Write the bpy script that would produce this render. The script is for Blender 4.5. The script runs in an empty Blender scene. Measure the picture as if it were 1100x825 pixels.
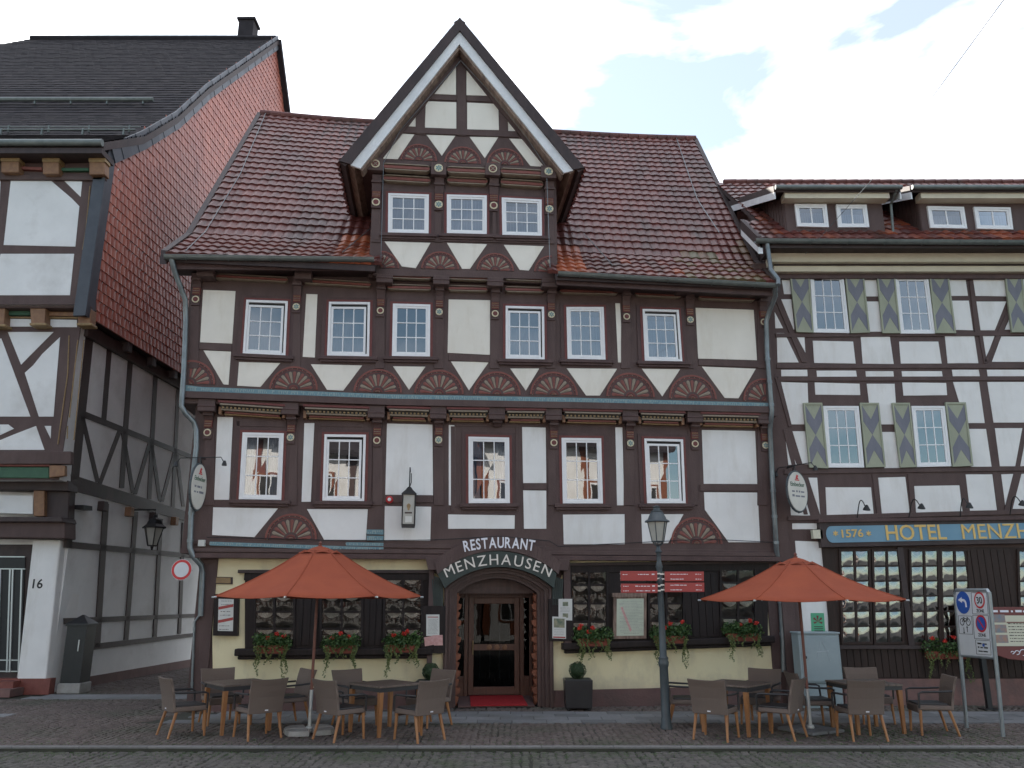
import bpy, bmesh, math, random
from mathutils import Vector, Matrix
random.seed(7)
R_ = math.radians
sc = bpy.context.scene
# ------------------------------------------------------------------ camera, sky, sun, exposure
CAM_H, PITCH, FPX = 2.05, R_(14.8), 873.0
cam_d = bpy.data.cameras.new('camera')
cam_d.sensor_width = 36; cam_d.lens = FPX / 1100 * 36; cam_d.clip_start = .1; cam_d.clip_end = 3000
cam = bpy.data.objects.new('camera', cam_d); sc.collection.objects.link(cam)
cam.location = (0, 0, CAM_H); cam.rotation_euler = (R_(90) + PITCH, 0, 0); sc.camera = cam

SUN_EL, SUN_AZ = R_(33), R_(-44)        # azimuth measured from +Y, clockwise positive
wd = bpy.data.worlds.new('World'); sc.world = wd; wd.use_nodes = True
nt = wd.node_tree; nt.nodes.clear()
wo = nt.nodes.new('ShaderNodeOutputWorld'); bg = nt.nodes.new('ShaderNodeBackground')
sky = nt.nodes.new('ShaderNodeTexSky'); sky.sky_type = 'NISHITA'; sky.sun_disc = False
sky.sun_elevation = SUN_EL; sky.sun_rotation = SUN_AZ; sky.air_density = 1.1; sky.dust_density = .8; sky.ozone_density = 1.2
tc = nt.nodes.new('ShaderNodeTexCoord'); mp = nt.nodes.new('ShaderNodeMapping'); mp.inputs['Scale'].default_value = (1.0, 1.0, 2.6)
mp.inputs['Location'].default_value = (1.7, 3.1, 0.9)
nz = nt.nodes.new('ShaderNodeTexNoise'); nz.inputs['Scale'].default_value = 3.6; nz.inputs['Detail'].default_value = 9; nz.inputs['Roughness'].default_value = .52
nz.inputs['Distortion'].default_value = .35
rp = nt.nodes.new('ShaderNodeValToRGB'); rp.color_ramp.elements[0].position = .41; rp.color_ramp.elements[1].position = .78; rp.color_ramp.elements[0].color = (.12, .12, .12, 1)
mx = nt.nodes.new('ShaderNodeMixRGB'); mx.inputs['Color2'].default_value = (23.8, 22.8, 23.0, 1)
nt.links.new(tc.outputs['Generated'], mp.inputs['Vector']); nt.links.new(mp.outputs[0], nz.inputs['Vector'])
nt.links.new(nz.outputs[0], rp.inputs[0]); 
sx = nt.nodes.new('ShaderNodeSeparateXYZ'); nt.links.new(tc.outputs['Generated'], sx.inputs[0])
mr = nt.nodes.new('ShaderNodeMapRange'); mr.inputs['From Min'].default_value = -.6; mr.inputs['From Max'].default_value = .3; mr.inputs['To Min'].default_value = .26; mr.inputs['To Max'].default_value = 1.0
nt.links.new(sx.outputs['Y'], mr.inputs['Value']); mf = nt.nodes.new('ShaderNodeMath'); mf.operation = 'MULTIPLY'; nt.links.new(rp.outputs[0], mf.inputs[0]); nt.links.new(mr.outputs[0], mf.inputs[1])
sg = nt.nodes.new('ShaderNodeMixRGB'); sg.blend_type = 'MULTIPLY'; sg.inputs[0].default_value = 1; sg.inputs['Color2'].default_value = (.90, 1.07, 1.06, 1); nt.links.new(sky.outputs[0], sg.inputs['Color1'])
nt.links.new(sg.outputs[0], mx.inputs['Color1']); nt.links.new(mf.outputs[0], mx.inputs[0]); nt.links.new(mx.outputs[0], bg.inputs[0])
bg.inputs[1].default_value = .052
nt.links.new(bg.outputs[0], wo.inputs[0])
sd = bpy.data.lights.new('sun', 'SUN'); sd.energy = 3.6; sd.angle = R_(.5); sd.color = (1, .94, .85)
so = bpy.data.objects.new('sun', sd); sc.collection.objects.link(so); so.location = (-20, 40, 30)
sdir = Vector((math.sin(SUN_AZ) * math.cos(SUN_EL), math.cos(SUN_AZ) * math.cos(SUN_EL), math.sin(SUN_EL)))
so.rotation_euler = sdir.to_track_quat('Z', 'Y').to_euler()
vs = sc.view_settings; vs.view_transform = 'Standard'; vs.look = 'None'; vs.gamma = 1; vs.use_curve_mapping = False
vs.exposure = 1.84
sc.cycles.max_bounces = 7; sc.cycles.transparent_max_bounces = 12
try: sc.cycles.use_denoising = True
except Exception: pass

# ------------------------------------------------------------------ frames and mesh builder
CF = Vector((0, math.cos(PITCH), math.sin(PITCH))); CR = Vector((1, 0, 0)); CU = Vector((0, -math.sin(PITCH), math.cos(PITCH)))
CP = Vector((0, 0, CAM_H))
def ray(px, py): return CF * FPX + CR * (px - 550) + CU * (412.5 - py)
def ground(px, py, z=0.0):
    d = ray(px, py); return CP + d * ((z - CAM_H) / d.z)
def at_depth(px, py, Y):
    d = ray(px, py); return CP + d * (Y / d.y)
class Fr:
    def __init__(s, O, U, V=(0, 0, 1)):
        s.O = Vector(O); s.U = Vector(U).normalized(); s.V = Vector(V).normalized(); s.N = s.U.cross(s.V).normalized()
    def uv(s, px, py, n=0.0):
        d = ray(px, py); P0 = s.O + s.N * n
        t = (P0 - CP).dot(s.N) / d.dot(s.N); q = CP + d * t - s.O
        return (q.dot(s.U), q.dot(s.V))
    def pts(s, lst, n=0.0): return [s.uv(x, y, n) for x, y in lst]
    def w(s, u, v, n=0.0): return s.O + s.U * u + s.V * v + s.N * n
    def shift(s, n): 
        f = Fr(s.O + s.N * n, s.U, s.V); return f
def crop(x0, y0, k):
    return lambda *pts: [(x0 + x / k, y0 + y / k) for x, y in pts]
ORG = {}
COL = sc.collection
class MB:
    def __init__(s): s.v = []; s.f = []; s.m = []; s.mats = []; s.t = []
    def mi(s, mat):
        if mat not in s.mats: s.mats.append(mat)
        return s.mats.index(mat)
    def add(s, vs, fs, mat, tint=0.5):
        b = len(s.v); k = s.mi(mat); s.v += [Vector(p) for p in vs]
        for f in fs: s.f.append([b + i for i in f]); s.m.append(k); s.t.append(tint)
        return s
    def prism(s, fr, pts, n0, n1, mat, tint=.5, inset=0):
        pts = [tuple(p) for p in pts]; a = sum(pts[i][0] * pts[(i + 1) % len(pts)][1] - pts[(i + 1) % len(pts)][0] * pts[i][1] for i in range(len(pts)))
        if a < 0: pts = pts[::-1]
        k = len(pts)
        vs = [fr.w(u, v, n0) for u, v in pts] + [fr.w(u, v, n1) for u, v in pts]
        fs = [list(range(k, 2 * k)), list(range(k))[::-1]] + [[i, (i + 1) % k, k + (i + 1) % k, k + i] for i in range(k)]
        return s.add(vs, fs, mat, tint)
    def rect(s, fr, u0, u1, v0, v1, n0, n1, mat, tint=.5):
        return s.prism(fr, [(u0, v0), (u1, v0), (u1, v1), (u0, v1)], n0, n1, mat, tint)
    def box(s, c, d, mat, rot=None, tint=.5):
        vs = []
        for z in (-1, 1):
            for x, y in ((-1, -1), (1, -1), (1, 1), (-1, 1)):
                p = Vector((x * d[0] / 2, y * d[1] / 2, z * d[2] / 2))
                if rot is not None: p = rot @ p
                vs.append(Vector(c) + p)
        return s.add(vs, [[3, 2, 1, 0], [4, 5, 6, 7], [0, 1, 5, 4], [1, 2, 6, 5], [2, 3, 7, 6], [3, 0, 4, 7]], mat, tint)
    def hexa(s, bot, top, mat, tint=.5):
        n = len(bot)
        return s.add(list(bot) + list(top), [list(range(n))[::-1], list(range(n, 2 * n))] + [[i, (i + 1) % n, n + (i + 1) % n, n + i] for i in range(n)], mat, tint)
    def tube(s, pts, r, mat, seg=8, closed=False, tint=.5):
        pts = [Vector(p) for p in pts]; n = len(pts)
        rr = r if isinstance(r, (list, tuple)) else [r] * n
        up = None; vs = []
        for i, p in enumerate(pts):
            a = pts[i - 1] if (i > 0 or closed) else p; b = pts[(i + 1) % n] if (i < n - 1 or closed) else p
            d = (b - a).normalized()
            if up is None:
                up = Vector((0, 0, 1)) if abs(d.z) < .9 else Vector((1, 0, 0))
            x = d.cross(up).normalized(); up = x.cross(d).normalized()
            for k in range(seg):
                t = 2 * math.pi * k / seg; vs.append(p + (x * math.cos(t) + up * math.sin(t)) * rr[i])
        fs = []
        for i in range(n if closed else n - 1):
            for k in range(seg):
                j = (i + 1) % n; fs.append([i * seg + k, i * seg + (k + 1) % seg, j * seg + (k + 1) % seg, j * seg + k])
        if not closed: fs += [list(range(seg))[::-1], list(range((n - 1) * seg, n * seg))]
        return s.add(vs, fs, mat, tint)
    def lathe(s, c, prof, mat, seg=16, axis=None):
        c = Vector(c); vs = []
        A = Vector(axis).normalized() if axis else Vector((0, 0, 1))
        X = A.orthogonal().normalized() if axis else Vector((1, 0, 0)); Y = A.cross(X)
        for r, z in prof:
            for k in range(seg):
                t = 2 * math.pi * k / seg; vs.append(c + X * (r * math.cos(t)) + Y * (r * math.sin(t)) + A * z)
        n = len(prof); fs = [[i * seg + k, i * seg + (k + 1) % seg, (i + 1) * seg + (k + 1) % seg, (i + 1) * seg + k] for i in range(n - 1) for k in range(seg)]
        fs += [list(range(seg))[::-1], list(range((n - 1) * seg, n * seg))]
        return s.add(vs, fs, mat)
    def build(s, name, parent=None, bevel=0, smooth=False, origin=None, label=None):
        me = bpy.data.meshes.new(name); L = ORG[parent.name] if parent else Vector(origin or (0, 0, 0))
        me.from_pydata([tuple(p - L) for p in s.v], [], s.f)
        for m in s.mats: me.materials.append(m)
        me.polygons.foreach_set('material_index', s.m)
        at = me.attributes.new('tint', 'FLOAT', 'FACE'); at.data.foreach_set('value', s.t)
        bm = bmesh.new(); bm.from_mesh(me); bmesh.ops.recalc_face_normals(bm, faces=bm.faces); bm.to_mesh(me); bm.free()
        if smooth: me.polygons.foreach_set('use_smooth', [True] * len(me.polygons))
        o = bpy.data.objects.new(name, me); COL.objects.link(o)
        if smooth:
            try: me.set_sharp_from_angle(angle=R_(40))
            except Exception: pass
        if parent: o.parent = parent
        else: o.location = L
        ORG[o.name] = L
        if bevel:
            b = o.modifiers.new('bevel', 'BEVEL'); b.width = bevel; b.segments = 2; b.limit_method = 'ANGLE'; b.angle_limit = R_(35)
        if label: o['label'] = label
        return o
def empty(name, loc, label, cat, group=None):
    o = bpy.data.objects.new(name, None); COL.objects.link(o); o.location = loc; o.empty_display_size = .3
    ORG[o.name] = Vector(loc); o['label'] = label; o['category'] = cat
    if group: o['group'] = group
    return o
def tag(o, label, cat, group=None):
    o['label'] = label; o['category'] = cat
    if group: o['group'] = group
    return o
def structure(o): o['kind'] = 'structure'; return o
def copy_tree(o, loc, rz, label, group=None):
    def cp(x, par):
        c = x.copy(); COL.objects.link(c); ORG[c.name] = ORG.get(x.name, Vector((0, 0, 0)))
        if par: c.parent = par
        for ch in [k for k in COL.objects if k.parent == x and k != c]: cp(ch, c)
        return c
    r = cp(o, None); r.location = loc; r.rotation_euler = (0, 0, rz); r['label'] = label
    if group: r['group'] = group
    return r
def lerp(a, b, t): return a + (b - a) * t
def lp2(a, b, t): return (lerp(a[0], b[0], t), lerp(a[1], b[1], t))

# ------------------------------------------------------------------ materials
def mat(name, col, rough=.7, col2=None, nscale=6.0, stretch=(1, 1, 1), bump=0.0, bscale=40.0, metal=0.0, spec=.5, tint=None, coat=0, dist=.01, detail=5, dirt=None, splash=None):
    m = bpy.data.materials.new(name); m.use_nodes = True; N = m.node_tree.nodes; L = m.node_tree.links
    b = N['Principled BSDF']; b.inputs['Roughness'].default_value = rough; b.inputs['Metallic'].default_value = metal
    b.inputs['Specular IOR Level'].default_value = spec; b.inputs['Coat Weight'].default_value = coat
    c1 = (*col, 1)
    t = N.new('ShaderNodeTexCoord'); mpn = N.new('ShaderNodeMapping'); mpn.inputs['Scale'].default_value = stretch
    L.new(t.outputs['Object'], mpn.inputs[0])
    cur = None
    if col2 is not None:
        n = N.new('ShaderNodeTexNoise'); n.inputs['Scale'].default_value = nscale; n.inputs['Detail'].default_value = detail; n.inputs['Roughness'].default_value = .6
        L.new(mpn.outputs[0], n.inputs['Vector'])
        r = N.new('ShaderNodeValToRGB'); r.color_ramp.elements[0].position = .35; r.color_ramp.elements[1].position = .65
        L.new(n.outputs[0], r.inputs[0]); mxn = N.new('ShaderNodeMixRGB'); L.new(r.outputs[0], mxn.inputs[0])
        mxn.inputs[1].default_value = c1; mxn.inputs[2].default_value = (*col2, 1); cur = mxn.outputs[0]
    if tint is not None:
        a = N.new('ShaderNodeAttribute'); a.attribute_name = 'tint'
        r = N.new('ShaderNodeValToRGB'); els = r.color_ramp.elements
        els[0].position = tint[0][0]; els[0].color = (*tint[0][1], 1); els[1].position = tint[-1][0]; els[1].color = (*tint[-1][1], 1)
        for p, c in tint[1:-1]:
            e = els.new(p); e.color = (*c, 1)
        L.new(a.outputs['Fac'], r.inputs[0])
        if cur is not None:
            mm = N.new('ShaderNodeMixRGB'); mm.blend_type = 'MULTIPLY'; mm.inputs[0].default_value = 1
            L.new(cur, mm.inputs[1]); L.new(r.outputs[0], mm.inputs[2]); cur = mm.outputs[0]
        else: cur = r.outputs[0]
    if dirt is not None:
        n = N.new('ShaderNodeTexNoise'); n.inputs['Scale'].default_value = dirt[1]; n.inputs['Detail'].default_value = 8; n.inputs['Roughness'].default_value = .65
        dm = N.new('ShaderNodeMapping'); dm.inputs['Scale'].default_value = dirt[4] if len(dirt) > 4 else (1, 1, 1)
        L.new(t.outputs['Object'], dm.inputs[0]); L.new(dm.outputs[0], n.inputs['Vector'])
        r = N.new('ShaderNodeValToRGB'); r.color_ramp.elements[0].position = dirt[2]; r.color_ramp.elements[1].position = dirt[3]
        L.new(n.outputs[0], r.inputs[0]); mm = N.new('ShaderNodeMixRGB'); L.new(r.outputs[0], mm.inputs[0])
        if cur is not None: L.new(cur, mm.inputs[1])
        else: mm.inputs[1].default_value = c1
        mm.inputs[2].default_value = (*dirt[0], 1); cur = mm.outputs[0]
    if splash is not None:      # mud splashed up from the paving, ragged upper edge
        sp = N.new('ShaderNodeSeparateXYZ'); L.new(t.outputs['Object'], sp.inputs[0]); n = N.new('ShaderNodeTexNoise'); n.inputs['Scale'].default_value = 2.6; n.inputs['Detail'].default_value = 9; n.inputs['Roughness'].default_value = .7
        L.new(t.outputs['Object'], n.inputs['Vector']); m1 = N.new('ShaderNodeMath'); m1.operation = 'MULTIPLY_ADD'; m1.inputs[1].default_value = -1 / splash[1]; m1.inputs[2].default_value = splash[2]; L.new(sp.outputs['Z'], m1.inputs[0])
        m2 = N.new('ShaderNodeMath'); m2.operation = 'MULTIPLY_ADD'; m2.inputs[1].default_value = 2.2; m2.use_clamp = True; L.new(n.outputs[0], m2.inputs[0]); L.new(m1.outputs[0], m2.inputs[2])
        mm = N.new('ShaderNodeMixRGB'); L.new(m2.outputs[0], mm.inputs[0]); L.new(cur, mm.inputs[1]); mm.inputs[2].default_value = (*splash[0], 1); cur = mm.outputs[0]
    if cur is not None: L.new(cur, b.inputs['Base Color'])
    else: b.inputs['Base Color'].default_value = c1
    if bump:
        n = N.new('ShaderNodeTexNoise'); n.inputs['Scale'].default_value = bscale; n.inputs['Detail'].default_value = 4
        L.new(mpn.outputs[0], n.inputs['Vector'])
        bp = N.new('ShaderNodeBump'); bp.inputs['Strength'].default_value = bump; bp.inputs['Distance'].default_value = dist
        L.new(n.outputs[0], bp.inputs['Height']); L.new(bp.outputs[0], b.inputs['Normal'])
    return m
def glass_mat(name, tintc, fac, wav=0.0, wscale=3.0, rough=.01):
    m = bpy.data.materials.new(name); m.use_nodes = True; N = m.node_tree.nodes; L = m.node_tree.links; N.clear()
    o = N.new('ShaderNodeOutputMaterial'); g = N.new('ShaderNodeBsdfGlossy'); g.inputs['Roughness'].default_value = rough
    tr = N.new('ShaderNodeBsdfTransparent'); tr.inputs[0].default_value = (*tintc, 1); mx_ = N.new('ShaderNodeMixShader')
    lw = N.new('ShaderNodeFresnel'); lw.inputs[0].default_value = 1.5
    ad = N.new('ShaderNodeMath'); ad.operation = 'ADD'; ad.inputs[1].default_value = fac; ad.use_clamp = True
    L.new(lw.outputs[0], ad.inputs[0]); L.new(ad.outputs[0], mx_.inputs[0]); L.new(tr.outputs[0], mx_.inputs[1]); L.new(g.outputs[0], mx_.inputs[2]); L.new(mx_.outputs[0], o.inputs[0])
    if wav:
        t = N.new('ShaderNodeTexCoord'); n = N.new('ShaderNodeTexNoise'); n.inputs['Scale'].default_value = wscale; n.inputs['Detail'].default_value = 1
        L.new(t.outputs['Object'], n.inputs['Vector']); bp = N.new('ShaderNodeBump'); bp.inputs['Strength'].default_value = wav; bp.inputs['Distance'].default_value = .05
        L.new(n.outputs[0], bp.inputs['Height']); L.new(bp.outputs[0], g.inputs['Normal'])
    return m
def weave_mat(name, c1, c2):
    m = bpy.data.materials.new(name); m.use_nodes = True; N = m.node_tree.nodes; L = m.node_tree.links; b = N['Principled BSDF']; b.inputs['Roughness'].default_value = .6
    t = N.new('ShaderNodeTexCoord'); w1 = N.new('ShaderNodeTexWave'); w2 = N.new('ShaderNodeTexWave'); w1.bands_direction = 'X'; w2.bands_direction = 'Z'
    for w in (w1, w2): w.inputs['Scale'].default_value = 26; L.new(t.outputs['Object'], w.inputs[0])
    mu = N.new('ShaderNodeMath'); mu.operation = 'MULTIPLY'; L.new(w1.outputs['Fac'], mu.inputs[0]); L.new(w2.outputs['Fac'], mu.inputs[1])
    mm = N.new('ShaderNodeMixRGB'); mm.inputs[1].default_value = (*c1, 1); mm.inputs[2].default_value = (*c2, 1); L.new(mu.outputs[0], mm.inputs[0]); L.new(mm.outputs[0], b.inputs['Base Color'])
    bp = N.new('ShaderNodeBump'); bp.inputs['Strength'].default_value = .8; bp.inputs['Distance'].default_value = .004; L.new(mu.outputs[0], bp.inputs['Height']); L.new(bp.outputs[0], b.inputs['Normal'])
    return m
M = {}
M['timber'] = mat('timber_paint', (.084, .054, .050), .66, (.108, .072, .066), 3, (1, 1, .35), .6, 60, dirt=((.130, .090, .082), 2.2, .60, .85), spec=.3)
M['timber2'] = mat('timber_edge', (.074, .045, .043), .6, (.100, .062, .058), 4, (1, 1, .3), .6, 60, spec=.3)
M['tdark'] = mat('timber_dark', (.030, .018, .017), .6, (.050, .030, .028), 4, (1, 1, .3), .5, 60)
M['red'] = mat('carving_red', (.17, .050, .038), .6, (.21, .065, .05), 8, bump=.4)
M['darkred'] = mat('moulding_red', (.12, .026, .022), .55, (.15, .035, .03), 8, bump=.3)
M['beige'] = mat('carving_beige', (.27, .22, .165), .65, (.22, .18, .13), 9, bump=.4)
M['gold'] = mat('gold_paint', (.30, .20, .09), .55, (.23, .15, .07), 14)
M['goldl'] = mat('gold_letter', (.72, .48, .15), .4, (.64, .42, .13), 10)
M['black'] = mat('black_paint', (.012, .012, .013), .5)
M['ring'] = mat('cream_paint', (.62, .55, .38), .6)
M['starblue'] = mat('star_blue', (.13, .26, .28), .6)
M['plaster'] = mat('plaster_warm', (.80, .76, .68), .9, (.74, .70, .62), 1.2, bump=.55, bscale=90, dist=.004, dirt=((.62, .56, .46), 1.1, .50, .90, (3.0, 3.0, .8)))
M['plaster2'] = mat('plaster_white', (.80, .79, .77), .9, (.74, .73, .71), 1.5, bump=.55, bscale=90, dist=.004, dirt=((.60, .57, .52), 1.1, .50, .92, (3.0, 3.0, .7)))
M['plasterL'] = mat('plaster_old', (.78, .78, .77), .9, (.70, .70, .69), 1.0, bump=.6, bscale=70, dist=.006, dirt=((.45, .43, .40), .7, .52, .92))
M['cream'] = mat('plaster_cream', (.80, .72, .47), .9, (.76, .67, .43), .9, bump=.5, bscale=60, dist=.005, dirt=((.50, .43, .30), 1.2, .50, .90, (2.0, 2.0, .8)), splash=((.54, .48, .34), .40, .30))
M['plinth'] = mat('plinth_paint', (.13, .075, .07), .8, (.17, .10, .09), 3, bump=.7, bscale=25, dist=.01, dirt=((.07, .055, .05), 1.5, .5, .8))
M['plinthH'] = mat('plinth_stone', (.22, .12, .105), .85, (.17, .10, .09), 3, bump=.8, bscale=20, dist=.01, dirt=((.10, .08, .075), 1.5, .5, .8))
M['white'] = mat('window_white', (.80, .80, .80), .35, (.76, .76, .77), 6)
M['blue'] = mat('band_blue', (.13, .235, .275), .7, (.17, .28, .31), 12, bump=.5)
M['bluelt'] = mat('band_letters', (.28, .36, .36), .7)
M['panel'] = mat('dark_panelling', (.014, .010, .010), .55, (.024, .016, .015), 3, (6, 6, .3), .5, 30, spec=.25)
M['doorwood'] = mat('door_wood', (.065, .022, .013), .4, (.10, .034, .018), 5, (8, 8, .5), .3, 30)
M['portal'] = mat('portal_paint', (.060, .034, .030), .55, (.085, .048, .042), 4, (3, 3, .6), .4, 40)
M['carving'] = mat('jamb_carving', (.26, .085, .04), .6, (.18, .06, .03), 9, bump=.6, bscale=20)
M['green'] = mat('sign_green', (.016, .030, .028), .5, (.024, .042, .038), 5)
M['silver'] = mat('sign_silver', (.50, .52, .52), .35, metal=.6)
M['letterw'] = mat('sign_white', (.75, .75, .80), .5)
M['glass'] = glass_mat('window_glass', (.62, .66, .70), .20, .012, 2.5)
M['glassw'] = glass_mat('leaded_glass', (.78, .76, .72), -.015, .08, 5.0)
M['glassh'] = glass_mat('old_glass', (.55, .52, .48), .22, .08, 6.0)
M['glassd'] = glass_mat('door_glass', (.28, .31, .33), -.026, .03, 2)
M['curtain_backing'] = mat('net_curtain', (.17, .20, .25), .9, (.09, .105, .135), 9, (9, 9, .4))
M['painted_dark'] = mat('painted_room_dark', (.02, .02, .022), .9, (.05, .045, .04), 3)  # near-black sheet behind panes; the unlit room's shade is put into its colour
M['lace'] = mat('lace', (.66, .64, .60), .9, (.30, .29, .27), 60)
M['zinc'] = mat('zinc', (.16, .18, .19), .42, (.22, .25, .26), 5, metal=.6, bump=.1)
M['gutter'] = mat('gutter_zinc', (.13, .15, .145), .5, (.18, .20, .19), 5, metal=.4)
M['tile'] = mat('clay_tile', (1, 1, 1), .42, (.66, .62, .62), 2.5, tint=[(0, (.075, .026, .025)), (.35, (.145, .044, .037)), (.7, (.21, .062, .047)), (.8, (.33, .09, .045)), (1, (.44, .125, .05))], spec=.34, bump=.3, bscale=25, dirt=((.045, .032, .028), .55, .50, .74, (2.2, .7, .7)))
M['moss'] = mat('mossy_tile', (1, 1, 1), .5, (.7, .8, .6), 9, tint=[(0, (.13, .045, .03)), (.5, (.15, .07, .035)), (1, (.12, .095, .045))], bump=.4, bscale=30)
M['tilered'] = mat('hung_tile', (1, 1, 1), .45, (.8, .8, .8), 2, tint=[(0, (.34, .095, .065)), (.5, (.42, .13, .088)), (1, (.50, .165, .11))], bump=.2, dirt=((.24, .085, .075), .35, .5, .8))
M['tiledark'] = mat('dark_tile', (1, 1, 1), .8, (.75, .75, .75), 2, tint=[(0, (.022, .020, .024)), (.5, (.040, .034, .038)), (1, (.055, .046, .048))], bump=.3, spec=.2)
M['slate'] = mat('slate', (1, 1, 1), .5, (.75, .75, .78), 3, tint=[(0, (.055, .062, .075)), (1, (.10, .11, .13))], bump=.3)
M['soffit'] = mat('soffit_wood', (.30, .21, .16), .75, (.14, .09, .07), 4, (5, 1, 1), .4)
M['vergew'] = mat('verge_board', (.74, .75, .76), .5, (.64, .65, .66), 3, (1, 1, 1), .2)
M['creamc'] = mat('cornice_cream', (.66, .60, .46), .7, (.58, .52, .40), 2)
M['shgreen'] = mat('shutter_green', (.34, .355, .26), .6, (.30, .315, .23), 6, (1, 1, .4), .3)
M['shgrey'] = mat('shutter_grey', (.18, .18, .215), .6, (.15, .155, .19), 6, (1, 1, .4), .3)
M['signblue'] = mat('sign_blue', (.13, .27, .38), .5, (.16, .30, .40), 2)
M['hoteldark'] = mat('hotel_panelling', (.028, .017, .014), .55, (.044, .026, .021), 3, (5, 5, .3), .5, 30, spec=.25)
M['greenbeam'] = mat('beam_green', (.03, .09, .05), .6, (.04, .11, .06), 5)
M['brownpaint'] = mat('corbel_brown', (.20, .10, .055), .6, (.26, .14, .07), 9, bump=.4)
# ------------------------------------------------------------------ shared builders
def tile_field(mb, P, ncol, nrow, kind, m, tintf=None, inside=None, skip=None, stagger=False):
    """P(a, b) -> point and normal; a, b in tile counts; b grows up the slope."""
    nx = {'pan': 6, 'hung': 3}.get(kind, 1)
    for j in range(nrow):
        for i in range(-1 if stagger and j % 2 else 0, ncol):
            off = .5 if (stagger and j % 2) else 0
            c, _ = P(i + .5 + off, j + .5)
            if inside and not inside(i + .5 + off, j + .5, c): continue
            vs = []; lift = random.uniform(-.003, .004); jx = random.uniform(-.015, .015)
            a0 = max(0, i + off); a1 = min(ncol, i + 1 + off)
            if a1 <= a0: continue
            for row in range(3):
                for k in range(nx + 1):
                    s = k / nx
                    if kind == 'pan':
                        h = .034 * (.5 - .5 * math.cos(2 * math.pi * min(1, s * 1.0))) ** .8; sc_ = -.09 * math.sin(math.pi * s)
                    elif kind == 'hung': h = .012 * math.sin(math.pi * s); sc_ = 0
                    else: h = 0; sc_ = 0
                    b = j + (sc_ if row < 2 else 1.06)
                    base = {0: -.02, 1: .045 if kind == 'pan' else .022, 2: .006 if kind == 'pan' else .004}[row]
                    p, n = P(min(ncol, max(0, lerp(a0, a1, s) + (jx if row < 2 else 0))), b)
                    vs.append(p + n * (base + (h if row else h * .3) + lift))
            w = nx + 1
            fs = [[r * w + k, r * w + k + 1, (r + 1) * w + k + 1, (r + 1) * w + k] for r in range(2) for k in range(nx)]
            t = random.gauss(.4, .13) if tintf is None else tintf(c)
            mm = m
            if isinstance(t, tuple): mm, t = t
            mb.add(vs, fs, mm, max(0, min(1, t)))
def quad_map(q):
    TL, TR, BR, BL = q
    def f(s, t):   # t from bottom
        return lp2(lp2(BL, BR, s), lp2(TL, TR, s), t)
    return f
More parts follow.
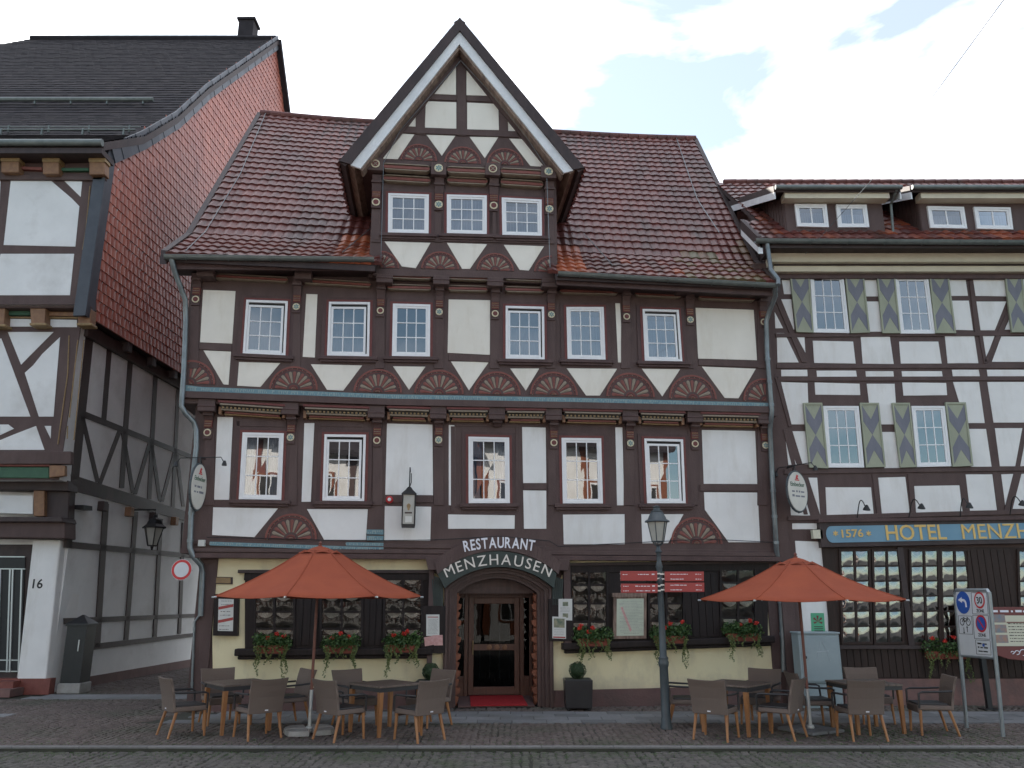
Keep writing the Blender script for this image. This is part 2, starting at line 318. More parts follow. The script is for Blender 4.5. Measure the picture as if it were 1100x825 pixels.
def window(fr, quad, n, parent, cols=3, rows=3, style='', surround=True, back='curtain_backing', frame='white', fw=.05, sash=.045, mun=.020, glassm='glass'):
    q = quad_map(quad); W = math.dist(quad[3], quad[2]); H = math.dist(quad[0], quad[3])
    mb = MB(); fm = M[frame]
    def strip(s0, s1, t0, t1, n0, n1, m=fm): mb.prism(fr, [q(s0, t0), q(s1, t0), q(s1, t1), q(s0, t1)], n0, n1, m)
    def ring(a, b, a2, b2, n0, n1):
        strip(a, b, a2, b2, n0, n1)
    x1, y1 = fw / W, fw / H; x2, y2 = (fw + sash) / W, (fw + sash) / H
    # casing
    strip(0, x1, 0, 1, n - .02, n + .055); strip(1 - x1, 1, 0, 1, n - .02, n + .055); strip(x1, 1 - x1, 0, y1, n - .02, n + .055); strip(x1, 1 - x1, 1 - y1, 1, n - .02, n + .055)
    top = 1 - y1; lx = x1; rx = 1 - x1
    if style == 'tilt':
        top = 1 - y1 - .055 / H; lx = x1 + .004 / W; rx = 1 - x1 - .03 / W
        strip(x1, 1 - x1, top, 1 - y1, n, n + .004, M['painted_dark']); strip(rx, 1 - x1, y1, top, n, n + .004, M['painted_dark'])  # dark strips painted in for the shaded gap round the tilted sash
    sx, sy = sash / W, sash / H
    g0, g1, h0, h1 = lx + sx, rx - sx, y1 + sy, top - sy
    for a in ((lx, g0, y1, top), (g1, rx, y1, top), (g0, g1, y1, h0), (g0, g1, h1, top)): strip(*a, n, n + .042)
    mx_, my_ = mun / W / 2, mun / H / 2
    for c in range(1, cols):
        s = lerp(g0, g1, c / cols); strip(s - mx_, s + mx_, h0, h1, n + .012, n + .034)
    for r in range(1, rows):
        t = lerp(h0, h1, r / rows)
        for c in range(cols):
            s0 = lerp(g0, g1, c / cols) + (mx_ if c else 0); s1 = lerp(g0, g1, (c + 1) / cols) - (mx_ if c < cols - 1 else 0)
            strip(s0, s1, t - my_, t + my_, n + .0135, n + .0325)
    o = mb.build('window', parent)
    g = MB(); tiltn = random.uniform(-.004, .004); a, b, c, d = q(g0, h0), q(g1, h0), q(g1, h1), q(g0, h1)
    g.add([fr.w(*a, n + .022), fr.w(*b, n + .022 + tiltn), fr.w(*c, n + .022 + tiltn), fr.w(*d, n + .022 - tiltn)], [[0, 1, 2, 3]], M[glassm]); g.build('pane', o)
    c_ = MB()
    if back == 'curtain_backing':
        k = 40; top_c = random.choice((.02, .12, .3, .36))
        vs = []
        for i in range(k + 1):
            nn = n + .006 + .004 * math.sin(i * 1.7); s = lerp(g0, g1, i / k)
            vs += [fr.w(*q(s, h0), nn), fr.w(*q(s, lerp(h0, h1, 1 - top_c)), nn)]
        c_.add(vs, [[2 * i, 2 * i + 2, 2 * i + 3, 2 * i + 1] for i in range(k)], M['curtain_backing']); c_.prism(fr, [q(g0, h0), q(g1, h0), q(g1, h1), q(g0, h1)], n + .0005, n + .001, M['painted_dark']); c_.build('curtain_backing', o)
    else:
        c_.prism(fr, [q(g0, h0), q(g1, h0), q(g1, h1), q(g0, h1)], n + .002, n + .006, M['painted_dark'])  # flat dark sheet in place of an unlit room
        if back == 'half':
            for sgn in (0, 1):
                vs = []
                for i in range(13):
                    s = lerp(g0, g0 + (g1 - g0) * .30, i / 12); s = s if not sgn else g0 + g1 - s
                    s2 = lerp(g0, g0 + (g1 - g0) * .22, i / 12); s2 = s2 if not sgn else g0 + g1 - s2
                    nn = n + .010 + .004 * math.sin(i * 1.9); vs += [fr.w(*q(s2, h0), nn), fr.w(*q(s, h1), nn)]
                c_.add(vs, [[2 * i, 2 * i + 2, 2 * i + 3, 2 * i + 1] for i in range(12)], M['curtain_backing'])
        c_.build('curtain_backing', o)  # holds only the painted dark sheet where nothing hangs
    if surround:
        s_ = MB(); e = .055; ex, ey = e / W, e / H
        for (a0, a1, b0, b1, mm, nn) in ((-ex, 0, -ey, 1 + ey, 'darkred', .035), (1, 1 + ex, -ey, 1 + ey, 'darkred', .035), (0, 1, 1, 1 + ey, 'darkred', .035),
                              (-2.4 * ex, -ex, -.2 * ey, 1 + 2 * ey, 'timber2', .022), (1 + ex, 1 + 2.4 * ex, -.2 * ey, 1 + 2 * ey, 'timber2', .022), (-ex, 1 + ex, 1 + ey, 1 + 2 * ey, 'timber2', .022)):
            s_.prism(fr, [q(a0, b0), q(a1, b0), q(a1, b1), q(a0, b1)], n - .01, n + nn, M[mm])
        s_.build('surround', o)
        z = MB(); z.prism(fr, [q(-3.2 * ex, -1.5 * ey), q(1 + 3.2 * ex, -1.5 * ey), q(1 + 3.2 * ex, -.2 * ey), q(-3.2 * ex, -.2 * ey)], n, n + .10, M['timber2'])
        z.prism(fr, [q(-2.6 * ex, -2.4 * ey), q(1 + 2.6 * ex, -2.4 * ey), q(1 + 2.6 * ex, -1.5 * ey), q(-2.6 * ex, -1.5 * ey)], n, n + .06, M['timber2'])
        z.build('sill', o, bevel=.006)
    return o
def fan(fr, c, r, n, parent, a0=0.0, a1=180.0, name='fan_carving', cut=None):
    """half-round carved rosette with alternating petals"""
    mb = MB(); cu, cv = c
    def P(rad, ang, rr=1.0): return (cu + r * rad * math.cos(R_(ang)) , cv + r * rad * math.sin(R_(ang)))
    seg = 28; base = [P(1, lerp(a0, a1, i / seg)) for i in range(seg + 1)]
    mb.prism(fr, [(cu, cv)] + base, n - .01, n + .008, M['timber2'])
    def ringpart(r0, r1, m, n1, s=28):
        vs = []
        for i in range(s + 1):
            a = lerp(a0, a1, i / s)
            for rad, nn in ((r0, n), (r0, n + n1), (r1, n + n1), (r1, n)): vs.append(fr.w(*P(rad, a), nn))
        fs = [[4 * i + k, 4 * i + k + 1, 4 * i + 5 + k, 4 * i + 4 + k] for i in range(s) for k in range(3)]
        mb.add(vs, fs, m)
    ringpart(.92, 1.0, M['red'], .022); ringpart(.84, .87, M['darkred'], .014)
    # dots
    full = 13; step = 180 / full
    i0 = 0
    for i in range(full):
        ca = (i + .5) * step
        if ca - step * .4 < a0 or ca + step * .4 > a1: continue
        m = M['beige'] if i % 2 else M['red']; h = step * .485
        pts = [P(.24, ca - h * 1.0), P(.5, ca - h * .9), P(.74, ca - h * .9), P(.80, ca - h * .55), P(.825, ca), P(.80, ca + h * .55), P(.74, ca + h * .9), P(.5, ca + h * .9), P(.24, ca + h)]
        k = len(pts); ctr = P(.55, ca)
        vs = [fr.w(*p, n + .006) for p in pts] + [fr.w(*ctr, n + .020), fr.w(*P(.30, ca), n + .016)]
        mb.add(vs, [[i_, (i_ + 1) % k, k] for i_ in range(1, k - 1)] + [[0, 1, k], [k - 1, 0, k]], m)
        dd = P(.90, ca + step * .5)
        mb.prism(fr, [(dd[0] + .010 * r * math.cos(t) * 2, dd[1] + .010 * r * math.sin(t) * 2) for t in (0, 1.57, 3.14, 4.71)], n, n + .018, M['beige'])
    ringpart(.13, .19, M['darkred'], .024, 14); ringpart(.0, .10, M['beige'], .02, 10)
    for k in range(1, 6):
        a = 30 * k
        if a0 <= a <= a1: mb.prism(fr, [P(.02, a - 30), P(.12, a - 5), P(.12, a + 5), P(.02, a + 30)], n, n + .028, M['red'])
    return mb.build(name, parent)
def rosette(mb, fr, c, r, n, kind):
    cu, cv = c; s = 14
    def disc(rad, n0, n1, m, k=s): mb.prism(fr, [(cu + rad * math.cos(2 * math.pi * i / k), cv + rad * math.sin(2 * math.pi * i / k)) for i in range(k)], n0, n1, m)
    disc(r, n, n + .018, M['ring'])
    if kind == 'ring': disc(r * .68, n + .0175, n + .022, M['red'] if False else M['darkred'])
    elif kind == 'cross':
        disc(r * .75, n + .0175, n + .022, M['darkred'])
        for a in (45, 135):
            d = (math.cos(R_(a)), math.sin(R_(a))); e = (-d[1], d[0]); w = r * .10; l = r * .7
            mb.prism(fr, [(cu + d[0] * l * x + e[0] * w * y, cv + d[1] * l * x + e[1] * w * y) for x, y in ((-1, -1), (1, -1), (1, 1), (-1, 1))], n + .02, n + .026 + a * .00001, M['beige'])
    else:
        for i in range(6):
            a = i * 60 + 30; d = (math.cos(R_(a)), math.sin(R_(a))); e = (-d[1], d[0])
            mb.prism(fr, [(cu + d[0] * r * .08, cv + d[1] * r * .08), (cu + d[0] * r * .45 + e[0] * r * .2, cv + d[1] * r * .45 + e[1] * r * .2), (cu + d[0] * r * .85, cv + d[1] * r * .85), (cu + d[0] * r * .45 - e[0] * r * .2, cv + d[1] * r * .45 - e[1] * r * .2)], n + .017, n + .024, M['starblue'])
def corbel(fr, u, vros, vtop, n, nout, parent, kind='ring', w=.17, short=False):
    """carved bracket: v of rosette, v of top, wall plane n, projecting to nout"""
    mb = MB(); h = w / 2; H = vtop - vros
    d = .05
    if not short:
        mb.rect(fr, u - h, u + h, vros - .13, vros + .10, n, n + d, M['timber2'])
        mb.rect(fr, u - h * .92, u + h * .92, vros + .10, vros + .26, n, n + d + .02, M['brownpaint'] if False else M['darkred'])
        for k in range(3):
            v = vros + .125 + k * .045
            for j in range(6):
                uu = lerp(u - h * .8, u + h * .8, (j + .5) / 6)
                mb.rect(fr, uu - .008, uu + .008, v, v + .022, n + d + .018, n + d + .034, M['gold'] if k != 1 else M['beige'])
    v1 = vros + (.26 if not short else .06); cur = d + .02
    prof = [(v1, cur), (lerp(v1, vtop, .25), cur + .02), (lerp(v1, vtop, .55), lerp(cur, nout - n, .45)), (lerp(v1, vtop, .8), lerp(cur, nout - n, .8)), (vtop, nout - n)]
    vs = []
    for v, dn in prof:
        for uu in (u - h, u + h): vs += [fr.w(uu, v, n), fr.w(uu, v, n + dn)]
    fs = []
    for i in range(len(prof) - 1):
        b = 4 * i; fs += [[b + 1, b + 3, b + 7, b + 5], [b, b + 1, b + 5, b + 4], [b + 2, b + 3, b + 7, b + 6]]
    fs += [[0, 1, 3, 2], [len(vs) - 4, len(vs) - 3, len(vs) - 1, len(vs) - 2]]
    mb.add(vs, fs, M['timber2'])
    mb.rect(fr, u - h * 1.15, u + h * 1.15, lerp(v1, vtop, .5), lerp(v1, vtop, .5) + .05, n, n + lerp(cur, nout - n, .5) + .03, M['timber'])
    o = mb.build('corbel', parent, bevel=.006)
    if not short:
        rb = MB(); rosette(rb, fr, (u, vros), w * .44, n + d, kind); rb.build('rosette', o)
    return o
def roll(fr, p0, p1, hgt, n, parent, dep=.07, name='carved_beam', topgold=False):
    """rounded 'ship' moulding: beige rim with red core; p0,p1 = (u,v) centre-line ends"""
    mb = MB(); L = math.dist(p0, p1); d = ((p1[0] - p0[0]) / L, (p1[1] - p0[1]) / L); e = (-d[1], d[0])
    def stad(hh, k=6):
        r = hh / 2; o = []
        for i in range(k + 1):
            a = R_(-90 + 180 * i / k); o.append((L - r + r * math.cos(a), r * math.sin(a)))
        for i in range(k + 1):
            a = R_(90 + 180 * i / k); o.append((r + r * math.cos(a), r * math.sin(a)))
        return [(p0[0] + d[0] * x + e[0] * y, p0[1] + d[1] * x + e[1] * y) for x, y in o]
    a, b, c = stad(hgt), stad(hgt * .86), stad(hgt * .62)
    k = len(a); vs = [fr.w(*p, n) for p in a] + [fr.w(*p, n + dep * .6) for p in a] + [fr.w(*p, n + dep) for p in b] + [fr.w(*p, n + dep) for p in c] + [fr.w(*p, n + dep * .55) for p in c]
    def bands(r0, r1): return [[r0 * k + i, r0 * k + (i + 1) % k, r1 * k + (i + 1) % k, r1 * k + i] for i in range(k)]
    mb.add(vs, bands(0, 1) + bands(1, 2) + bands(2, 3) + bands(3, 4), M['beige'])
    cs = stad(hgt * .60); vs = [fr.w(*p, n + dep * .5) for p in cs] + [fr.w(*lp2(p, ((p0[0] + p1[0]) / 2, (p0[1] + p1[1]) / 2), .0), n + dep * .9) for p in stad(hgt * .34)]
    mb.add(vs, [[i, (i + 1) % k, k + (i + 1) % k, k + i] for i in range(k)] + [list(range(k, 2 * k))], M['red'])
    return mb.build(name, parent)
def cornice_seg(fr, u0, u1, vt0, vt1, h, n, nout, parent):
    """dentilled cornice segment between two beam heads; vt = top v at each end"""
    mb = MB(); L = u1 - u0
    def bar(f0, f1, n1, m, e0=0, e1=0, n0=None):
        mb.prism(fr, [(u0 + e0, vt0 - h * f1), (u1 - e0, vt1 - h * f1), (u1 - e0, vt1 - h * f0), (u0 + e0, vt0 - h * f0)], n if n0 is None else n0, n1, m)
    D = nout - n
    bar(0, .17, n + D * 1.0, M['darkred']); bar(.17, .24, n + D * .93, M['timber2']); bar(.24, .36, n + D * .97, M['beige'], .04)
    bar(.36, .44, n + D * .72, M['black'], .02)
    bar(.44, .58, n + D * .70, M['black'], .05)
    k = int(L / .085)
    for i in range(k):
        a = lerp(u0 + .06, u1 - .06, (i + .2) / k); b = lerp(u0 + .06, u1 - .06, (i + .72) / k)
        va = lerp(vt0, vt1, (a - u0) / L); vb = lerp(vt0, vt1, (b - u0) / L)
        mb.prism(fr, [(a, va - h * .58), (b, vb - h * .58), (b, vb - h * .45), (a, va - h * .45)], n + D * .5, n + D * .84, M['gold'])
    bar(.58, .72, n + D * .72, M['beige'], .06); bar(.72, .76, n + D * .5, M['black'], .09); bar(.76, .90, n + D * .50, M['red'], .12); bar(.90, 1, n + D * .35, M['gold'], .10)
    # end stops
    for ua, ub, vt in ((u0, u0 + .06, vt0), (u1 - .06, u1, vt1)):
        mb.prism(fr, [(ua, vt - h), (ub, vt - h), (ub, vt - h * .4), (ua, vt - h * .4)], n, n + D * .60, M['brownpaint'])
    return mb.build('carved_beam', parent, bevel=.004)
def text_polys(txt, size, ext=.01, bold=0.0):
    cu = bpy.data.curves.new('lettering', 'FONT'); cu.body = txt; cu.size = size; cu.extrude = ext; cu.offset = bold; cu.resolution_u = 3
    ob = bpy.data.objects.new('lettering', cu); COL.objects.link(ob)
    dg = bpy.context.evaluated_depsgraph_get(); dg.update()
    me = bpy.data.meshes.new_from_object(ob.evaluated_get(dg)); vs = [v.co.copy() for v in me.vertices]; fs = [list(p.vertices) for p in me.polygons]
    bpy.data.objects.remove(ob); bpy.data.curves.remove(cu); bpy.data.meshes.remove(me)
    return vs, fs
def text_on(mb, fr, txt, c, height, n, m, ext=.01, bold=0.0, width=None, ang=0.0, anchor='c', slant=0):
    """centre c=(u,v); height of capitals"""
    vs, fs = text_polys(txt, height / .69, ext, bold)
    if not vs: return
    x0 = min(v.x for v in vs); x1 = max(v.x for v in vs); y0 = 0; k = (width / (x1 - x0)) if width else 1
    ca, sa = math.cos(ang), math.sin(ang); out = []
    for v in vs:
        x = (v.x - (x0 + x1) / 2) * k; y = v.y - height / 2
        if anchor == 'l': x = (v.x - x0) * k
        out.append(fr.w(c[0] + x * ca - y * sa, c[1] + x * sa + y * ca, n + v.z))
    mb.add(out, fs, m)
def scribble(mb, fr, u0, u1, v, h, n, m, words=3, seed=0):
    """a line of small print: short dashes"""
    rr = random.Random(seed); u = u0
    while u < u1 - h:
        w = rr.uniform(.6, 3.2) * h; e = min(u + w, u1)
        mb.rect(fr, u, e, v, v + h * rr.uniform(.5, .8), n, n + .0015, m); u = e + h * rr.uniform(.4, .9)
def arc3(a, b, c, k=24):
    """polyline through three points along their circle"""
    ax, ay = a; bx, by = b; cx, cy = c
    d = 2 * (ax * (by - cy) + bx * (cy - ay) + cx * (ay - by))
    ux = ((ax * ax + ay * ay) * (by - cy) + (bx * bx + by * by) * (cy - ay) + (cx * cx + cy * cy) * (ay - by)) / d
    uy = ((ax * ax + ay * ay) * (cx - bx) + (bx * bx + by * by) * (ax - cx) + (cx * cx + cy * cy) * (bx - ax)) / d
    r = math.hypot(ax - ux, ay - uy); t0 = math.atan2(ay - uy, ax - ux); t1 = math.atan2(cy - uy, cx - ux)
    if t1 > t0: t1 -= 2 * math.pi
    return [(ux + r * math.cos(lerp(t0, t1, i / k)), uy + r * math.sin(lerp(t0, t1, i / k))) for i in range(k + 1)], (ux, uy, r, t0, t1)
def text_arc(mb, fr, txt, a, b, c, height, n, m, ext=.012, bold=0.0, squeeze=1.0):
    _, (ux, uy, r, t0, t1) = arc3(a, b, c); 
    glyphs = [text_polys(ch, height / .69, ext, bold) for ch in txt]; ws = [max(v.x for v in g[0]) - min(v.x for v in g[0]) for g in glyphs]
    tot = sum(ws); arc = abs(t1 - t0) * r; gap = (arc - tot) / (len(txt) - 1)
    if gap < height * .06: sq = (arc - height * .08 * (len(txt) - 1)) / tot; gap = height * .08
    else: sq = 1
    pos = 0
    for (vs, fs), w in zip(glyphs, ws):
        mid = pos + w * sq / 2; t = t0 + (t1 - t0) * mid / arc; x0 = min(v.x for v in vs)
        er = (math.cos(t), math.sin(t)); et = (math.sin(t), -math.cos(t)); out = []
        for v in vs:
            x = (v.x - x0 - w / 2) * sq; y = v.y
            out.append(fr.w(ux + er[0] * (r + y) + et[0] * x, uy + er[1] * (r + y) + et[1] * x, n + v.z))
        mb.add(out, fs, m); pos += w * sq + gap
from mathutils import noise as bnoise
def leaf_blob(mb, c, rad, count, m, size=.03, flat=1.0, surf=False):
    c = Vector(c)
    for _ in range(count):
        d = Vector((random.gauss(0, 1), random.gauss(0, 1), random.gauss(0, 1) * flat)).normalized()
        rr = (1 - random.random() ** 2 * .12) if surf else random.random() ** .5
        if surf: rr *= 1 + .12 * bnoise.noise(d * 2.2 + c)
        p = c + Vector((d.x * rad[0], d.y * rad[1], d.z * rad[2])) * rr
        a = Vector((random.gauss(0, 1), random.gauss(0, 1), random.gauss(0, 1))).normalized()
        if surf: a = (d + a * .6).normalized()
        x = a.orthogonal().normalized(); y = a.cross(x); s = size * random.uniform(.6, 1.3)
        mb.add([p - x * s, p - y * s * .6, p + x * s, p + y * s * .6], [[0, 1, 2, 3]], m, random.random())
M['leaf'] = mat('leaf_green', (1, 1, 1), .6, tint=[(0, (.018, .05, .012)), (.5, (.04, .09, .02)), (1, (.09, .15, .04))])
M['boxleaf'] = mat('box_leaf', (1, 1, 1), .6, tint=[(0, (.012, .03, .010)), (1, (.035, .07, .02))])
M['trail'] = mat('trailing_leaf', (1, 1, 1), .6, tint=[(0, (.06, .10, .03)), (1, (.20, .22, .07))])
M['petal'] = mat('geranium_red', (1, 1, 1), .5, tint=[(0, (.45, .02, .015)), (1, (.75, .05, .03))])
from mathutils import noise as mnoise
# ------------------------------------------------------------------ the timber framed restaurant
YAW = R_(5.5)
A = Fr(ground(365, 762), (math.cos(YAW), math.sin(YAW), 0))
N0, N1, N2, N3, N4 = 0.0, .14, .36, .52, .66        # storeys jetty outwards
cA = crop(180, 270, 4.583); cB = crop(380, 270, 4.583); cC = crop(600, 270, 4.4)
c4 = crop(180, 420, 4.342); c5 = crop(380, 420, 4.342); c6 = crop(590, 420, 4.231)
cD = crop(360, 10, 2.75); g1 = crop(440, 550, 3.75); g7 = crop(180, 580, 3.367); g8 = crop(330, 580, 3.367); g2 = crop(590, 580, 3.367)
house = empty('timber_framed_house', A.w(0, 0, -3), 'dark brown timber framed restaurant with steep red tiled roof, pointed central gable and fan carvings', 'house')
uL = A.uv(205, 745)[0]; uR = A.uv(843, 745)[0]
zA = A.uv(520, 596, N1)[1]      # top of ground storey
zB = A.uv(520, 440, N2)[1]      # top of first storey
zC = A.uv(520, 297, N2)[1]      # top of second storey
# --- body: solid storeys behind the front
DEPTH = 11.0
mb = MB()
xl, xr = A.uv(484, 700)[0], A.uv(586, 700)[0]
arcT, _ = arc3(A.uv(478, 634), A.uv(534, 609), A.uv(592, 634), 16)
mb.rect(A, uL, xl, 0, zA, -.55, N0, M['timber']); mb.rect(A, xr, uR, 0, zA, -.55, N0, M['timber'])
lint = [(xl, zA)] + [p for p in arcT if xl < p[0] < xr] + [(xr, zA)]
mb.prism(A, [(xl, lint[1][1])] + lint[1:-1] + [(xr, lint[-2][1]), (xr, zA), (xl, zA)], -.55, N0, M['timber'])
mb.rect(A, uL, uR, 0, zA, -DEPTH, -1.95, M['plaster2'])
mb.rect(A, uL, uL + .3, 0, zA, -1.95, -.55, M['timber']); mb.rect(A, uR - .3, uR, 0, zA, -1.95, -.55, M['timber'])
u1L = A.uv(202, 520, N1)[0]; u1R = A.uv(832, 520, N1)[0]
mb.rect(A, u1L, u1R, zA, zB, -DEPTH, N1, M['timber'])
u2L = A.uv(197, 380, N2)[0]; u2R = A.uv(829, 380, N2)[0]
mb.rect(A, u2L, u2R, zB, zC, -DEPTH, N2, M['timber'])
# jetty slabs
mb.rect(A, u1L, u1R, zA - .0, zA + .10, N1, N1 + .05, M['timber2'])
mb.build('wall', house)
# --- roof geometry first (needed for gable)
NE = 1.0
eL = A.uv(178, 273, NE); eR = A.uv(833, 304, NE)
ND = -6.3
rL = A.uv(280, 123, ND); rR = A.uv(746, 150, ND)
def roofP(s, t):
    """s 0..1 across, t 0..1 along slope"""
    e = lp2(eL, eR, s); r = lp2(rL, rR, s); r = (r[0], r[1] - .10 * math.sin(math.pi * min(1, max(0, s))) - .03 * math.sin(9 * s)); kt = .17; kn = lerp(NE, ND, .20); kv = lerp(e[1], r[1], .135)
    if t < kt: f = t / kt; return A.w(lerp(e[0], lerp(e[0], r[0], .2), f), lerp(e[1], kv, f), lerp(NE, kn, f))
    f = (t - kt) / (1 - kt); return A.w(lerp(lerp(e[0], r[0], .2), r[0], f), lerp(kv, r[1], f), lerp(kn, ND, f))
def roofPN(s, t, e=.004):
    p = roofP(s, t); a = roofP(s + e, t) - p; b = roofP(s, t + .02) - p; n = a.cross(b).normalized(); return p, n
NCOL = int((eR[0] - eL[0]) / .215); NROW = 28
def Pm(a, b): return roofPN(a / NCOL, b / NROW)
gl = A.uv(402, 240, N3)[0]; gr = A.uv(597, 240, N3)[0]     # gable dormer sides
def tint_main(c):
    q = c - A.O; u, v, n = q.dot(A.U), q.dot(A.V), q.dot(A.N)
    t = .36 + .30 * mnoise.noise(c * .55) + .16 * mnoise.noise(c * 2.1) + random.gauss(0, .055)
    t = min(t, .69)
    if (gl - .85 < u < gl + .1 or gr - .1 < u < gr + .75) and v < eL[1] + 1.45: t = random.uniform(.74, .95)
    elif v < eL[1] + .7 and random.random() < .07: t = random.uniform(.6, .85)
    if u > eR[0] - 1.9 and v < eR[1] + 1.1 + (u - eR[0] + 1.9) * .5 and mnoise.noise(c * 2.6) + random.gauss(0, .2) > -.05: return (M['moss'], random.random())
    return t
mb = MB()
tile_field(mb, Pm, NCOL, NROW, 'pan', M['tile'], tint_main, inside=lambda a, b, c: not (gl + .15 < (c - A.O).dot(A.U) < gr - .15 and (c - A.O).dot(A.N) > -1.8))
# deck below and rear slope
sgL, sgR = (gl + .1 - eL[0]) / (eR[0] - eL[0]), (gr - .1 - eL[0]) / (eR[0] - eL[0])
for _ in (0,):
    for q in [[roofP(a, 0), roofP(b, 0), roofP(b, .17), roofP(a, .17)] for a, b in ((0, sgL), (sgR, 1))] + [[roofP(a, .17), roofP(b, .17), roofP(b, .45), roofP(a, .45)] for a, b in ((0, sgL), (sgR, 1))] + [[roofP(0, .45), roofP(1, .45), roofP(1, 1), roofP(0, 1)]]: mb.hexa([p - Vector((0, 0, .16)) for p in q], [p - Vector((0, 0, .03)) for p in q], M['tdark'])
    back = [roofP(0, 1), roofP(1, 1), A.w(eR[0], eR[1], 2 * ND - NE), A.w(eL[0], eL[1], 2 * ND - NE)]
    mb.hexa([p - Vector((0, 0, .16)) for p in back], back, M['tiledark'])
ro = mb.build('roof', house)
mb = MB()      # ridge tiles
K = 44
for i in range(K):
    a, b = roofP(i / K, 1), roofP((i + 1.12) / K, 1)
    mb.tube([a + Vector((0, 0, .02)), b + Vector((0, 0, .05))], [.13, .105], M['tile'], 10, tint=random.uniform(.1, .5))
mb.build('ridge_tiles', ro)
mb = MB()      # gable end walls up to the roof
for s in (0, 1):
    x = (u2L + .02 if s == 0 else u2R - .32)
    e = lp2(eL, eR, s); r = lp2(rL, rR, s)
    prof = [(N2 - .1, zC - .05), (N2 - .1, e[1] + .15), (lerp(NE, ND, .2), lerp(e[1], r[1], .135) - .25), (ND, r[1] - .35), (2 * ND - NE, e[1]), (-DEPTH, zC - .05)]
    vs = [A.w(x, v, n) for n, v in prof] + [A.w(x + .3, v, n) for n, v in prof]; k = len(prof)
    mb.add(vs, [list(range(k)), list(range(k, 2 * k))] + [[i, (i + 1) % k, k + (i + 1) % k, k + i] for i in range(k)], M['tilered'])
mb.build('gable_end', house)
for s in (0, 1):      # verges
    mb = MB()
    for t0, t1 in ((0, .17), (.17, 1)):
        o = (A.U * (-.10 if s == 0 else .10)); up = Vector((0, 0, 1))
        a, b = roofP(s, t0), roofP(s, t1)
        q = [a + o, a - o * .3, b - o * .3, b + o]
        mb.hexa([p - up * .22 for p in q], [p + up * .085 for p in q], M['tdark'])
    mb.build('verge_board', ro)
# soffit & fascia & gutter
def gutter_line(pxs, n, r=.075, name='gutter', par=None, fr=A, mat_='gutter'):
    P = [fr.w(*fr.uv(x, y, n), n) for x, y in pxs]; mb = MB(); seg = 10; vs = []
    nP = len(P)
    for p in P:
        for k in range(seg + 1):
            a = math.pi + math.pi * k / seg; vs.append(p + fr.N * (r * math.cos(a)) + Vector((0, 0, r * math.sin(a))))
        for k in range(seg + 1):
            a = 2 * math.pi - math.pi * k / seg; vs.append(p + fr.N * ((r - .008) * math.cos(a)) + Vector((0, 0, (r - .008) * math.sin(a))))
    w = 2 * (seg + 1); fs = [[i * w + k, i * w + (k + 1) % w, (i + 1) * w + (k + 1) % w, (i + 1) * w + k] for i in range(nP - 1) for k in range(w)]
    fs += [list(range(w)), list(range((nP - 1) * w, nP * w))]
    mb.add(vs, fs, M[mat_])
    L = (P[-1] - P[0]).length; kk = int(L / .8)
    for i in range(kk):
        c = P[0].lerp(P[-1], (i + .5) / kk)
        pts = [c + fr.N * ((r + .006) * math.cos(math.pi + math.pi * j / 8)) + Vector((0, 0, (r + .006) * math.sin(math.pi + math.pi * j / 8))) for j in range(9)]
        mb.tube(pts, .008, M[mat_], 5)
    mb.tube([P[0] + fr.N * r, P[-1] + fr.N * r], .011, M[mat_], 6)
    return mb.build(name, par, smooth=True)
gutter_line([(177, 275), (402, 278)], NE + .06, par=house); gutter_line([(599, 293), (834, 306)], NE + .06, par=house)
for (a, b) in (((184, 284), (403, 286)), ((598, 301), (829, 313))):
    mb = MB(); p, q = A.uv(*a, NE - .1), A.uv(*b, NE - .1)
    mb.prism(A, [(p[0], p[1] - .10), (q[0], q[1] - .10), (q[0], q[1] + .14), (p[0], p[1] + .14)], NE - .16, NE - .10, M['timber2'])
    mb.prism(A, [(p[0], p[1] - .02), (q[0], q[1] - .02), (q[0], q[1] + .03), (p[0], p[1] + .03)], N2 - .02, NE - .16, M['tdark'])
    mb.build('eaves_board', house)

# --- plaster panels
def panels(fr, n, lists, m, par, th=.008):
    for l in lists:
        mb = MB(); mb.prism(fr, fr.pts(l, n), n - .01, n + th, m); mb.build('plaster_panel', par, bevel=.004)
panels(A, N2, [cA((175, 190), (335, 196), (318, 455), (160, 448)), cA((177, 488), (313, 494), (300, 657), (275, 655)), cA((352, 545), (555, 550), (457, 668), (343, 662)),
    cA((683, 210), (738, 212), (725, 523), (665, 520)), cA((705, 556), (958, 562), (865, 686), (785, 682)),
    cB((193, 566), (353, 568), (272, 682)), cB((467, 237), (672, 241), (674, 510), (462, 500)), cB((478, 542), (665, 545), (567, 685)), cB((770, 577), (913, 577), (847, 686)),
    cC((38, 553), (277, 555), (195, 682), (130, 682)), cC((268, 245), (290, 246), (306, 527), (281, 525)), cC((393, 555), (575, 557), (490, 686)),
    cC((647, 267), (922, 277), (938, 515), (660, 507)), cC((677, 545), (932, 555), (850, 695), (785, 693))], M['plaster'], house)
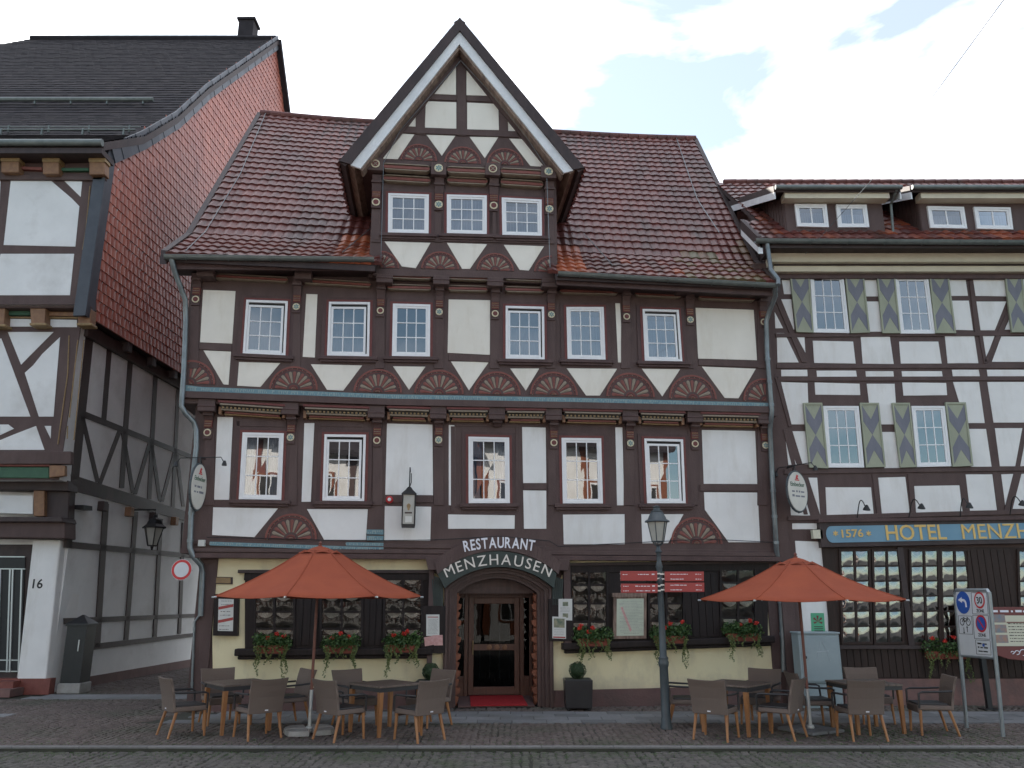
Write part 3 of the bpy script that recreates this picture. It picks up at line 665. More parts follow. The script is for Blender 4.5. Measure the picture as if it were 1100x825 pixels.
panels(A, N1, [c4((233, 121), (305, 122), (287, 508), (217, 507)), c4((213, 543), (515, 548), (405, 682), (208, 672)), c4((638, 150), (685, 150), (668, 517), (625, 517)),
    c4((650, 551), (934, 551), (925, 695), (730, 694)), c5((155, 152), (367, 157), (370, 487), (147, 484)), c5((145, 537), (361, 540), (357, 699), (142, 698)),
    c5((443, 158), (473, 160), (473, 535), (443, 533)), c5((440, 576), (751, 580), (750, 643), (440, 643)), c5((785, 168), (895, 171), (898, 430), (790, 430)), c5((790, 463), (898, 465), (898, 643), (794, 643)),
    c6((300, 165), (332, 165), (341, 520), (308, 520)), c6((62, 562), (342, 560), (343, 697), (66, 697)), c6((418, 560), (610, 560), (540, 692), (423, 693)),
    c6((693, 177), (935, 182), (946, 423), (702, 422)), c6((703, 460), (947, 462), (958, 688), (815, 688), (707, 540))], M['plaster2'], house)
# --- timbers proud of the panels
def timber(mb, fr, n, pxq, d=.02, m='timber'): mb.prism(fr, fr.pts(pxq, n), n - .01, n + d, M[m])
mb = MB()
X2 = [209, 318, 408.5, 471.7, 531.7, 592, 672.5, 740.5, 819]
for x in X2: timber(mb, A, N2, [(x - 5.2, 320), (x + 5.2, 320), (x + 4.6, 396), (x - 5.6, 396)])
def rail(mb, fr, n, pts, h, d=.024, m='timber'):
    for (x0, y0), (x1, y1) in zip(pts[:-1], pts[1:]): timber(mb, fr, n, [(x0, y0 - h / 2), (x1, y1 - h / 2), (x1, y1 + h / 2), (x0, y0 + h / 2)], d, m)
rail(mb, A, N2, [(214, 372), (249, 374)], 7); rail(mb, A, N2, [(482, 384), (526, 386)], 7); rail(mb, A, N2, [(750, 389), (815, 391.5)], 7)
rail(mb, A, N2, [(198, 424.6), (420, 432.8), (620, 436.5), (827, 441)], 7, .10)
# inclined braces either side of the fans follow panels
X1 = [225, 314, 406, 471.7, 594.3, 675.6, 744.3, 819]
for x in X1: timber(mb, A, N1, [(x - 5.5, 462), (x + 5.5, 462), (x + 5.2, 543), (x - 5.8, 543)])
rail(mb, A, N1, [(208, 582.5), (835, 594)], 4, .04); rail(mb, A, N1, [(206, 597), (838, 601)], 5, .16, 'timber2'); rail(mb, A, N1, [(206, 591.0), (838, 596)], 4, .09)
rail(mb, A, N1, [(413, 536), (465, 536)], 8); rail(mb, A, N1, [(562, 523), (587, 523)], 6.5); rail(mb, A, N1, [(752, 524), (818, 524)], 7)
for x, xt in ((250.5, 254), (338, 340)): timber(mb, A, N1, [(xt - 2, 450), (xt + 4, 450), (x + 4, 540), (x - 2, 540)], .012)
for x in (556, 486.5): timber(mb, A, N1, [(x - 2.2, 458), (x + 2.4, 458), (x + 2.4, 550), (x - 2.2, 550)], .012)
for (x0, x1) in ((254, 308), (344, 390), (488, 556)): rail(mb, A, N1, [(x0, 455), (x1, 456)], 6, .012)
mb.build('timber_frame', house, bevel=.006)
# --- fans
def Fn(px, py, rpx, n, a0=0, a1=180):
    c = A.uv(px, py, n); r = A.uv(px + rpx, py, n)[0] - c[0]; fan(A, c, r, n, house, a0, a1)
Fn(203.6, 412.5, 27.5, N2, 0, 105); Fn(315.3, 418.2, 26, N2); Fn(405.8, 421.4, 26, N2); Fn(471.6, 422.9, 26.5, N2); Fn(533.8, 423.8, 25.5, N2)
Fn(595, 424.3, 25.5, N2); Fn(677.3, 426.2, 26, N2); Fn(744.3, 428.2, 25.5, N2); Fn(822.5, 430.8, 24, N2, 80, 180)
Fn(312.4, 579.5, 28, N1); Fn(748.4, 584, 27.5, N1)
# --- blue carved bands with letter-like strokes
def band(fr, n, top, hs, name='inscription_band', seed=1, d=.034):
    mb = MB(); rr = random.Random(seed)
    T = fr.pts(top, n); Bt = fr.pts([(x, y + h) for (x, y), h in zip(top, hs)], n)
    for i in range(len(T) - 1): mb.prism(fr, [Bt[i], Bt[i + 1], T[i + 1], T[i]], n, n + d, M['blue'])
    for i in range(len(T) - 1):
        L = T[i + 1][0] - T[i][0]; u = 0
        while u < L - .05:
            w = rr.uniform(.012, .02); f = u / L; vt = lerp(T[i][1], T[i + 1][1], f); vb = lerp(Bt[i][1], Bt[i + 1][1], f); H = vt - vb
            if rr.random() < .86:
                k = rr.random(); a, b = (.18, .82) if k < .6 else ((.18, .5) if k < .8 else (.5, .82))
                sl = rr.uniform(-.012, .012); uu = T[i][0] + u
                mb.prism(fr, [(uu, vb + H * a), (uu + w, vb + H * a), (uu + w + sl, vb + H * b), (uu + sl, vb + H * b)], n + d - .002, n + d + .006, M['bluelt'])
                if k < .25: mb.rect(fr, uu + w, uu + w + .02, vb + H * .7, vb + H * .8, n + d - .002, n + d + .005, M['bluelt'])
            u += w + rr.uniform(.012, .03)
    return mb.build(name, house)
band(A, N2, [(196.5, 413.5), (215, 416), (420, 424), (620, 427.7), (824.5, 433.2)], [8, 4.8, 5.2, 5.2, 5])
band(A, N1, [(226, 582), (372, 587), (412, 588)], [4, 4, 4], seed=3, d=.05)
band(A, N1, [(372, 582.6), (412, 583.2)], [3.6, 3.6], seed=4, d=.044); band(A, N1, [(394, 575.5), (412, 575.8)], [5.6, 5.8], seed=5); band(A, N1, [(394, 569), (412, 569.2)], [5, 5.2], seed=6)
# --- beam ends, corbels, rolls
def V(px, py, n): return A.uv(px, py, n)[1]
def beam_heads(xs, ytop, ybot, n0, n1, w):
    for i, x in enumerate(xs):
        mb = MB(); u = A.uv(x, 400, n1)[0]; mb.rect(A, u - w, u + w, V(x, ybot[i], n1), V(x, ytop[i], n1), n0 - .02, n1, M['timber'])
        mb.rect(A, u - w * 1.06, u + w * 1.06, V(x, ybot[i], n1) + .09, V(x, ybot[i], n1) + .125, n0, n1 + .012, M['timber2'])
        mb.build('beam_end', house, bevel=.012)
xs1 = [225, 314, 406, 471.7, 534, 594.3, 675.6, 744.3, 819]
yt = [lerp(427.5, 443, (x - 225) / 594) if x > 330 else lerp(426, 431, (x - 225) / 100) for x in xs1]
yt = [428.5, 432, 435.5, 436.5, 437.3, 438, 439, 440.3, 442]
beam_heads(xs1, yt, [y + 13 for y in yt], N1, N2 + .05, .17)
ro1 = [465.2, 470.4, 473.6, 473.2, 462, 476.1, 476.6, 477.2, 478.9]
kinds = ['ring', 'star', 'ring', 'star', 'ring', 'ring', 'star', 'ring', 'star']
for x, y, vr, k in zip(xs1, yt, ro1, kinds):
    u = A.uv(x, 450, N1)[0]
    corbel(A, u, V(x, vr, N1), V(x, y + 13, N2), N1, N2 + .0, house, k, short=(x == 534))
segs1 = [(234, 306, 429.5, 434), (325.5, 397, 434, 436.5), (416, 463, 435.6, 437), (480, 526, 437, 437.6), (543, 587, 438, 438.6), (605, 669, 438.6, 440), (687, 736.5, 440, 441.5), (753, 817, 442, 443.5)]
for x0, x1, y0, y1 in segs1:
    a = A.uv(x0, y0, N2 + .08); b = A.uv(x1, y1, N2 + .08)
    cornice_seg(A, a[0], b[0], a[1], b[1], a[1] - V(x0, y0 + 13.5, N2 + .08), N1, N2 + .07, house)
# second floor, under the eaves
ro2 = [322.4, 330.4, 334.6, 336, 337.8, 338.8, 341, 344.3, 346.8]
yb2 = [300, 303, 307, 309, 311, 312, 314, 318, 321]
kinds2 = ['ring', 'star', 'ring', 'star', 'ring', 'star', 'ring', 'star', 'ring']
for x, vr, yb, k in zip(X2, ro2, yb2, kinds2):
    u = A.uv(x, 340, N2)[0]; corbel(A, u, V(x, vr, N2), V(x, yb - 6, N2 + .2), N2, N2 + .24, house, k)
beam_heads(X2, [y - 13 for y in yb2], [y - 4 for y in yb2], N2, N2 + .34, .17)
for x0, y0, x1, y1, h in ((220, 295.6, 309, 300.6, 6.2), (326, 301.5, 398.5, 306, 6.6), (416, 308, 463, 309.3, 6.6), (481.5, 309.3, 524.5, 310.3, 6.6), (542.6, 310.6, 584.5, 311.6, 6.6), (601.5, 312.2, 664, 313.5, 6.6), (682.5, 315, 732, 317, 6.6), (751, 318.3, 811, 320.6, 6.6)):
    n = N2 + .10; a, b = A.uv(x0, y0, n), A.uv(x1, y1, n); roll(A, a, b, abs(V(x0, y0 - h / 2, n) - V(x0, y0 + h / 2, n)), N2, house, .12)
for x0, y0, x1, y1, h in ((416, 296.6, 463, 298.6, 6), (481.5, 298.2, 524.5, 299.6, 6), (542.6, 299, 584.5, 300.6, 6)):
    n = N3; a, b = A.uv(x0, y0, n), A.uv(x1, y1, n); roll(A, a, b, abs(V(x0, y0 - h / 2, n) - V(x0, y0 + h / 2, n)), N3 - .06, house, .12)
# --- windows
W2 = [(cA((388, 238), (592, 245), (580, 512), (370, 502)), 'tilt', 'curtain_backing'), (cA((795, 248), (997, 250), (992, 517), (785, 513)), 'tilt', 'curtain_backing'), (cB((193, 257), (377, 262), (375, 518), (188, 515)), '', 'dark'),
      (cB((748, 268), (937, 273), (940, 532), (748, 528)), 'tilt', 'curtain_backing'), (cC((37, 263), (213, 263), (222, 512), (43, 508)), '', 'curtain_backing'), (cC((397, 272), (568, 277), (585, 520), (408, 517)), 'tilt', 'curtain_backing')]
for q, st, bk in W2: window(A, A.pts(q, N2 + .05), N2, house, style=st, back=bk)
W1 = [(c4((350, 193), (542, 197), (530, 508), (332, 504)), '', 'half'), (c4((732, 202), (925, 204), (917, 513), (722, 511)), 'tilt', 'dark'), (c5((535, 213), (725, 217), (728, 523), (536, 523)), '', 'half'),
      (c6((56, 213), (236, 215), (244, 511), (62, 511)), '', 'dark'), (c6((432, 216), (608, 220), (620, 510), (445, 510)), 'tilt', 'dark')]
for q, st, bk in W1: window(A, A.pts(q, N1 + .05), N1, house, style=st, back=bk)

# ------------------------------------------------------------------ gable dormer
zD0 = V(500, 296, N3); zD1 = V(500, 184, N3); 
mb = MB()
gL = A.uv(399, 230, N3)[0]; gR = A.uv(598, 235, N3)[0]
mb.rect(A, gL, gR, zD0 - .12, zD1, -4.2, N3, M['timber'])
apex = A.uv(493.8, 41, N4 + .3); 
tri = [(gL - .12, zD1 - .02), (gR + .12, zD1 - .02), (apex[0], apex[1] - .2)]
tri = [A.uv(386, 181, N4), A.uv(606, 188, N4), (A.uv(493.8, 46, N4))]
mb.prism(A, tri, -4.2, N4, M['timber'])
mb.build('gable_wall', house)
panels(A, N4, [cD((357, 163), (357, 253), (286, 250)), cD((388, 165), (459, 256), (388, 254)), cD((268, 272), (358, 275), (358, 353), (265, 350)), cD((390, 276), (482, 280), (484, 357), (390, 355)),
    cD((240, 305), (238, 347), (205, 345)), cD((510, 322), (541, 360), (511, 360)), cD((186, 367), (234, 370), (185, 443), (129, 441)), cD((270, 371), (355, 374), (315, 433)), cD((397, 377), (482, 378), (442, 440)), cD((514, 382), (560, 384), (622, 466), (577, 463))], M['plaster'], house)
panels(A, N3, [cD((146, 686), (282, 690), (238, 765), (197, 760)), cD((330, 690), (449, 694), (398, 767), (375, 767)), cD((498, 696), (617, 700), (572, 772), (545, 770))], M['plaster'], house)
def Fd(c, n, a0=0, a1=180):
    (cx, cy), r = cD(c[:2])[0], c[2] / 2.75; p = A.uv(cx, cy, n); fan(A, p, A.uv(cx + r, cy, n)[0] - p[0], n, house, a0, a1)
Fd((247, 447, 54), N4); Fd((377, 455, 54), N4); Fd((502, 460, 54), N4)
Fd((135, 764, 54), N3, 0, 90); Fd((310, 768, 56), N3); Fd((473, 772, 55), N3); Fd((640, 777, 52), N3, 90, 180)
mb = MB()
def tD(q, n, d=.022): mb.prism(A, A.pts(cD(*q), n), n - .01, n + d, M['timber'])
tD(((360, 120), (386, 120), (386, 376), (360, 374)), N4); tD(((238, 290), (264, 288), (266, 372), (238, 370)), N4); tD(((486, 300), (509, 306), (512, 380), (486, 378)), N4)
tD(((285, 253), (358, 256), (358, 271), (268, 268)), N4, .028); tD(((388, 257), (460, 259), (478, 276), (388, 272)), N4, .028)
tD(((205, 349), (535, 362), (541, 380), (190, 366)), N4, .034)
for x in (121, 306, 468, 632): tD(((x - 13, 600), (x + 13, 600), (x + 14, 690), (x - 14, 688)), N3)
tD(((112, 668), (648, 680), (648, 694), (112, 682)), N3, .03); tD(((112, 771), (648, 783), (650, 802), (112, 790)), N3, .08)
tD(((100, 452), (380, 461), (650, 472), (655, 482), (380, 471), (95, 462)), N4, .05)
mb.build('timber_frame', house, bevel=.006)
for x, yr, k in ((121, 573, 'ring'), (306, 580, 'star'), (468, 583, 'ring'), (632, 593, 'star')):
    px, py = cD((x, yr))[0]; _, yt_ = cD((x, yr - 84))[0]
    corbel(A, A.uv(px, py, N3)[0], V(px, py, N3), V(px, yt_, N4), N3, N4 + .02, house, k, w=.2)
for x, y, k in ((119, 455, 'cross'), (306, 468, 'star'), (466, 470, 'cross'), (631, 478, 'star')):
    px, py = cD((x, y))[0]; mb = MB(); u, v = A.uv(px, py, N4 + .16); mb.rect(A, u - .17, u + .17, v - .15, v + .15, N4 - .02, N4 + .14, M['timber']); o = mb.build('beam_end', house, bevel=.012)
    mb = MB(); rosette(mb, A, (u, v), .095, N4 + .14, k); mb.build('rosette', o)
for (x0, y0), (x1, y1) in (cD((142, 466), (280, 474)), cD((330, 476), (448, 481)), cD((488, 480), (616, 487)), cD((142, 500), (282, 508)), cD((330, 506), (450, 512)), cD((488, 512), (614, 520))):
    up = y0 < 190 if False else True
    n = N4 + .06 if (y0 < 183.6 or (x0 > 470 and y0 < 188) or (x0 > 530 and y0 < 190)) else N3 + .06
    a, b = A.uv(x0, y0, n), A.uv(x1, y1, n); roll(A, a, b, .18, n - .08, house, .14)
for q in (cD((157, 543), (277, 547), (276, 663), (156, 660)), cD((330, 547), (448, 550), (448, 665), (330, 662)), cD((492, 556), (610, 562), (611, 670), (494, 667))):
    window(A, A.pts(q, N3 + .05), N3, house, back='curtain_backing')
# dormer roof: two slabs from the verge back into the main roof
NV = N4 + .34
ap = A.uv(493.8, 20, NV); lo = A.uv(364.5, 174, NV); hi = A.uv(627.5, 181, NV)
iap = A.uv(493.8, 34, NV); ilo = A.uv(377, 176, NV); ihi = A.uv(618, 185, NV)
NB = -5.2
dr = MB(); th = .16
def slab(p0, p1, n0, n1, th, m, tint=.5):
    L = math.dist(p0, p1); e = (-(p1[1] - p0[1]) / L, (p1[0] - p0[0]) / L)
    if e[1] > 0: e = (-e[0], -e[1])
    q = [p0, p1, (p1[0] + e[0] * th, p1[1] + e[1] * th), (p0[0] + e[0] * th, p0[1] + e[1] * th)]
    dr.prism(A, q, n0, n1, m, tint)
slab(lo, ap, NB, NV, th, M['tdark']); slab(hi, ap, NB, NV, th, M['tdark'])
drm = dr.build('gable_roof', house)
dr = MB()      # tiles on its slopes
for e0 in (lo, hi):
    nc = int((NV - NB) / .215); nr = int(math.dist(e0, ap) / .33); nn = Vector((0, 0, 0))
    def Pd(a, b, e0=e0, nc=nc, nr=nr):
        q = lp2(e0, ap, b / nr); L = math.dist(e0, ap); d = ((ap[0] - e0[0]) / L, (ap[1] - e0[1]) / L); nv = A.U * (-d[1] if e0 is lo else d[1] * 1) + Vector((0, 0, abs(d[0])))
        nv = (A.U * (-d[1] if e0 is lo else d[1]) + Vector((0, 0, abs(d[0])))).normalized()
        return A.w(q[0], q[1], lerp(NV - .05, NB, a / nc)), nv
    tile_field(dr, Pd, nc, nr, 'pan', M['tile'], lambda c: random.gauss(.3, .12))
for i in range(26):
    n_a = lerp(NV - .32, NB, i / 26); dr.tube([A.w(ap[0], ap[1] + .04, n_a), A.w(ap[0], ap[1] + .07, n_a - .27)], [.12, .10], M['tile'], 10, tint=.2)
dr.build('tiling', drm)
dr = MB()      # soffit boards
so_ = .18
slab((lo[0] + .15, lo[1] - .0), (ap[0], ap[1] - .25), NB, NV - .06, .20, M['soffit']); slab((hi[0] - .15, hi[1] - .0), (ap[0], ap[1] - .25), NB, NV - .06, .20, M['soffit'])
dr.build('soffit', drm)
dr = MB()      # dark outer board, then the pale inner verge board
def vb(a0, a1, b0, b1, n0, n1, m):
    dr.prism(A, [a0, a1, b1, b0], n0, n1, m)
vb(lo, ap, (lo[0] + .24, lo[1] - .06), iap, NV - .02, NV + .05, M['tdark']); vb(hi, ap, (hi[0] - .24, hi[1] - .06), iap, NV - .02, NV + .05, M['tdark'])
iap2 = (iap[0], iap[1] - .30); ilo2 = (ilo[0] + .22, ilo[1] - .11); ihi2 = (ihi[0] - .22, ihi[1] - .11)
ilo_ = (lo[0] + .24, lo[1] - .06); ihi_ = (hi[0] - .24, hi[1] - .06)
vb(ilo_, iap, (ilo_[0] + .21, ilo_[1] - .07), (iap[0], iap[1] - .33), NV - .05, NV + .0, M['vergew']); vb(ihi_, iap, (ihi_[0] - .21, ihi_[1] - .07), (iap[0], iap[1] - .33), NV - .05, NV + .0, M['vergew'])
i3 = (iap[0], iap[1] - .33); dr.build('verge_board', drm)
dr = MB()
a0 = (ilo_[0] + .21, ilo_[1] - .07); b0 = (ihi_[0] - .21, ihi_[1] - .07)
slab(a0, i3, N4 + .02, NV - .05, .05, M['soffit']); slab(b0, i3, N4 + .02, NV - .05, .05, M['soffit'])
# heavy barge timbers against the gable wall
a1 = A.uv(388, 178, N4 + .05); b1 = A.uv(606, 186, N4 + .05); c1 = A.uv(493.8, 47, N4 + .05)
slab(a1, c1, N4, N4 + .06, .26, M['timber']); slab(b1, c1, N4, N4 + .06, .26, M['timber'])
dr.build('barge_board', drm)
# lightning cables
mb = MB()
def cable(pts, r=.010): mb.tube(pts, r, M['zinc'], 5)
cable([roofP(.012, .99) + Vector((0, 0, .12)), roofP(.03, .5) + Vector((0, 0, .14)), roofP(.025, .17) + Vector((0, 0, .14)), roofP(.03, 0) + Vector((0, 0, .1))])
cable([roofP(.955, .99) + Vector((0, 0, .12)), roofP(.94, .5) + Vector((0, 0, .14)), roofP(.955, .3) + Vector((0, 0, .14))])
cable([roofP(.31, .26) + Vector((0, 0, .14)), roofP(.27, .05) + Vector((0, 0, .1))]); cable([roofP(.69, .26) + Vector((0, 0, .14)), roofP(.725, .05) + Vector((0, 0, .1))])
P_ = lambda pts, n: [A.w(*A.uv(x, y, n), n) for x, y in pts]
cable(P_([(495, 65), (462, 103), (430, 140), (412, 175), (409, 285)], N4 + .12), .006); cable(P_([(495, 65), (530, 103), (564, 145), (587, 180), (591, 290)], N4 + .12), .006)
mb.build('lightning_cable', house)
# downpipes
def pipe(pxn, r, name, par, fr=A, m='zinc'):
    mb = MB(); P = [fr.w(*fr.uv(x, y, n), n) for x, y, n in pxn]
    mb.tube(P, r, M[m], 10)
    for i in range(len(P) - 1):
        if (P[i + 1] - P[i]).length > 1.2:
            for f in (.1, .5, .9): c = P[i].lerp(P[i + 1], f); d = (P[i + 1] - P[i]).normalized(); mb.tube([c - d * .03, c + d * .03], r * 1.18, M[m], 10)
    return mb.build(name, par, smooth=True)
pipe([(184, 277, NE + .05), (187, 290, NE - .05), (199, 322, N2 + .2), (199.6, 345, N2 + .12), (197.5, 400, N2 + .12), (195, 436, N2 + .12), (199, 444, N2 + .1), (208, 453, N1 + .15), (211, 462, N1 + .14), (211, 480, N1 + .14), (207, 515, N1 + .14), (204, 588, N1 + .14), (207, 597, N1 + .14), (216, 607, N0 + .12), (217.5, 616, N0 + .1), (215.5, 662, N0 + .1)], .052, 'downpipe', house)
pipe([(215, 660, N0 + .1), (209, 668, N0 + .08), (206, 742, N0 + .08)], .022, 'downpipe', house)
pipe([(833, 307, NE + .05), (833, 318, NE - .1), (827, 333, N2 + .25), (823, 345, N2 + .14), (824, 380, N2 + .12), (829, 441, N2 + .12), (828, 452, N2 + .05), (827, 462, N1 + .14), (830, 520, N1 + .14), (834, 590, N1 + .14), (836, 604, N0 + .12), (841, 690, N0 + .1), (842, 722, N0 + .1)], .052, 'downpipe', house)

# ------------------------------------------------------------------ ground floor of the restaurant
mb = MB()
mb.prism(A, A.pts([(227, 600), (463, 600.5), (480, 640), (480, 742), (229, 737)], 0), -.01, .015, M['cream'])
mb.prism(A, A.pts([(612, 599), (827, 603.5), (834, 742), (593, 743), (594, 640)], 0), -.01, .015, M['cream'])
mb.build('plaster_wall', house)
mb = MB()
mb.prism(A, [A.uv(226, 738, .06), A.uv(478, 741, .06), (A.uv(478, 741, .06)[0], -.02), (A.uv(226, 738, .06)[0], -.02)], 0, .06, M['plinth'])
mb.prism(A, [A.uv(592, 742, .06), A.uv(840, 736, .06), (A.uv(840, 736, .06)[0], -.02), (A.uv(592, 742, .06)[0], -.02)], 0, .06, M['plinth'])
mb.build('plinth', house)
for x0, x1 in ((206, 226), (828, 845)):
    mb = MB(); a, b = A.uv(x0, 700)[0], A.uv(x1, 700)[0]; mb.rect(A, a, b, 0, zA, 0, .05, M['timber']); mb.build('corner_post', house, bevel=.01)
def front_band(x0, x1, yt0, yt1, yb0, yb1, wins, sill_y, boards, name='window_panelling'):
    mb = MB(); n = .05; q = A.pts([(x0, yb0), (x1, yb1), (x1, yt1), (x0, yt0)], n); mb.prism(A, q, .0, n, M['panel'])
    mb.prism(A, [(q[3][0] - .12, q[3][1] - .02), (q[2][0] + .12, q[2][1] - .02), (q[2][0] + .12, q[2][1] + .04), (q[3][0] - .12, q[3][1] + .04)], 0, .13, M['tdark'])
    mb.prism(A, [(q[3][0], q[3][1] - .16), (q[2][0], q[2][1] - .16), (q[2][0], q[2][1] - .02), (q[3][0], q[3][1] - .02)], n, .085, M['panel'])
    for a, b in boards:
        ua, ub = A.uv(a, 650, n)[0], A.uv(b, 650, n)[0]; k = max(1, round((ub - ua) / .14))
        for i in range(k):
            w = (ub - ua) / k; mb.rect(A, ua + i * w + .006, ua + (i + 1) * w - .006, lerp(q[0][1], q[1][1], .5) + .08, lerp(q[2][1], q[3][1], .5) - .2, n, n + .018, M['panel'])
    o = mb.build(name, house, bevel=.003)
    mb = MB(); a, b = A.uv(x0 - 9, sill_y[0], n)[0], A.uv(x1 + (3 if x0 < 400 else 4), sill_y[1], n)[0]
    va, vb_ = A.uv(x0, sill_y[0], .2)[1], A.uv(x1, sill_y[1], .2)[1]
    mb.prism(A, [(a, va - .13), (b, vb_ - .13), (b, vb_), (a, va)], .0, .22, M['panel']); mb.prism(A, [(a + .05, va - .2), (b - .05, vb_ - .2), (b - .05, vb_ - .13), (a + .05, va - .13)], .0, .14, M['panel'])
    mb.build('sill', house, bevel=.02)
    for (a, b, yt_, yb_, rows, lit) in wins:
        lead_window(A, A.pts([(a, yt_), (b, yt_), (b, yb_), (a, yb_)], n), n, house, rows, lit)
def lead_window(fr, quad, n, par, rows, lit=0, fm='panel', gm='glassw', lace=True, cols=2, old=False):
    q = quad_map(quad); W = math.dist(quad[3], quad[2]); H = math.dist(quad[0], quad[3]); mb = MB(); f = .045
    def strip(s0, s1, t0, t1, n0, n1, m): mb.prism(fr, [q(s0, t0), q(s1, t0), q(s1, t1), q(s0, t1)], n0, n1, m)
    fx, fy = f / W, f / H; m = M[fm]
    strip(-fx, 0, -fy, 1 + fy, n, n + .04, m); strip(1, 1 + fx, -fy, 1 + fy, n, n + .04, m); strip(0, 1, -fy, 0, n, n + .04, m); strip(0, 1, 1, 1 + fy, n, n + .04, m)
    for c in range(1, cols): s = c / cols; strip(s - .022 / W, s + .022 / W, 0, 1, n + .008, n + .038, m)
    for r in range(1, rows):
        t = r / rows
        for c in range(cols):
            strip(c / cols + (.022 / W if c else 0), (c + 1) / cols - (.022 / W if c < cols - 1 else 0), t - .016 / H, t + .016 / H, n + .009, n + .036, m)
    o = mb.build('window', par)
    g = MB()
    for r in range(rows):
        for c in range(cols):
            a, b, cc, d = [q(*p) for p in ((c / cols, r / rows), ((c + 1) / cols, r / rows), ((c + 1) / cols, (r + 1) / rows), (c / cols, (r + 1) / rows))]
            vs = []; K = 6; bl = random.uniform(.006, .011); tx, ty = random.uniform(-.003, .003), random.uniform(-.003, .003)
            for j in range(K + 1):
                for i in range(K + 1):
                    x, y = i / K, j / K; p = q((c + x) / cols, (r + y) / rows); vs.append(fr.w(*p, n + .014 + bl * (1 - (2 * x - 1) ** 2) * (1 - (2 * y - 1) ** 2) + tx * x + ty * y))
            g.add(vs, [[j * (K + 1) + i, j * (K + 1) + i + 1, (j + 1) * (K + 1) + i + 1, (j + 1) * (K + 1) + i] for j in range(K) for i in range(K)], M[gm])
    g.build('pane', o, smooth=True)
    c_ = MB(); c_.prism(fr, [q(0, 0), q(1, 0), q(1, 1), q(0, 1)], n + .0015, n + .003, M['painted_dark'])  # room shade painted as a dark sheet behind the leaded panes
    if lace:
        for r in range(rows):
            for c in range(cols):
                k = 8; top = (r + .93) / rows; vs = []
                for i in range(k + 1):
                    s = (c + .12 + .76 * i / k) / cols; sag = .10 + .20 * math.sin(math.pi * i / k) + random.uniform(-.02, .02)
                    vs += [fr.w(*q(s, top), n + .008), fr.w(*q(s, (r + .93 - sag) / rows), n + .009)]
                c_.add(vs, [[2 * i, 2 * i + 1, 2 * i + 3, 2 * i + 2] for i in range(k) ], M['lace'])
                if random.random() < .0: pass
    c_.build('curtain_backing', o)
    return o
front_band(263, 462, 614.5, 614.5, 698, 697, [(275, 315, 621, 694, 4, 0), (346, 388, 621, 694, 4, 0), (414, 452, 621, 694, 4, 0)], (697, 696), [(318, 343), (391, 411)])
front_band(612, 825, 607, 604, 693, 684, [(614, 651, 609, 688, 4, 1), (698, 733, 611, 686, 4, 0), (775, 810, 607, 683, 4, 0)], (691, 683), [(735, 772)])
# small plaque, menu box
o = MB(); q = A.pts([(230, 619.5), (250, 620), (250, 627.5), (230, 627)], .02)
o.prism(A, q, .015, .04, M['tdark']); o.prism(A, [lp2(p, q[(i + 2) % 4], .1) for i, p in enumerate(q)], .039, .046, M['gold']); o.build('house_plaque', house)

# portal: nested mouldings
def portal_outline(k):
    oL, oR, iL, iR = A.uv(476, 700)[0], A.uv(593.5, 700)[0], A.uv(490, 700)[0], A.uv(577.5, 700)[0]
    xl_, xr_ = lerp(oL, iL, k), lerp(oR, iR, k)
    yo = A.uv(534, 609.5)[1]; yi = A.uv(534, 621)[1]; so_ = A.uv(534, 632)[1]; si = A.uv(534, 637)[1]
    pk, sp = lerp(yo, yi, k), lerp(so_, si, k)
    arc, _ = arc3((xl_, sp), ((xl_ + xr_) / 2, pk), (xr_, sp), 24)
    return [(xl_, 0)] + arc + [(xr_, 0)]
mb = MB(); steps = [(0, .12), (.12, .16), (.25, .10), (.42, .12), (.55, .03), (.75, -.02), (1.0, -.1)]
for (k0, n0), (k1, n1) in zip(steps[:-1], steps[1:]):
    a, b = portal_outline(k0), portal_outline(k1)
    for nn0, nn1, aa, bb in ((n0, n0, a, b), (n0, n1, b, b)):
        vs = [A.w(*p, nn0) for p in aa] + [A.w(*p, nn1) for p in bb]; L = len(a)
        mb.add(vs, [[i, i + 1, L + i + 1, L + i] for i in range(L - 1)], M['portal'])
a = portal_outline(0); L = len(a); mb.add([A.w(*p, -.02) for p in a] + [A.w(*p, .12) for p in a], [[i, i + 1, L + i + 1, L + i] for i in range(L - 1)], M['portal'])
a = portal_outline(1); mb.add([A.w(*p, -.1) for p in a] + [A.w(*p, -1.08) for p in a], [[i, i + 1, L + i + 1, L + i] for i in range(L - 1)], M['portal'])
po = mb.build('portal', house)
for sx, sg in ((A.uv(490, 700)[0], 1), (A.uv(577.5, 700)[0], -1)):
    mb = MB(); top = A.uv(490, 637)[1]; v = .05; i = 0
    while v < top - .1:
        h = .16; mb.prism(A, [(sx, v), (sx + sg * (.05 + .035 * (i % 2)), v + h * .3), (sx + sg * (.07 + .03 * (i % 2)), v + h * .8), (sx, v + h)], -.34, -.12, M['carving']); v += h; i += 1
    mb.prism(A, [(sx, 0), (sx + sg * .045, 0), (sx + sg * .045, top), (sx, top)], -.36, -.33, M['carving'])
    mb.build('jamb_carving', po)
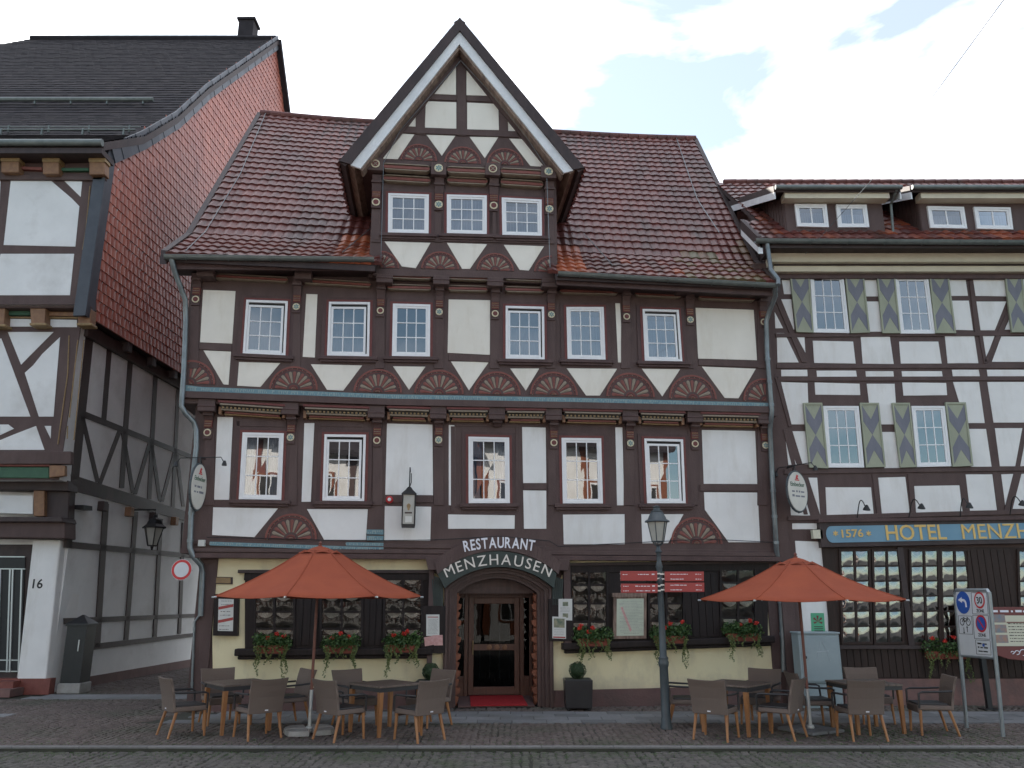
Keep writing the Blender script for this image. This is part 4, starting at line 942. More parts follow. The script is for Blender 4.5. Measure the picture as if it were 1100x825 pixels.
# tympanum and door
mb = MB(); a = portal_outline(1); n = -.36; dt = A.uv(534, 637.5, n)[1]
ar = [p for p in a if p[1] > dt - .02]; mb.prism(A, [(a[0][0], dt)] + a[1:-1] + [(a[-1][0], dt)], n - .02, n, M['portal']); mb.build('tympanum', po)
n = -.95; dt = A.uv(534, 637, n)[1]
dl, dr_, d0, d1 = A.uv(503, 700, n)[0], A.uv(558, 700, n)[0], A.uv(534, 744, n)[1], dt
d0 = .13
oL_, oR_ = a[0][0] + .06, a[-1][0] - .06
mb = MB(); w = M['doorwood']
for u0, u1 in ((oL_ - .06, oL_ + .0), (oR_, oR_ + .06), (dl - .09, dl - .01), (dr_ + .01, dr_ + .09)): mb.rect(A, u0, u1, 0, d1, n - .06, n + .04, w)
mb.rect(A, oL_, oR_, d1 - .10, d1, n - .06, n + .035, w); 
for u0, u1 in ((oL_, dl - .09), (dr_ + .09, oR_)):
    mb.rect(A, u0, u1, 0, .42, n - .03, n + .02, w); mb.rect(A, u0, u1, .42, .5, n - .03, n + .035, w)
df = mb.build('door_frame', house, bevel=.006)
mb = MB()
mb.rect(A, dl, dl + .11, d0, d1 - .1, n - .02, n + .03, w); mb.rect(A, dr_ - .11, dr_, d0, d1 - .1, n - .02, n + .03, w)
for v0, v1 in ((d0, d0 + .16), (d1 - .22, d1 - .1)): mb.rect(A, dl + .11, dr_ - .11, v0, v1, n - .02, n + .028, w)
door = mb.build('door', house, bevel=.006)
mb = MB(); hv = A.uv(534, 695, n)[1]; mb.rect(A, dl + .07, dr_ - .07, hv - .06, hv + .06, n + .03, n + .055, M['doorwood'])
uc = (dl + dr_) / 2
for i in (-1, 0, 1): mb.lathe(A.w(uc + i * .16 + .06, hv, n + .05), [(.055, 0), (.055, .02), (.03, .03), (.0, .03)], M['gold'] if i == 9 else M['brownpaint'], 14, axis=A.N)
mb.tube([A.w(dl + .09, hv - .14, n + .09), A.w(dl + .09, hv + .14, n + .09)], .014, M['gold'], 8)
mb.build('handle', door)
mb = MB(); mb.rect(A, dl + .11, dr_ - .11, d0 + .16, d1 - .22, n - .002, n + .002, M['glassd']); mb.build('pane', door)
mb = MB()
for u0, u1 in ((oL_, dl - .09), (dr_ + .09, oR_)): mb.rect(A, u0, u1, .5, d1 - .1, n - .002, n + .002, M['glassd'])
mb.build('pane', df)
mb = MB(); mb.rect(A, oL_ - .3, oR_ + .3, .0, dt + .3, -1.9, -1.8, M['painted_dark'])
for i in range(7): u = lerp(oL_, oR_, (i + .3) / 7); mb.tube([A.w(u, .4, -1.5), A.w(u, dt - .3, -1.5)], .012, M['silver'], 5)
mb.hexa([A.w(oL_ - .3, 0, -1.8), A.w(oR_ + .3, 0, -1.8), A.w(oR_ + .3, 0, -.9), A.w(oL_ - .3, 0, -.9)], [A.w(oL_ - .3, .11, -1.8), A.w(oR_ + .3, .11, -1.8), A.w(oR_ + .3, .11, -.9), A.w(oL_ - .3, .11, -.9)], M['plinth']); mb.hexa([A.w(oL_, 0, -.9), A.w(oR_, 0, -.9), A.w(oR_, 0, -.05), A.w(oL_, 0, -.05)], [A.w(oL_, .11, -.9), A.w(oR_, .11, -.9), A.w(oR_, .02, -.05), A.w(oL_, .02, -.05)], M['slab'] if 'slab' in M else M['plinth'])
mb.build('entrance_lobby', house)
# arched signboard
NS = .34
mb = MB(); oa, _ = arc3(A.uv(466, 603, NS), A.uv(533.5, 576.5, NS), A.uv(603, 605, NS), 30); ia, _ = arc3(A.uv(470, 617, NS), A.uv(534, 591.5, NS), A.uv(600, 617, NS), 30)
for i in range(30): mb.prism(A, [ia[i], ia[i + 1], oa[i + 1], oa[i]], .02, NS, M['timber'])
ends = A.pts([(457, 599), (468, 600), (472, 612), (460, 612)], NS); ends2 = A.pts([(601, 601), (613, 600), (610, 613), (597, 612)], NS)
mb.prism(A, ends, .02, NS - .02, M['timber']); mb.prism(A, ends2, .02, NS - .02, M['timber'])
sb = mb.build('arched_signboard', house, bevel=.004)
mb = MB(); text_arc(mb, A, 'RESTAURANT', A.uv(499, 592.6, NS), A.uv(535, 588.4, NS), A.uv(573.5, 591.8, NS), .205, NS, M['letterw'], bold=.006); mb.build('lettering', sb)
mb = MB(); fn = .33
po0 = portal_outline(0)
ia2, _ = arc3(A.uv(470, 616, fn), A.uv(534, 592, fn), A.uv(598, 616, fn), 30)
o0, _ = arc3((po0[1][0], po0[1][1]), (po0[13][0], po0[13][1]), (po0[-2][0], po0[-2][1]), 30)
for i in range(30): mb.prism(A, [o0[i], o0[i + 1], ia2[i + 1], ia2[i]], .0, fn - .01, M['green'])
for sgn, x0, x1 in ((1, 465, 476), (-1, 593, 604)):
    mb.prism(A, A.pts([(x0, 655), (x1, 655), (x1, 622), (x0, 618)], .16), 0, .15, M['green'])
    for k in range(5):
        xx = lerp(x0, x1, (k + .5) / 5); mb.prism(A, A.pts([(xx - .7, 650), (xx + .7, 650), (xx + .7 + sgn * -1.5, 622), (xx - .7 + sgn * -1.5, 622)], .16), .145, .17, M['green'])
gs = mb.build('name_board', house)
mb = MB(); text_arc(mb, A, 'MENZHAUSEN', A.uv(480, 620.5, fn), A.uv(534, 606.6, fn), A.uv(590, 620, fn), .205, fn - .008, M['silver'], ext=.014, bold=.0); mb.build('lettering', gs)
for x0, x1 in ((460, 465.5), (604.5, 612)):
    mb = MB(); a_, b_ = A.uv(x0, 650)[0], A.uv(x1, 650)[0]; mb.rect(A, a_, b_, A.uv(x0, 742)[1] if x0 < 500 else A.uv(x0, 695)[1], A.uv(x0, 604)[1], 0, .16, M['timber'])
    mb.build('portal_post', house, bevel=.01)
# ------------------------------------------------------------------ hotel on the right
Hh = Fr((0, 17.35, 0), (1, 0, 0))
hc = crop(770, 170, 3.3); h8 = crop(800, 400, 3.667); h3 = crop(840, 540, 2.894)
hotel = empty('hotel_building', (9.5, 20, 0), 'white plastered timber framed hotel with grey green diamond shutters and blue signboard', 'hotel')
hu0 = uR + A.w(0, 0, 0).x if False else A.w(uR, 0, 0).x + .03
hU1 = 20.0
HT = Hh.uv(960, 283)[1]; HS = Hh.uv(960, 556)[1]
mb = MB(); mb.rect(Hh, hu0, hU1, 0, HT, -9, 0, M['timber']); mb.build('wall', hotel)
H_UP = [hc((222, 385), (283, 388), (275, 482), (238, 482)), hc((228, 500), (264, 500), (275, 607), (272, 607)), hc((205, 545), (235, 603), (207, 603)), hc((212, 620), (240, 620), (290, 724), (215, 724)), hc((280, 627), (310, 627), (314, 690)),
    hc((340, 647), (483, 650), (492, 728), (345, 726)), hc((510, 633), (613, 633), (627, 730), (517, 728)), hc((646, 650), (785, 650), (797, 728), (652, 728)), hc((808, 628), (912, 628), (927, 727), (818, 727)), hc((937, 628), (985, 628), (950, 722)),
    hc((1008, 632), (1150, 632), (1160, 722), (975, 722)), hc((483, 393), (585, 397), (590, 490), (520, 490)), hc((530, 508), (590, 508), (600, 615), (540, 615)), hc((780, 392), (876, 393), (890, 488), (800, 488)), hc((810, 505), (893, 505), (908, 610), (820, 608)),
    hc((902, 393), (1040, 393), (1040, 490), (915, 488)), hc((918, 508), (1026, 508), (985, 610), (933, 610)), hc((1048, 545), (1060, 608), (1020, 608)),
    hc((228, 750), (320, 750), (322, 773), (228, 773)), hc((353, 753), (493, 753), (497, 776), (355, 775)), hc((527, 755), (625, 755), (628, 778), (529, 778)), hc((655, 755), (797, 755), (801, 778), (657, 778)), hc((833, 750), (928, 750), (932, 773), (836, 773)), hc((957, 750), (1160, 750), (1165, 773), (960, 773)),
    h8((137, 38), (247, 42), (250, 118), (240, 205), (178, 205), (143, 100)), h8((275, 40), (452, 45), (455, 90), (278, 88)), h8((480, 45), (590, 45), (600, 205), (500, 205)), h8((620, 40), (793, 42), (797, 90), (625, 92)), h8((820, 38), (922, 38), (945, 200), (870, 200)), h8((955, 38), (1180, 38), (1190, 198), (980, 198)),
    h8((535, 235), (600, 235), (615, 378), (550, 378)), h8((188, 232), (245, 232), (262, 362), (228, 362)), h8((160, 258), (205, 365), (172, 365)), h8((870, 223), (950, 223), (972, 372), (890, 372)), h8((985, 220), (1093, 220), (1065, 370), (1005, 370)), h8((1110, 240), (1180, 240), (1190, 370), (1085, 370)),
    h8((175, 440), (226, 452), (258, 565), (182, 563)), h8((250, 415), (285, 415), (297, 560)), h8((318, 453), (497, 453), (508, 562), (323, 562)), h8((525, 415), (632, 412), (650, 558), (540, 558)), h8((667, 448), (845, 445), (858, 555), (675, 558)), h8((870, 402), (975, 402), (993, 543), (887, 545)), h8((1010, 402), (1060, 400), (1028, 540)), h8((1090, 400), (1180, 400), (1190, 538), (1055, 538)),
    h8((187, 595), (283, 595), (284, 618), (187, 618))]
panels(Hh, 0, H_UP, M['plaster2'], hotel)
panels(Hh, 0, [[(854, 581), (882, 582), (888, 588), (890, 690), (862, 690)]], M['plaster2'], hotel)
# timber rails and posts, proud
mb = MB()
def ht(px, d=.022): mb.prism(Hh, Hh.pts(px, 0), -.01, d, M['timber'])
def hrail(x0, y0, x1, y1, h, d=.026): ht([(x0, y0 - h / 2), (x1, y1 - h / 2), (x1, y1 + h / 2), (x0, y0 + h / 2)], d)
def xat(xb, yb, y): return xb - (yb - y) * (xb - 550) / 3300.0 * 1.0
for x in (868, 923, 961, 1014, 1052, ):
    pass
hrail(833, 360.5, 1130, 358.5, 4.2, .03); hrail(834, 393.5, 1130, 393.5, 4.6); hrail(835, 407.3, 1130, 406.6, 4.6); hrail(842, 507, 1130, 503, 5.0, .03); hrail(846, 557, 1130, 549, 5, .04)
for q in (hc((888, 388), (901, 388), (936, 628), (915, 628)), hc((928, 628), (941, 628), (957, 728), (946, 728)), h8((1058, 396), (1072, 396), (1034, 545), (1020, 545)), hc((1036, 525), (1046, 545), (962, 722), (946, 722)), hc((205, 500), (222, 500), (318, 724), (300, 724)),
          h8((118, 22), (138, 22), (186, 215), (172, 215)), h8((150, 225), (166, 225), (248, 560), (232, 560)), h8((500, 400), (522, 400), (538, 560), (520, 560)), h8((640, 400), (660, 400), (672, 560), (655, 560)), h8((975, 396), (992, 396), (1010, 548), (994, 548))): ht(q)
mb.build('timber_frame', hotel, bevel=.006)
for q in (hc((330, 415), (448, 417), (470, 620), (343, 618)), hc((630, 420), (748, 422), (773, 622), (650, 622)), h8((308, 133), (448, 133), (470, 375), (325, 375)), h8((655, 133), (787, 133), (813, 370), (678, 373)), hc((1084, 420), (1200, 420), (1222, 622), (1104, 620))):
    window(Hh, Hh.pts(q, .04), 0, hotel, surround=False, back='dark')
def shutter(q):
    n = .03; Q = Hh.pts(q, n + .04); f = quad_map(Q); mb = MB()
    mb.prism(Hh, [f(0, 0), f(1, 0), f(1, 1), f(0, 1)], n, n + .035, M['shgreen'])
    for a in ((0, .08, 0, 1), (.92, 1, 0, 1), (.08, .92, 0, .03), (.08, .92, .97, 1)): mb.prism(Hh, [f(a[0], a[2]), f(a[1], a[2]), f(a[1], a[3]), f(a[0], a[3])], n + .03, n + .052, M['shgreen'])
    nn = n + .040
    for pts in ([(.08, .5), (.08, .93), (.5, .72), (.92, .93), (.92, .5), (.5, .70), (.5, .5)],): pass
    # grey chevrons: upper V and lower inverted V
    V1 = [(.08, .97), (.5, .74), (.92, .97), (.92, .72), (.5, .50), (.08, .72)]
    V2 = [(.08, .03), (.5, .26), (.92, .03), (.92, .28), (.5, .50), (.08, .28)]
    for a in (V1, V2):
        p = [f(*x) for x in a]
        for tri in ((0, 1, 4, 5), (1, 2, 3, 4)): mb.prism(Hh, [p[i] for i in tri], n + .03, nn, M['shgrey'])
    mb.build('shutter', hotel)
for q in (hc((258, 402), (327, 402), (343, 618), (282, 616)), hc((453, 403), (520, 405), (543, 618), (475, 620)), hc((566, 405), (630, 405), (652, 620), (588, 620)), hc((752, 407), (820, 405), (848, 620), (775, 620)), hc((1020, 405), (1080, 405), (1104, 617), (1045, 617)),
          h8((230, 120), (305, 120), (330, 378), (255, 375)), h8((453, 120), (528, 120), (555, 372), (478, 375)), h8((580, 120), (650, 120), (677, 373), (613, 375)), h8((790, 118), (870, 118), (900, 368), (820, 372))): shutter(q)
# cornice and eaves
NHE = .75
he = Hh.uv(816, 257, NHE); zE = Hh.uv(960, 259, NHE)[1]; xE = he[0]
NHR = -3.9; zR = Hh.uv(960, 197.5, NHR)[1]
mb = MB(); x0 = xE + .25
mb.rect(Hh, x0 + .3, hU1, zE - .62, zE - .50, -.02, .10, M['timber2']); mb.rect(Hh, x0 + .2, hU1, zE - .50, zE - .36, -.02, .22, M['creamc']); mb.rect(Hh, x0 + .2, hU1, zE - .36, zE - .33, -.02, .26, M['tdark'])
mb.rect(Hh, x0 + .1, hU1, zE - .33, zE - .12, -.02, .38, M['creamc']); mb.rect(Hh, x0, hU1, zE - .12, zE - .05, -.02, .66, M['tdark']); mb.rect(Hh, x0, hU1, zE - .05, zE + .02, -.02, .70, M['timber2'])
mb.build('cornice', hotel, bevel=.008)
gutter_line([(811, 258), (1130, 260)], NHE + .07, par=hotel, fr=Hh)
def HP(a, b):
    return Hh.w(xE + a * .215, lerp(zE + .03, zR, b / 15), lerp(NHE, NHR, b / 15)), (Vector((0, -(zR - zE), NHE - NHR))).normalized()
mb = MB()
def th_(c):
    t = random.gauss(.38, .15)
    if random.random() < .12 or (c.x > 6.8 and c.z < zE + 1.0 and random.random() < .4): t = random.uniform(.7, .85)
    return t
def vx(y):      # x of the restaurant's right verge at this depth
    best = min([roofP(1, k / 40) for k in range(41)], key=lambda p: abs(p.y - y)); return best.x + .1
tile_field(mb, HP, int((hU1 - xE) / .215), 15, 'pan', M['tile'], th_, inside=lambda a, b, c: c.y < 17.75 or c.x > vx(c.y))
xm = vx(18.5) + .05; zm = lerp(zE, zR, (17.75 - (17.35 - NHE)) / (NHE - NHR)); nm = 17.35 - 17.75
for q in ([Hh.w(xE, zE, NHE), Hh.w(xm, zE, NHE), Hh.w(xm, zm, nm), Hh.w(xE, zm, nm)],): mb.hexa([p - Vector((0, 0, .16)) for p in q], [p - Vector((0, 0, .0)) for p in q], M['tdark'])
q = [Hh.w(xm, zE, NHE), Hh.w(hU1, zE, NHE), Hh.w(hU1, zR, NHR), Hh.w(xm, zR, NHR)]
mb.hexa([p - Vector((0, 0, .16)) for p in q], [p - Vector((0, 0, .0)) for p in q], M['tdark'])
q = [Hh.w(xm, zR, NHR), Hh.w(hU1, zR, NHR), Hh.w(hU1, zE, 2 * NHR - NHE), Hh.w(xm, zE, 2 * NHR - NHE)]; mb.hexa([p - Vector((0, 0, .16)) for p in q], q, M['tiledark'])
for i in range(2, 44): mb.tube([Hh.w(xE + i * .32, zR + .02, NHR), Hh.w(xE + i * .32 + .35, zR + .05, NHR)], [.12, .10], M['tile'], 8, tint=.3)
hro = mb.build('roof', hotel)
mb = MB(); sv = Vector((.05, 0, 0))
for off, m, t0, t1 in ((0, 'tdark', .12, -.14), (-.0, 'vergew', -.14, -.30)):
    a, b = Hh.w(xE, zE, NHE), Hh.w(xE, zm, nm); q = [a - sv, a + sv, b + sv, b - sv]
    mb.hexa([p + Vector((0, 0, t1)) for p in q], [p + Vector((0, 0, t0)) for p in q], M[m])
mb.build('verge_board', hro)
# shed dormers
def shed(x0, x1, name='dormer'):
    n = min([k * .05 for k in range(-30, 14)], key=lambda k: abs(Hh.uv(900, 246.5, k)[1] - (zE + .12 + (zR - zE) * (NHE - k) / (NHE - NHR))))
    zb = Hh.uv(x0, 246, n)[1]; zt = Hh.uv(900, 200.5, n + .32)[1] - .12; u0 = Hh.uv(x0, 230, n)[0]; u1 = Hh.uv(x1, 230, n)[0]; nb = -3.4
    mb = MB(); SL = .41
    mb.hexa([Hh.w(u0, zb - .5, n), Hh.w(u1, zb - .5, n), Hh.w(u1, zb - .5, nb), Hh.w(u0, zb - .5, nb)], [Hh.w(u0, zt, n), Hh.w(u1, zt, n), Hh.w(u1, zt + SL * (n - nb), nb), Hh.w(u0, zt + SL * (n - nb), nb)], M['timber'])
    k = int((u1 - u0) / .15)
    nk = 14
    for i in range(nk): # cheek boards
        a = lerp(n, n - 2.6, (i + .1) / nk); b = lerp(n, n - 2.6, (i + .85) / nk)
        for ua in (u0 - .02, u1):
            mb.hexa([Hh.w(ua, zb - .4, a), Hh.w(ua + .02, zb - .4, a), Hh.w(ua + .02, zb - .4, b), Hh.w(ua, zb - .4, b)], [Hh.w(ua, zt + SL * (n - a), a), Hh.w(ua + .02, zt + SL * (n - a), a), Hh.w(ua + .02, zt + SL * (n - b), b), Hh.w(ua, zt + SL * (n - b), b)], M['timber'])
    o = mb.build(name, hotel)
    mb = MB()      # roof slab, cream fascia, dark edge
    zr = Hh.uv(900, 200.5, n + .32)[1]; nb = -3.0; zback = zr + .41 * (n + .32 - nb + .3)
    q = [Hh.w(u0 - .30, zr, n + .32), Hh.w(u1 + .30, zr, n + .32), Hh.w(u1 + .30, zback, nb - .3), Hh.w(u0 - .30, zback, nb - .3)]
    mb.hexa([p - Vector((0, 0, .14)) for p in q], q, M['tdark'])
    mb.rect(Hh, u0 - .08, u1 + .08, zr - .26, zr - .10, n, n + .27, M['creamc'])
    for uu in (u0 - .33, u1 + .30):
        q = [Hh.w(uu, zr - .13, n + .30), Hh.w(uu + .03, zr - .13, n + .30), Hh.w(uu + .03, zback - .13, nb - .3), Hh.w(uu, zback - .13, nb - .3)]
        mb.hexa([p - Vector((0, 0, .17)) for p in q], q, M['vergew'])
        mb.hexa([p + Vector((0, 0, .001)) for p in q], [p + Vector((0, 0, .16)) for p in q], M['tdark'])
    for i in range(int((u1 - u0 + .6) / .215)):
        c = Hh.w(u0 - .3 + (i + .5) * .215, zr + .015, n + .30); mb.tube([c, c + Vector((0, 1.2, .49))], .05, M['tile'], 8, tint=random.uniform(.1, .5))
    mb.build('dormer_roof', o)
    P0 = [Hh.w(u0 - .32, zr - .05, n + .39), Hh.w(u1 + .32, zr - .05, n + .39)]
    mb = MB(); mb.tube(P0, .055, M['gutter'], 10); mb.tube([P0[1] - Vector((.1, 0, 0)), P0[1] - Vector((.12, -.35, .25)), P0[1] - Vector((.12, -.42, 1.0))], .03, M['gutter'], 8); mb.build('gutter', o, smooth=True)
    return o, n
d1_, nn = shed(844, 948)
for q in (hc((275, 163), (388, 163), (397, 245), (285, 242)), hc((422, 165), (530, 165), (540, 245), (430, 245))): window(Hh, Hh.pts(q, nn + .04), nn, d1_, cols=2, rows=1, surround=False, back='curtain_backing', mun=.03)
d2_, nn = shed(989, 1128)
for q in (hc((745, 170), (875, 173), (887, 250), (757, 247)), hc((910, 173), (1040, 175), (1050, 253), (922, 250))): window(Hh, Hh.pts(q, nn + .04), nn, d2_, cols=2, rows=1, surround=False, back='curtain_backing', mun=.03)
# hotel downpipe joining the gutter
mb = MB(); 
pipe([(824, 262, NHE + .05), (826, 275, NHE), (828, 290, .9), (836, 300, .95), (836, 306, 1.0)], .05, 'downpipe', hotel, fr=Hh)
# signboard
NSg = .16
mb = MB(); F4 = Hh.pts([(880, 560.3), (1130, 557), (1132, 583), (882.5, 588)], NSg); mb.prism(Hh, F4, -.0, NSg, M['tdark'])
t_, b_ = lp2(F4[0], F4[3], 0), F4[3]
mb.prism(Hh, [(F4[0][0] - .03, F4[0][1] - .02), (F4[1][0], F4[1][1] - .02), (F4[1][0], F4[1][1] + .05), (F4[0][0] - .03, F4[0][1] + .05)], 0, NSg + .05, M['timber2'])
hs = mb.build('signboard', hotel, bevel=.005)
mb = MB(); q = Hh.pts([(893, 565.2), (1130, 561.3), (1131, 578), (894, 583)], NSg); 
lc = ((q[0][0] + q[3][0]) / 2, (q[0][1] + q[3][1]) / 2); r_ = (q[0][1] - q[3][1]) / 2
left = [(lc[0] + r_ * .7 * math.cos(R_(a)), lc[1] + r_ * math.sin(R_(a))) for a in range(90, 271, 15)]
mb.prism(Hh, left + [q[2], q[1]], NSg - .01, NSg + .012, M['signblue']); mb.build('name_panel', hs)
mb = MB()
def hsx(px, py): return Hh.uv(px, py, NSg + .012)
cap = hsx(960, 563.8)[1] - hsx(960, 579.6)[1]
def word(t, xa, xb, ya, yb, cp, bold=.004):
    a, b = hsx(xa, ya), hsx(xb, yb); text_on(mb, Hh, t, ((a[0] + b[0]) / 2, (a[1] + b[1]) / 2), cp, NSg + .012, M['goldl'], ext=.014, bold=bold, width=b[0] - a[0], ang=math.atan2(b[1] - a[1], b[0] - a[0]))
word('HOTEL', 951.5, 1016, 572.2, 571.3, cap, .004)
mz = hsx(1033, 571)[0]; lw = hsx(1100, 570)[0] - mz
word('MENZHAUSEN', 1033, 1033 + 71 * 10 / 5.05, 571, 569, cap, .0)
word('1576', 904, 927, 573.2, 572.6, cap * .52, .003)
for x in (897.5, 933):
    c = hsx(x, 573)
    for k in range(3): a = R_(60 * k + 90); mb.prism(Hh, [(c[0] + .055 * math.cos(a) * s + .010 * math.sin(a) * t, c[1] + .055 * math.sin(a) * s - .010 * math.cos(a) * t) for s, t in ((-1, -1), (1, -1), (1, 1), (-1, 1))], NSg + .012, NSg + .02 + k * .0004, M['goldl'])
mb.build('lettering', hs)
# gooseneck lamps on the sign
for i, (bx, by, tx, ty, lab) in enumerate(((921, 556, 931.5, 548.5, 'first from the left, above the small 1576'), (976.5, 555.5, 990.5, 547, 'second from the left, above the word HOTEL'), (1031.5, 555, 1042, 546, 'third from the left, just before the M'), (1085, 553, 1099, 543.5, 'rightmost, above the cut off last letters'))):
    P0 = Hh.w(*Hh.uv(bx, by, .12), .12); u1_, v1_ = Hh.uv(tx, ty, .5)
    mb = MB(); P3 = Hh.w(u1_, v1_, .5)
    pts = [P0 + (P3 - P0) * f + Vector((0, 0, .26 * math.sin(math.pi * min(1, f * 1.08)) + .06 * f)) for f in [k / 10 for k in range(11)]]
    mb.tube(pts, .011, M['black'], 6); l = empty('gooseneck_lamp', P0, 'thin black gooseneck lamp over the hotel signboard, ' + lab, 'lamp', 'gooseneck lamps over the hotel sign')
    mb.build('lamp_arm', l, smooth=True); mb = MB(); e = pts[-1]; mb.lathe(e + Vector((0, 0, .02)), [(.015, .04), (.03, .02), (.07, -.05), (.075, -.07), (.06, -.07), (.02, -.01)], M['black'], 14, axis=(0, -.35, 1)); mb.build('lamp_shade', l, smooth=True)
# ground floor of the hotel
mb = MB(); n = .05
GL = Hh.uv(888, 640, n)[0]; zt_ = Hh.uv(960, 588, n)[1]; zb_ = Hh.uv(960, 729, n)[1]
mb.rect(Hh, GL, hU1, zb_, zt_, 0, n, M['hoteldark'])
u = GL
while u < hU1: mb.rect(Hh, u + .006, u + .134, zb_ + .02, Hh.uv(960, 697, n)[1], n, n + .02, M['hoteldark']); u += .14
for a, b in ((1041, 1092),):
    ua, ub = Hh.uv(a, 640, n)[0], Hh.uv(b, 640, n)[0]; k = int((ub - ua) / .13)
    for i in range(k): w = (ub - ua) / k; mb.rect(Hh, ua + i * w + .006, ua + (i + 1) * w - .006, Hh.uv(960, 688, n)[1], zt_ - .05, n, n + .02, M['hoteldark'])
mb.rect(Hh, GL, hU1, Hh.uv(960, 697, n)[1], Hh.uv(960, 693, n)[1], n, .14, M['tdark'])
mb.rect(Hh, Hh.uv(969, 640, n)[0], Hh.uv(975, 640, n)[0], Hh.uv(960, 693, n)[1], zt_, n, n + .05, M['tdark'])
mb.build('window_panelling', hotel, bevel=.003)
for a, b in ((903, 932), (938, 966), (978, 1006), (1011, 1038.5), (1094, 1121)): lead_window(Hh, Hh.pts([(a, 592.5), (b, 592), (b + 2.5, 689), (a + 2.5, 690)], n), n, hotel, 6, fm='hoteldark', gm='glassh', cols=2, lace=True)
mb = MB(); mb.rect(Hh, Hh.uv(905, 740)[0], hU1, -.02, zb_, 0, .08, M['plinthH']); mb.rect(Hh, hu0 + .1, Hh.uv(905, 740)[0], -.02, .35, 0, .05, M['plinthH']); mb.build('plinth', hotel)
mb = MB(); mb.rect(Hh, hu0 + .0, Hh.uv(857, 700)[0], 0, Hh.uv(850, 560)[1], 0, .05, M['timber']); mb.build('corner_post', hotel)
# ------------------------------------------------------------------ old house on the left
cl = crop(0, 0, 3); c2 = crop(0, 250, 3.3); c3 = crop(0, 480, 2.948)
corner = ground(52, 745)
S = Fr(corner, (.044, 1, 0))
SX = corner.x; YG = corner.y
L0 = Fr((0, YG, 0), (1, 0, 0)); Y1 = YG - .75; L1 = Fr((0, Y1, 0), (1, 0, 0)); Y2 = Y1 - .35; L2 = Fr((0, Y2, 0), (1, 0, 0))
old = empty('old_town_house', (SX - 5, YG + 4, 0), 'tall white timbered house on the left with black tiled roof and red tile hung side', 'house')
z1b = L1.uv(60, 515.5)[1]; z1t = L1.uv(60, 333)[1]; z2t = L2.uv(60, 168)[1]
xc1 = L1.uv(65, 510)[0]; xc1t = L1.uv(96, 345)[0]; xc2 = L2.uv(108, 340)[0]
print('old house', SX, YG, z1b, z1t, z2t, xc1, xc1t, xc2)
XR = S.w(0, 0, 0).x
mb = MB(); DB = 22
q = lambda x, y0: [(x, y0)]
def obox(xr, y0, z0, z1, m, dx=.044):
    a = [Vector((-26, y0, z0)), Vector((xr, y0, z0)), Vector((xr + dx * (YG + DB - y0), YG + DB, z0)), Vector((-26, YG + DB, z0))]
    mb.hexa(a, [p + Vector((0, 0, z1 - z0)) for p in a], m)
xg = L0.uv(73, 585)[0]
obox(SX, YG + .0, 0, z1b, M['plasterL']); obox(SX - .02, Y1, z1b, z1t, M['plasterL']); obox(SX + .24, Y2, z1t, z2t, M['plasterL'])
mb.build('wall', old)
Sd = S.shift(-.02)
# front panels: timber slab then panels
mb = MB(); mb.rect(L1, -22, SX - .02, z1b, z1t, 0, .03, M['timber']); mb.rect(L2, -22, SX + .23, z1t, z2t, 0, .03, M['timber'])
mb.rect(L0, -22, L0.uv(22, 700)[0], 0, L0.uv(30, 585)[1], 0, .03, M['tdark'])
mb.build('timber_frame', old)
panels(L2, .03, [cl((35, 583), (165, 583), (232, 640), (256, 665), (243, 795), (12, 790)), cl((207, 583), (265, 585), (260, 635)), cl((-60, 583), (2, 583), (-8, 790), (-60, 790)), c2((3, 75), (263, 75), (248, 222), (-40, 222)), ], M['plasterL'], old)
panels(L1, .03, [c2((23, 305), (115, 307), (115, 333), (23, 333)), c2((172, 307), (273, 309), (273, 335), (172, 335)), c2((28, 352), (190, 352), (75, 468)), c2((-60, 375), (5, 375), (108, 652), (-60, 652)), c2((213, 370), (190, 652), (138, 652), (88, 497), (118, 470), (150, 430)),
    c2((0, 680), (30, 680), (50, 695), (0, 718)), c2((-60, 760), (50, 715), (128, 685), (158, 770), (-60, 770)), c2((158, 685), (182, 685), (180, 730))], M['plasterL'], old)
mb = MB()
for pts, fr in ((cl((290, 600), (282, 690), (272, 790)), L2), (c2((303, 0), (293, 60)), L2), (c2((292, 80), (282, 195)), L2), (c2((245, 365), (240, 500), (205, 750)), L1), (c2((276, 380), (246, 655)), L1), (c2((298, 380), (262, 735)), L1), (c2((240, 685), (238, 730)), L1)):
    mb = MB(); P = [fr.w(*fr.uv(x, y, .04), .04) for x, y in pts]; mb.tube(P, .014, M['gold'], 5); mb.build('gold_bead', old)
mb = MB()
for (x, y, w, h, fr) in [(3, 510, 57, 45, L2), (137, 512, 52, 48, L2), (287, 512, 50, 50, L2)]:
    mb = MB(); p = fr.pts(cl((x, y), (x + w, y), (x + w, y + h), (x, y + h)), .25); mb.prism(fr, p, 0, .25, M['brownpaint']); mb.prism(fr, fr.pts(cl((x - 2, y - 4), (x + w + 3, y - 4), (x + w + 3, y + 10), (x - 2, y + 10)), .27), 0, .28, M['gold']); mb.build('beam_end', old, bevel=.02)
for (x, y, w, h, fr) in [(-40, 268, 60, 66, L1), (108, 268, 56, 62, L1), (275, 270, 50, 60, L1)]:
    mb = MB(); p = fr.pts(c2((x, y), (x + w, y), (x + w - 4, y + h), (x + 4, y + h)), .25); mb.prism(fr, p, 0, .28, M['brownpaint']); mb.prism(fr, fr.pts(c2((x - 2, y + h - 10), (x + w + 2, y + h - 10), (x + w + 2, y + h), (x - 2, y + h)), .27), 0, .30, M['gold']); mb.build('beam_end', old, bevel=.02)
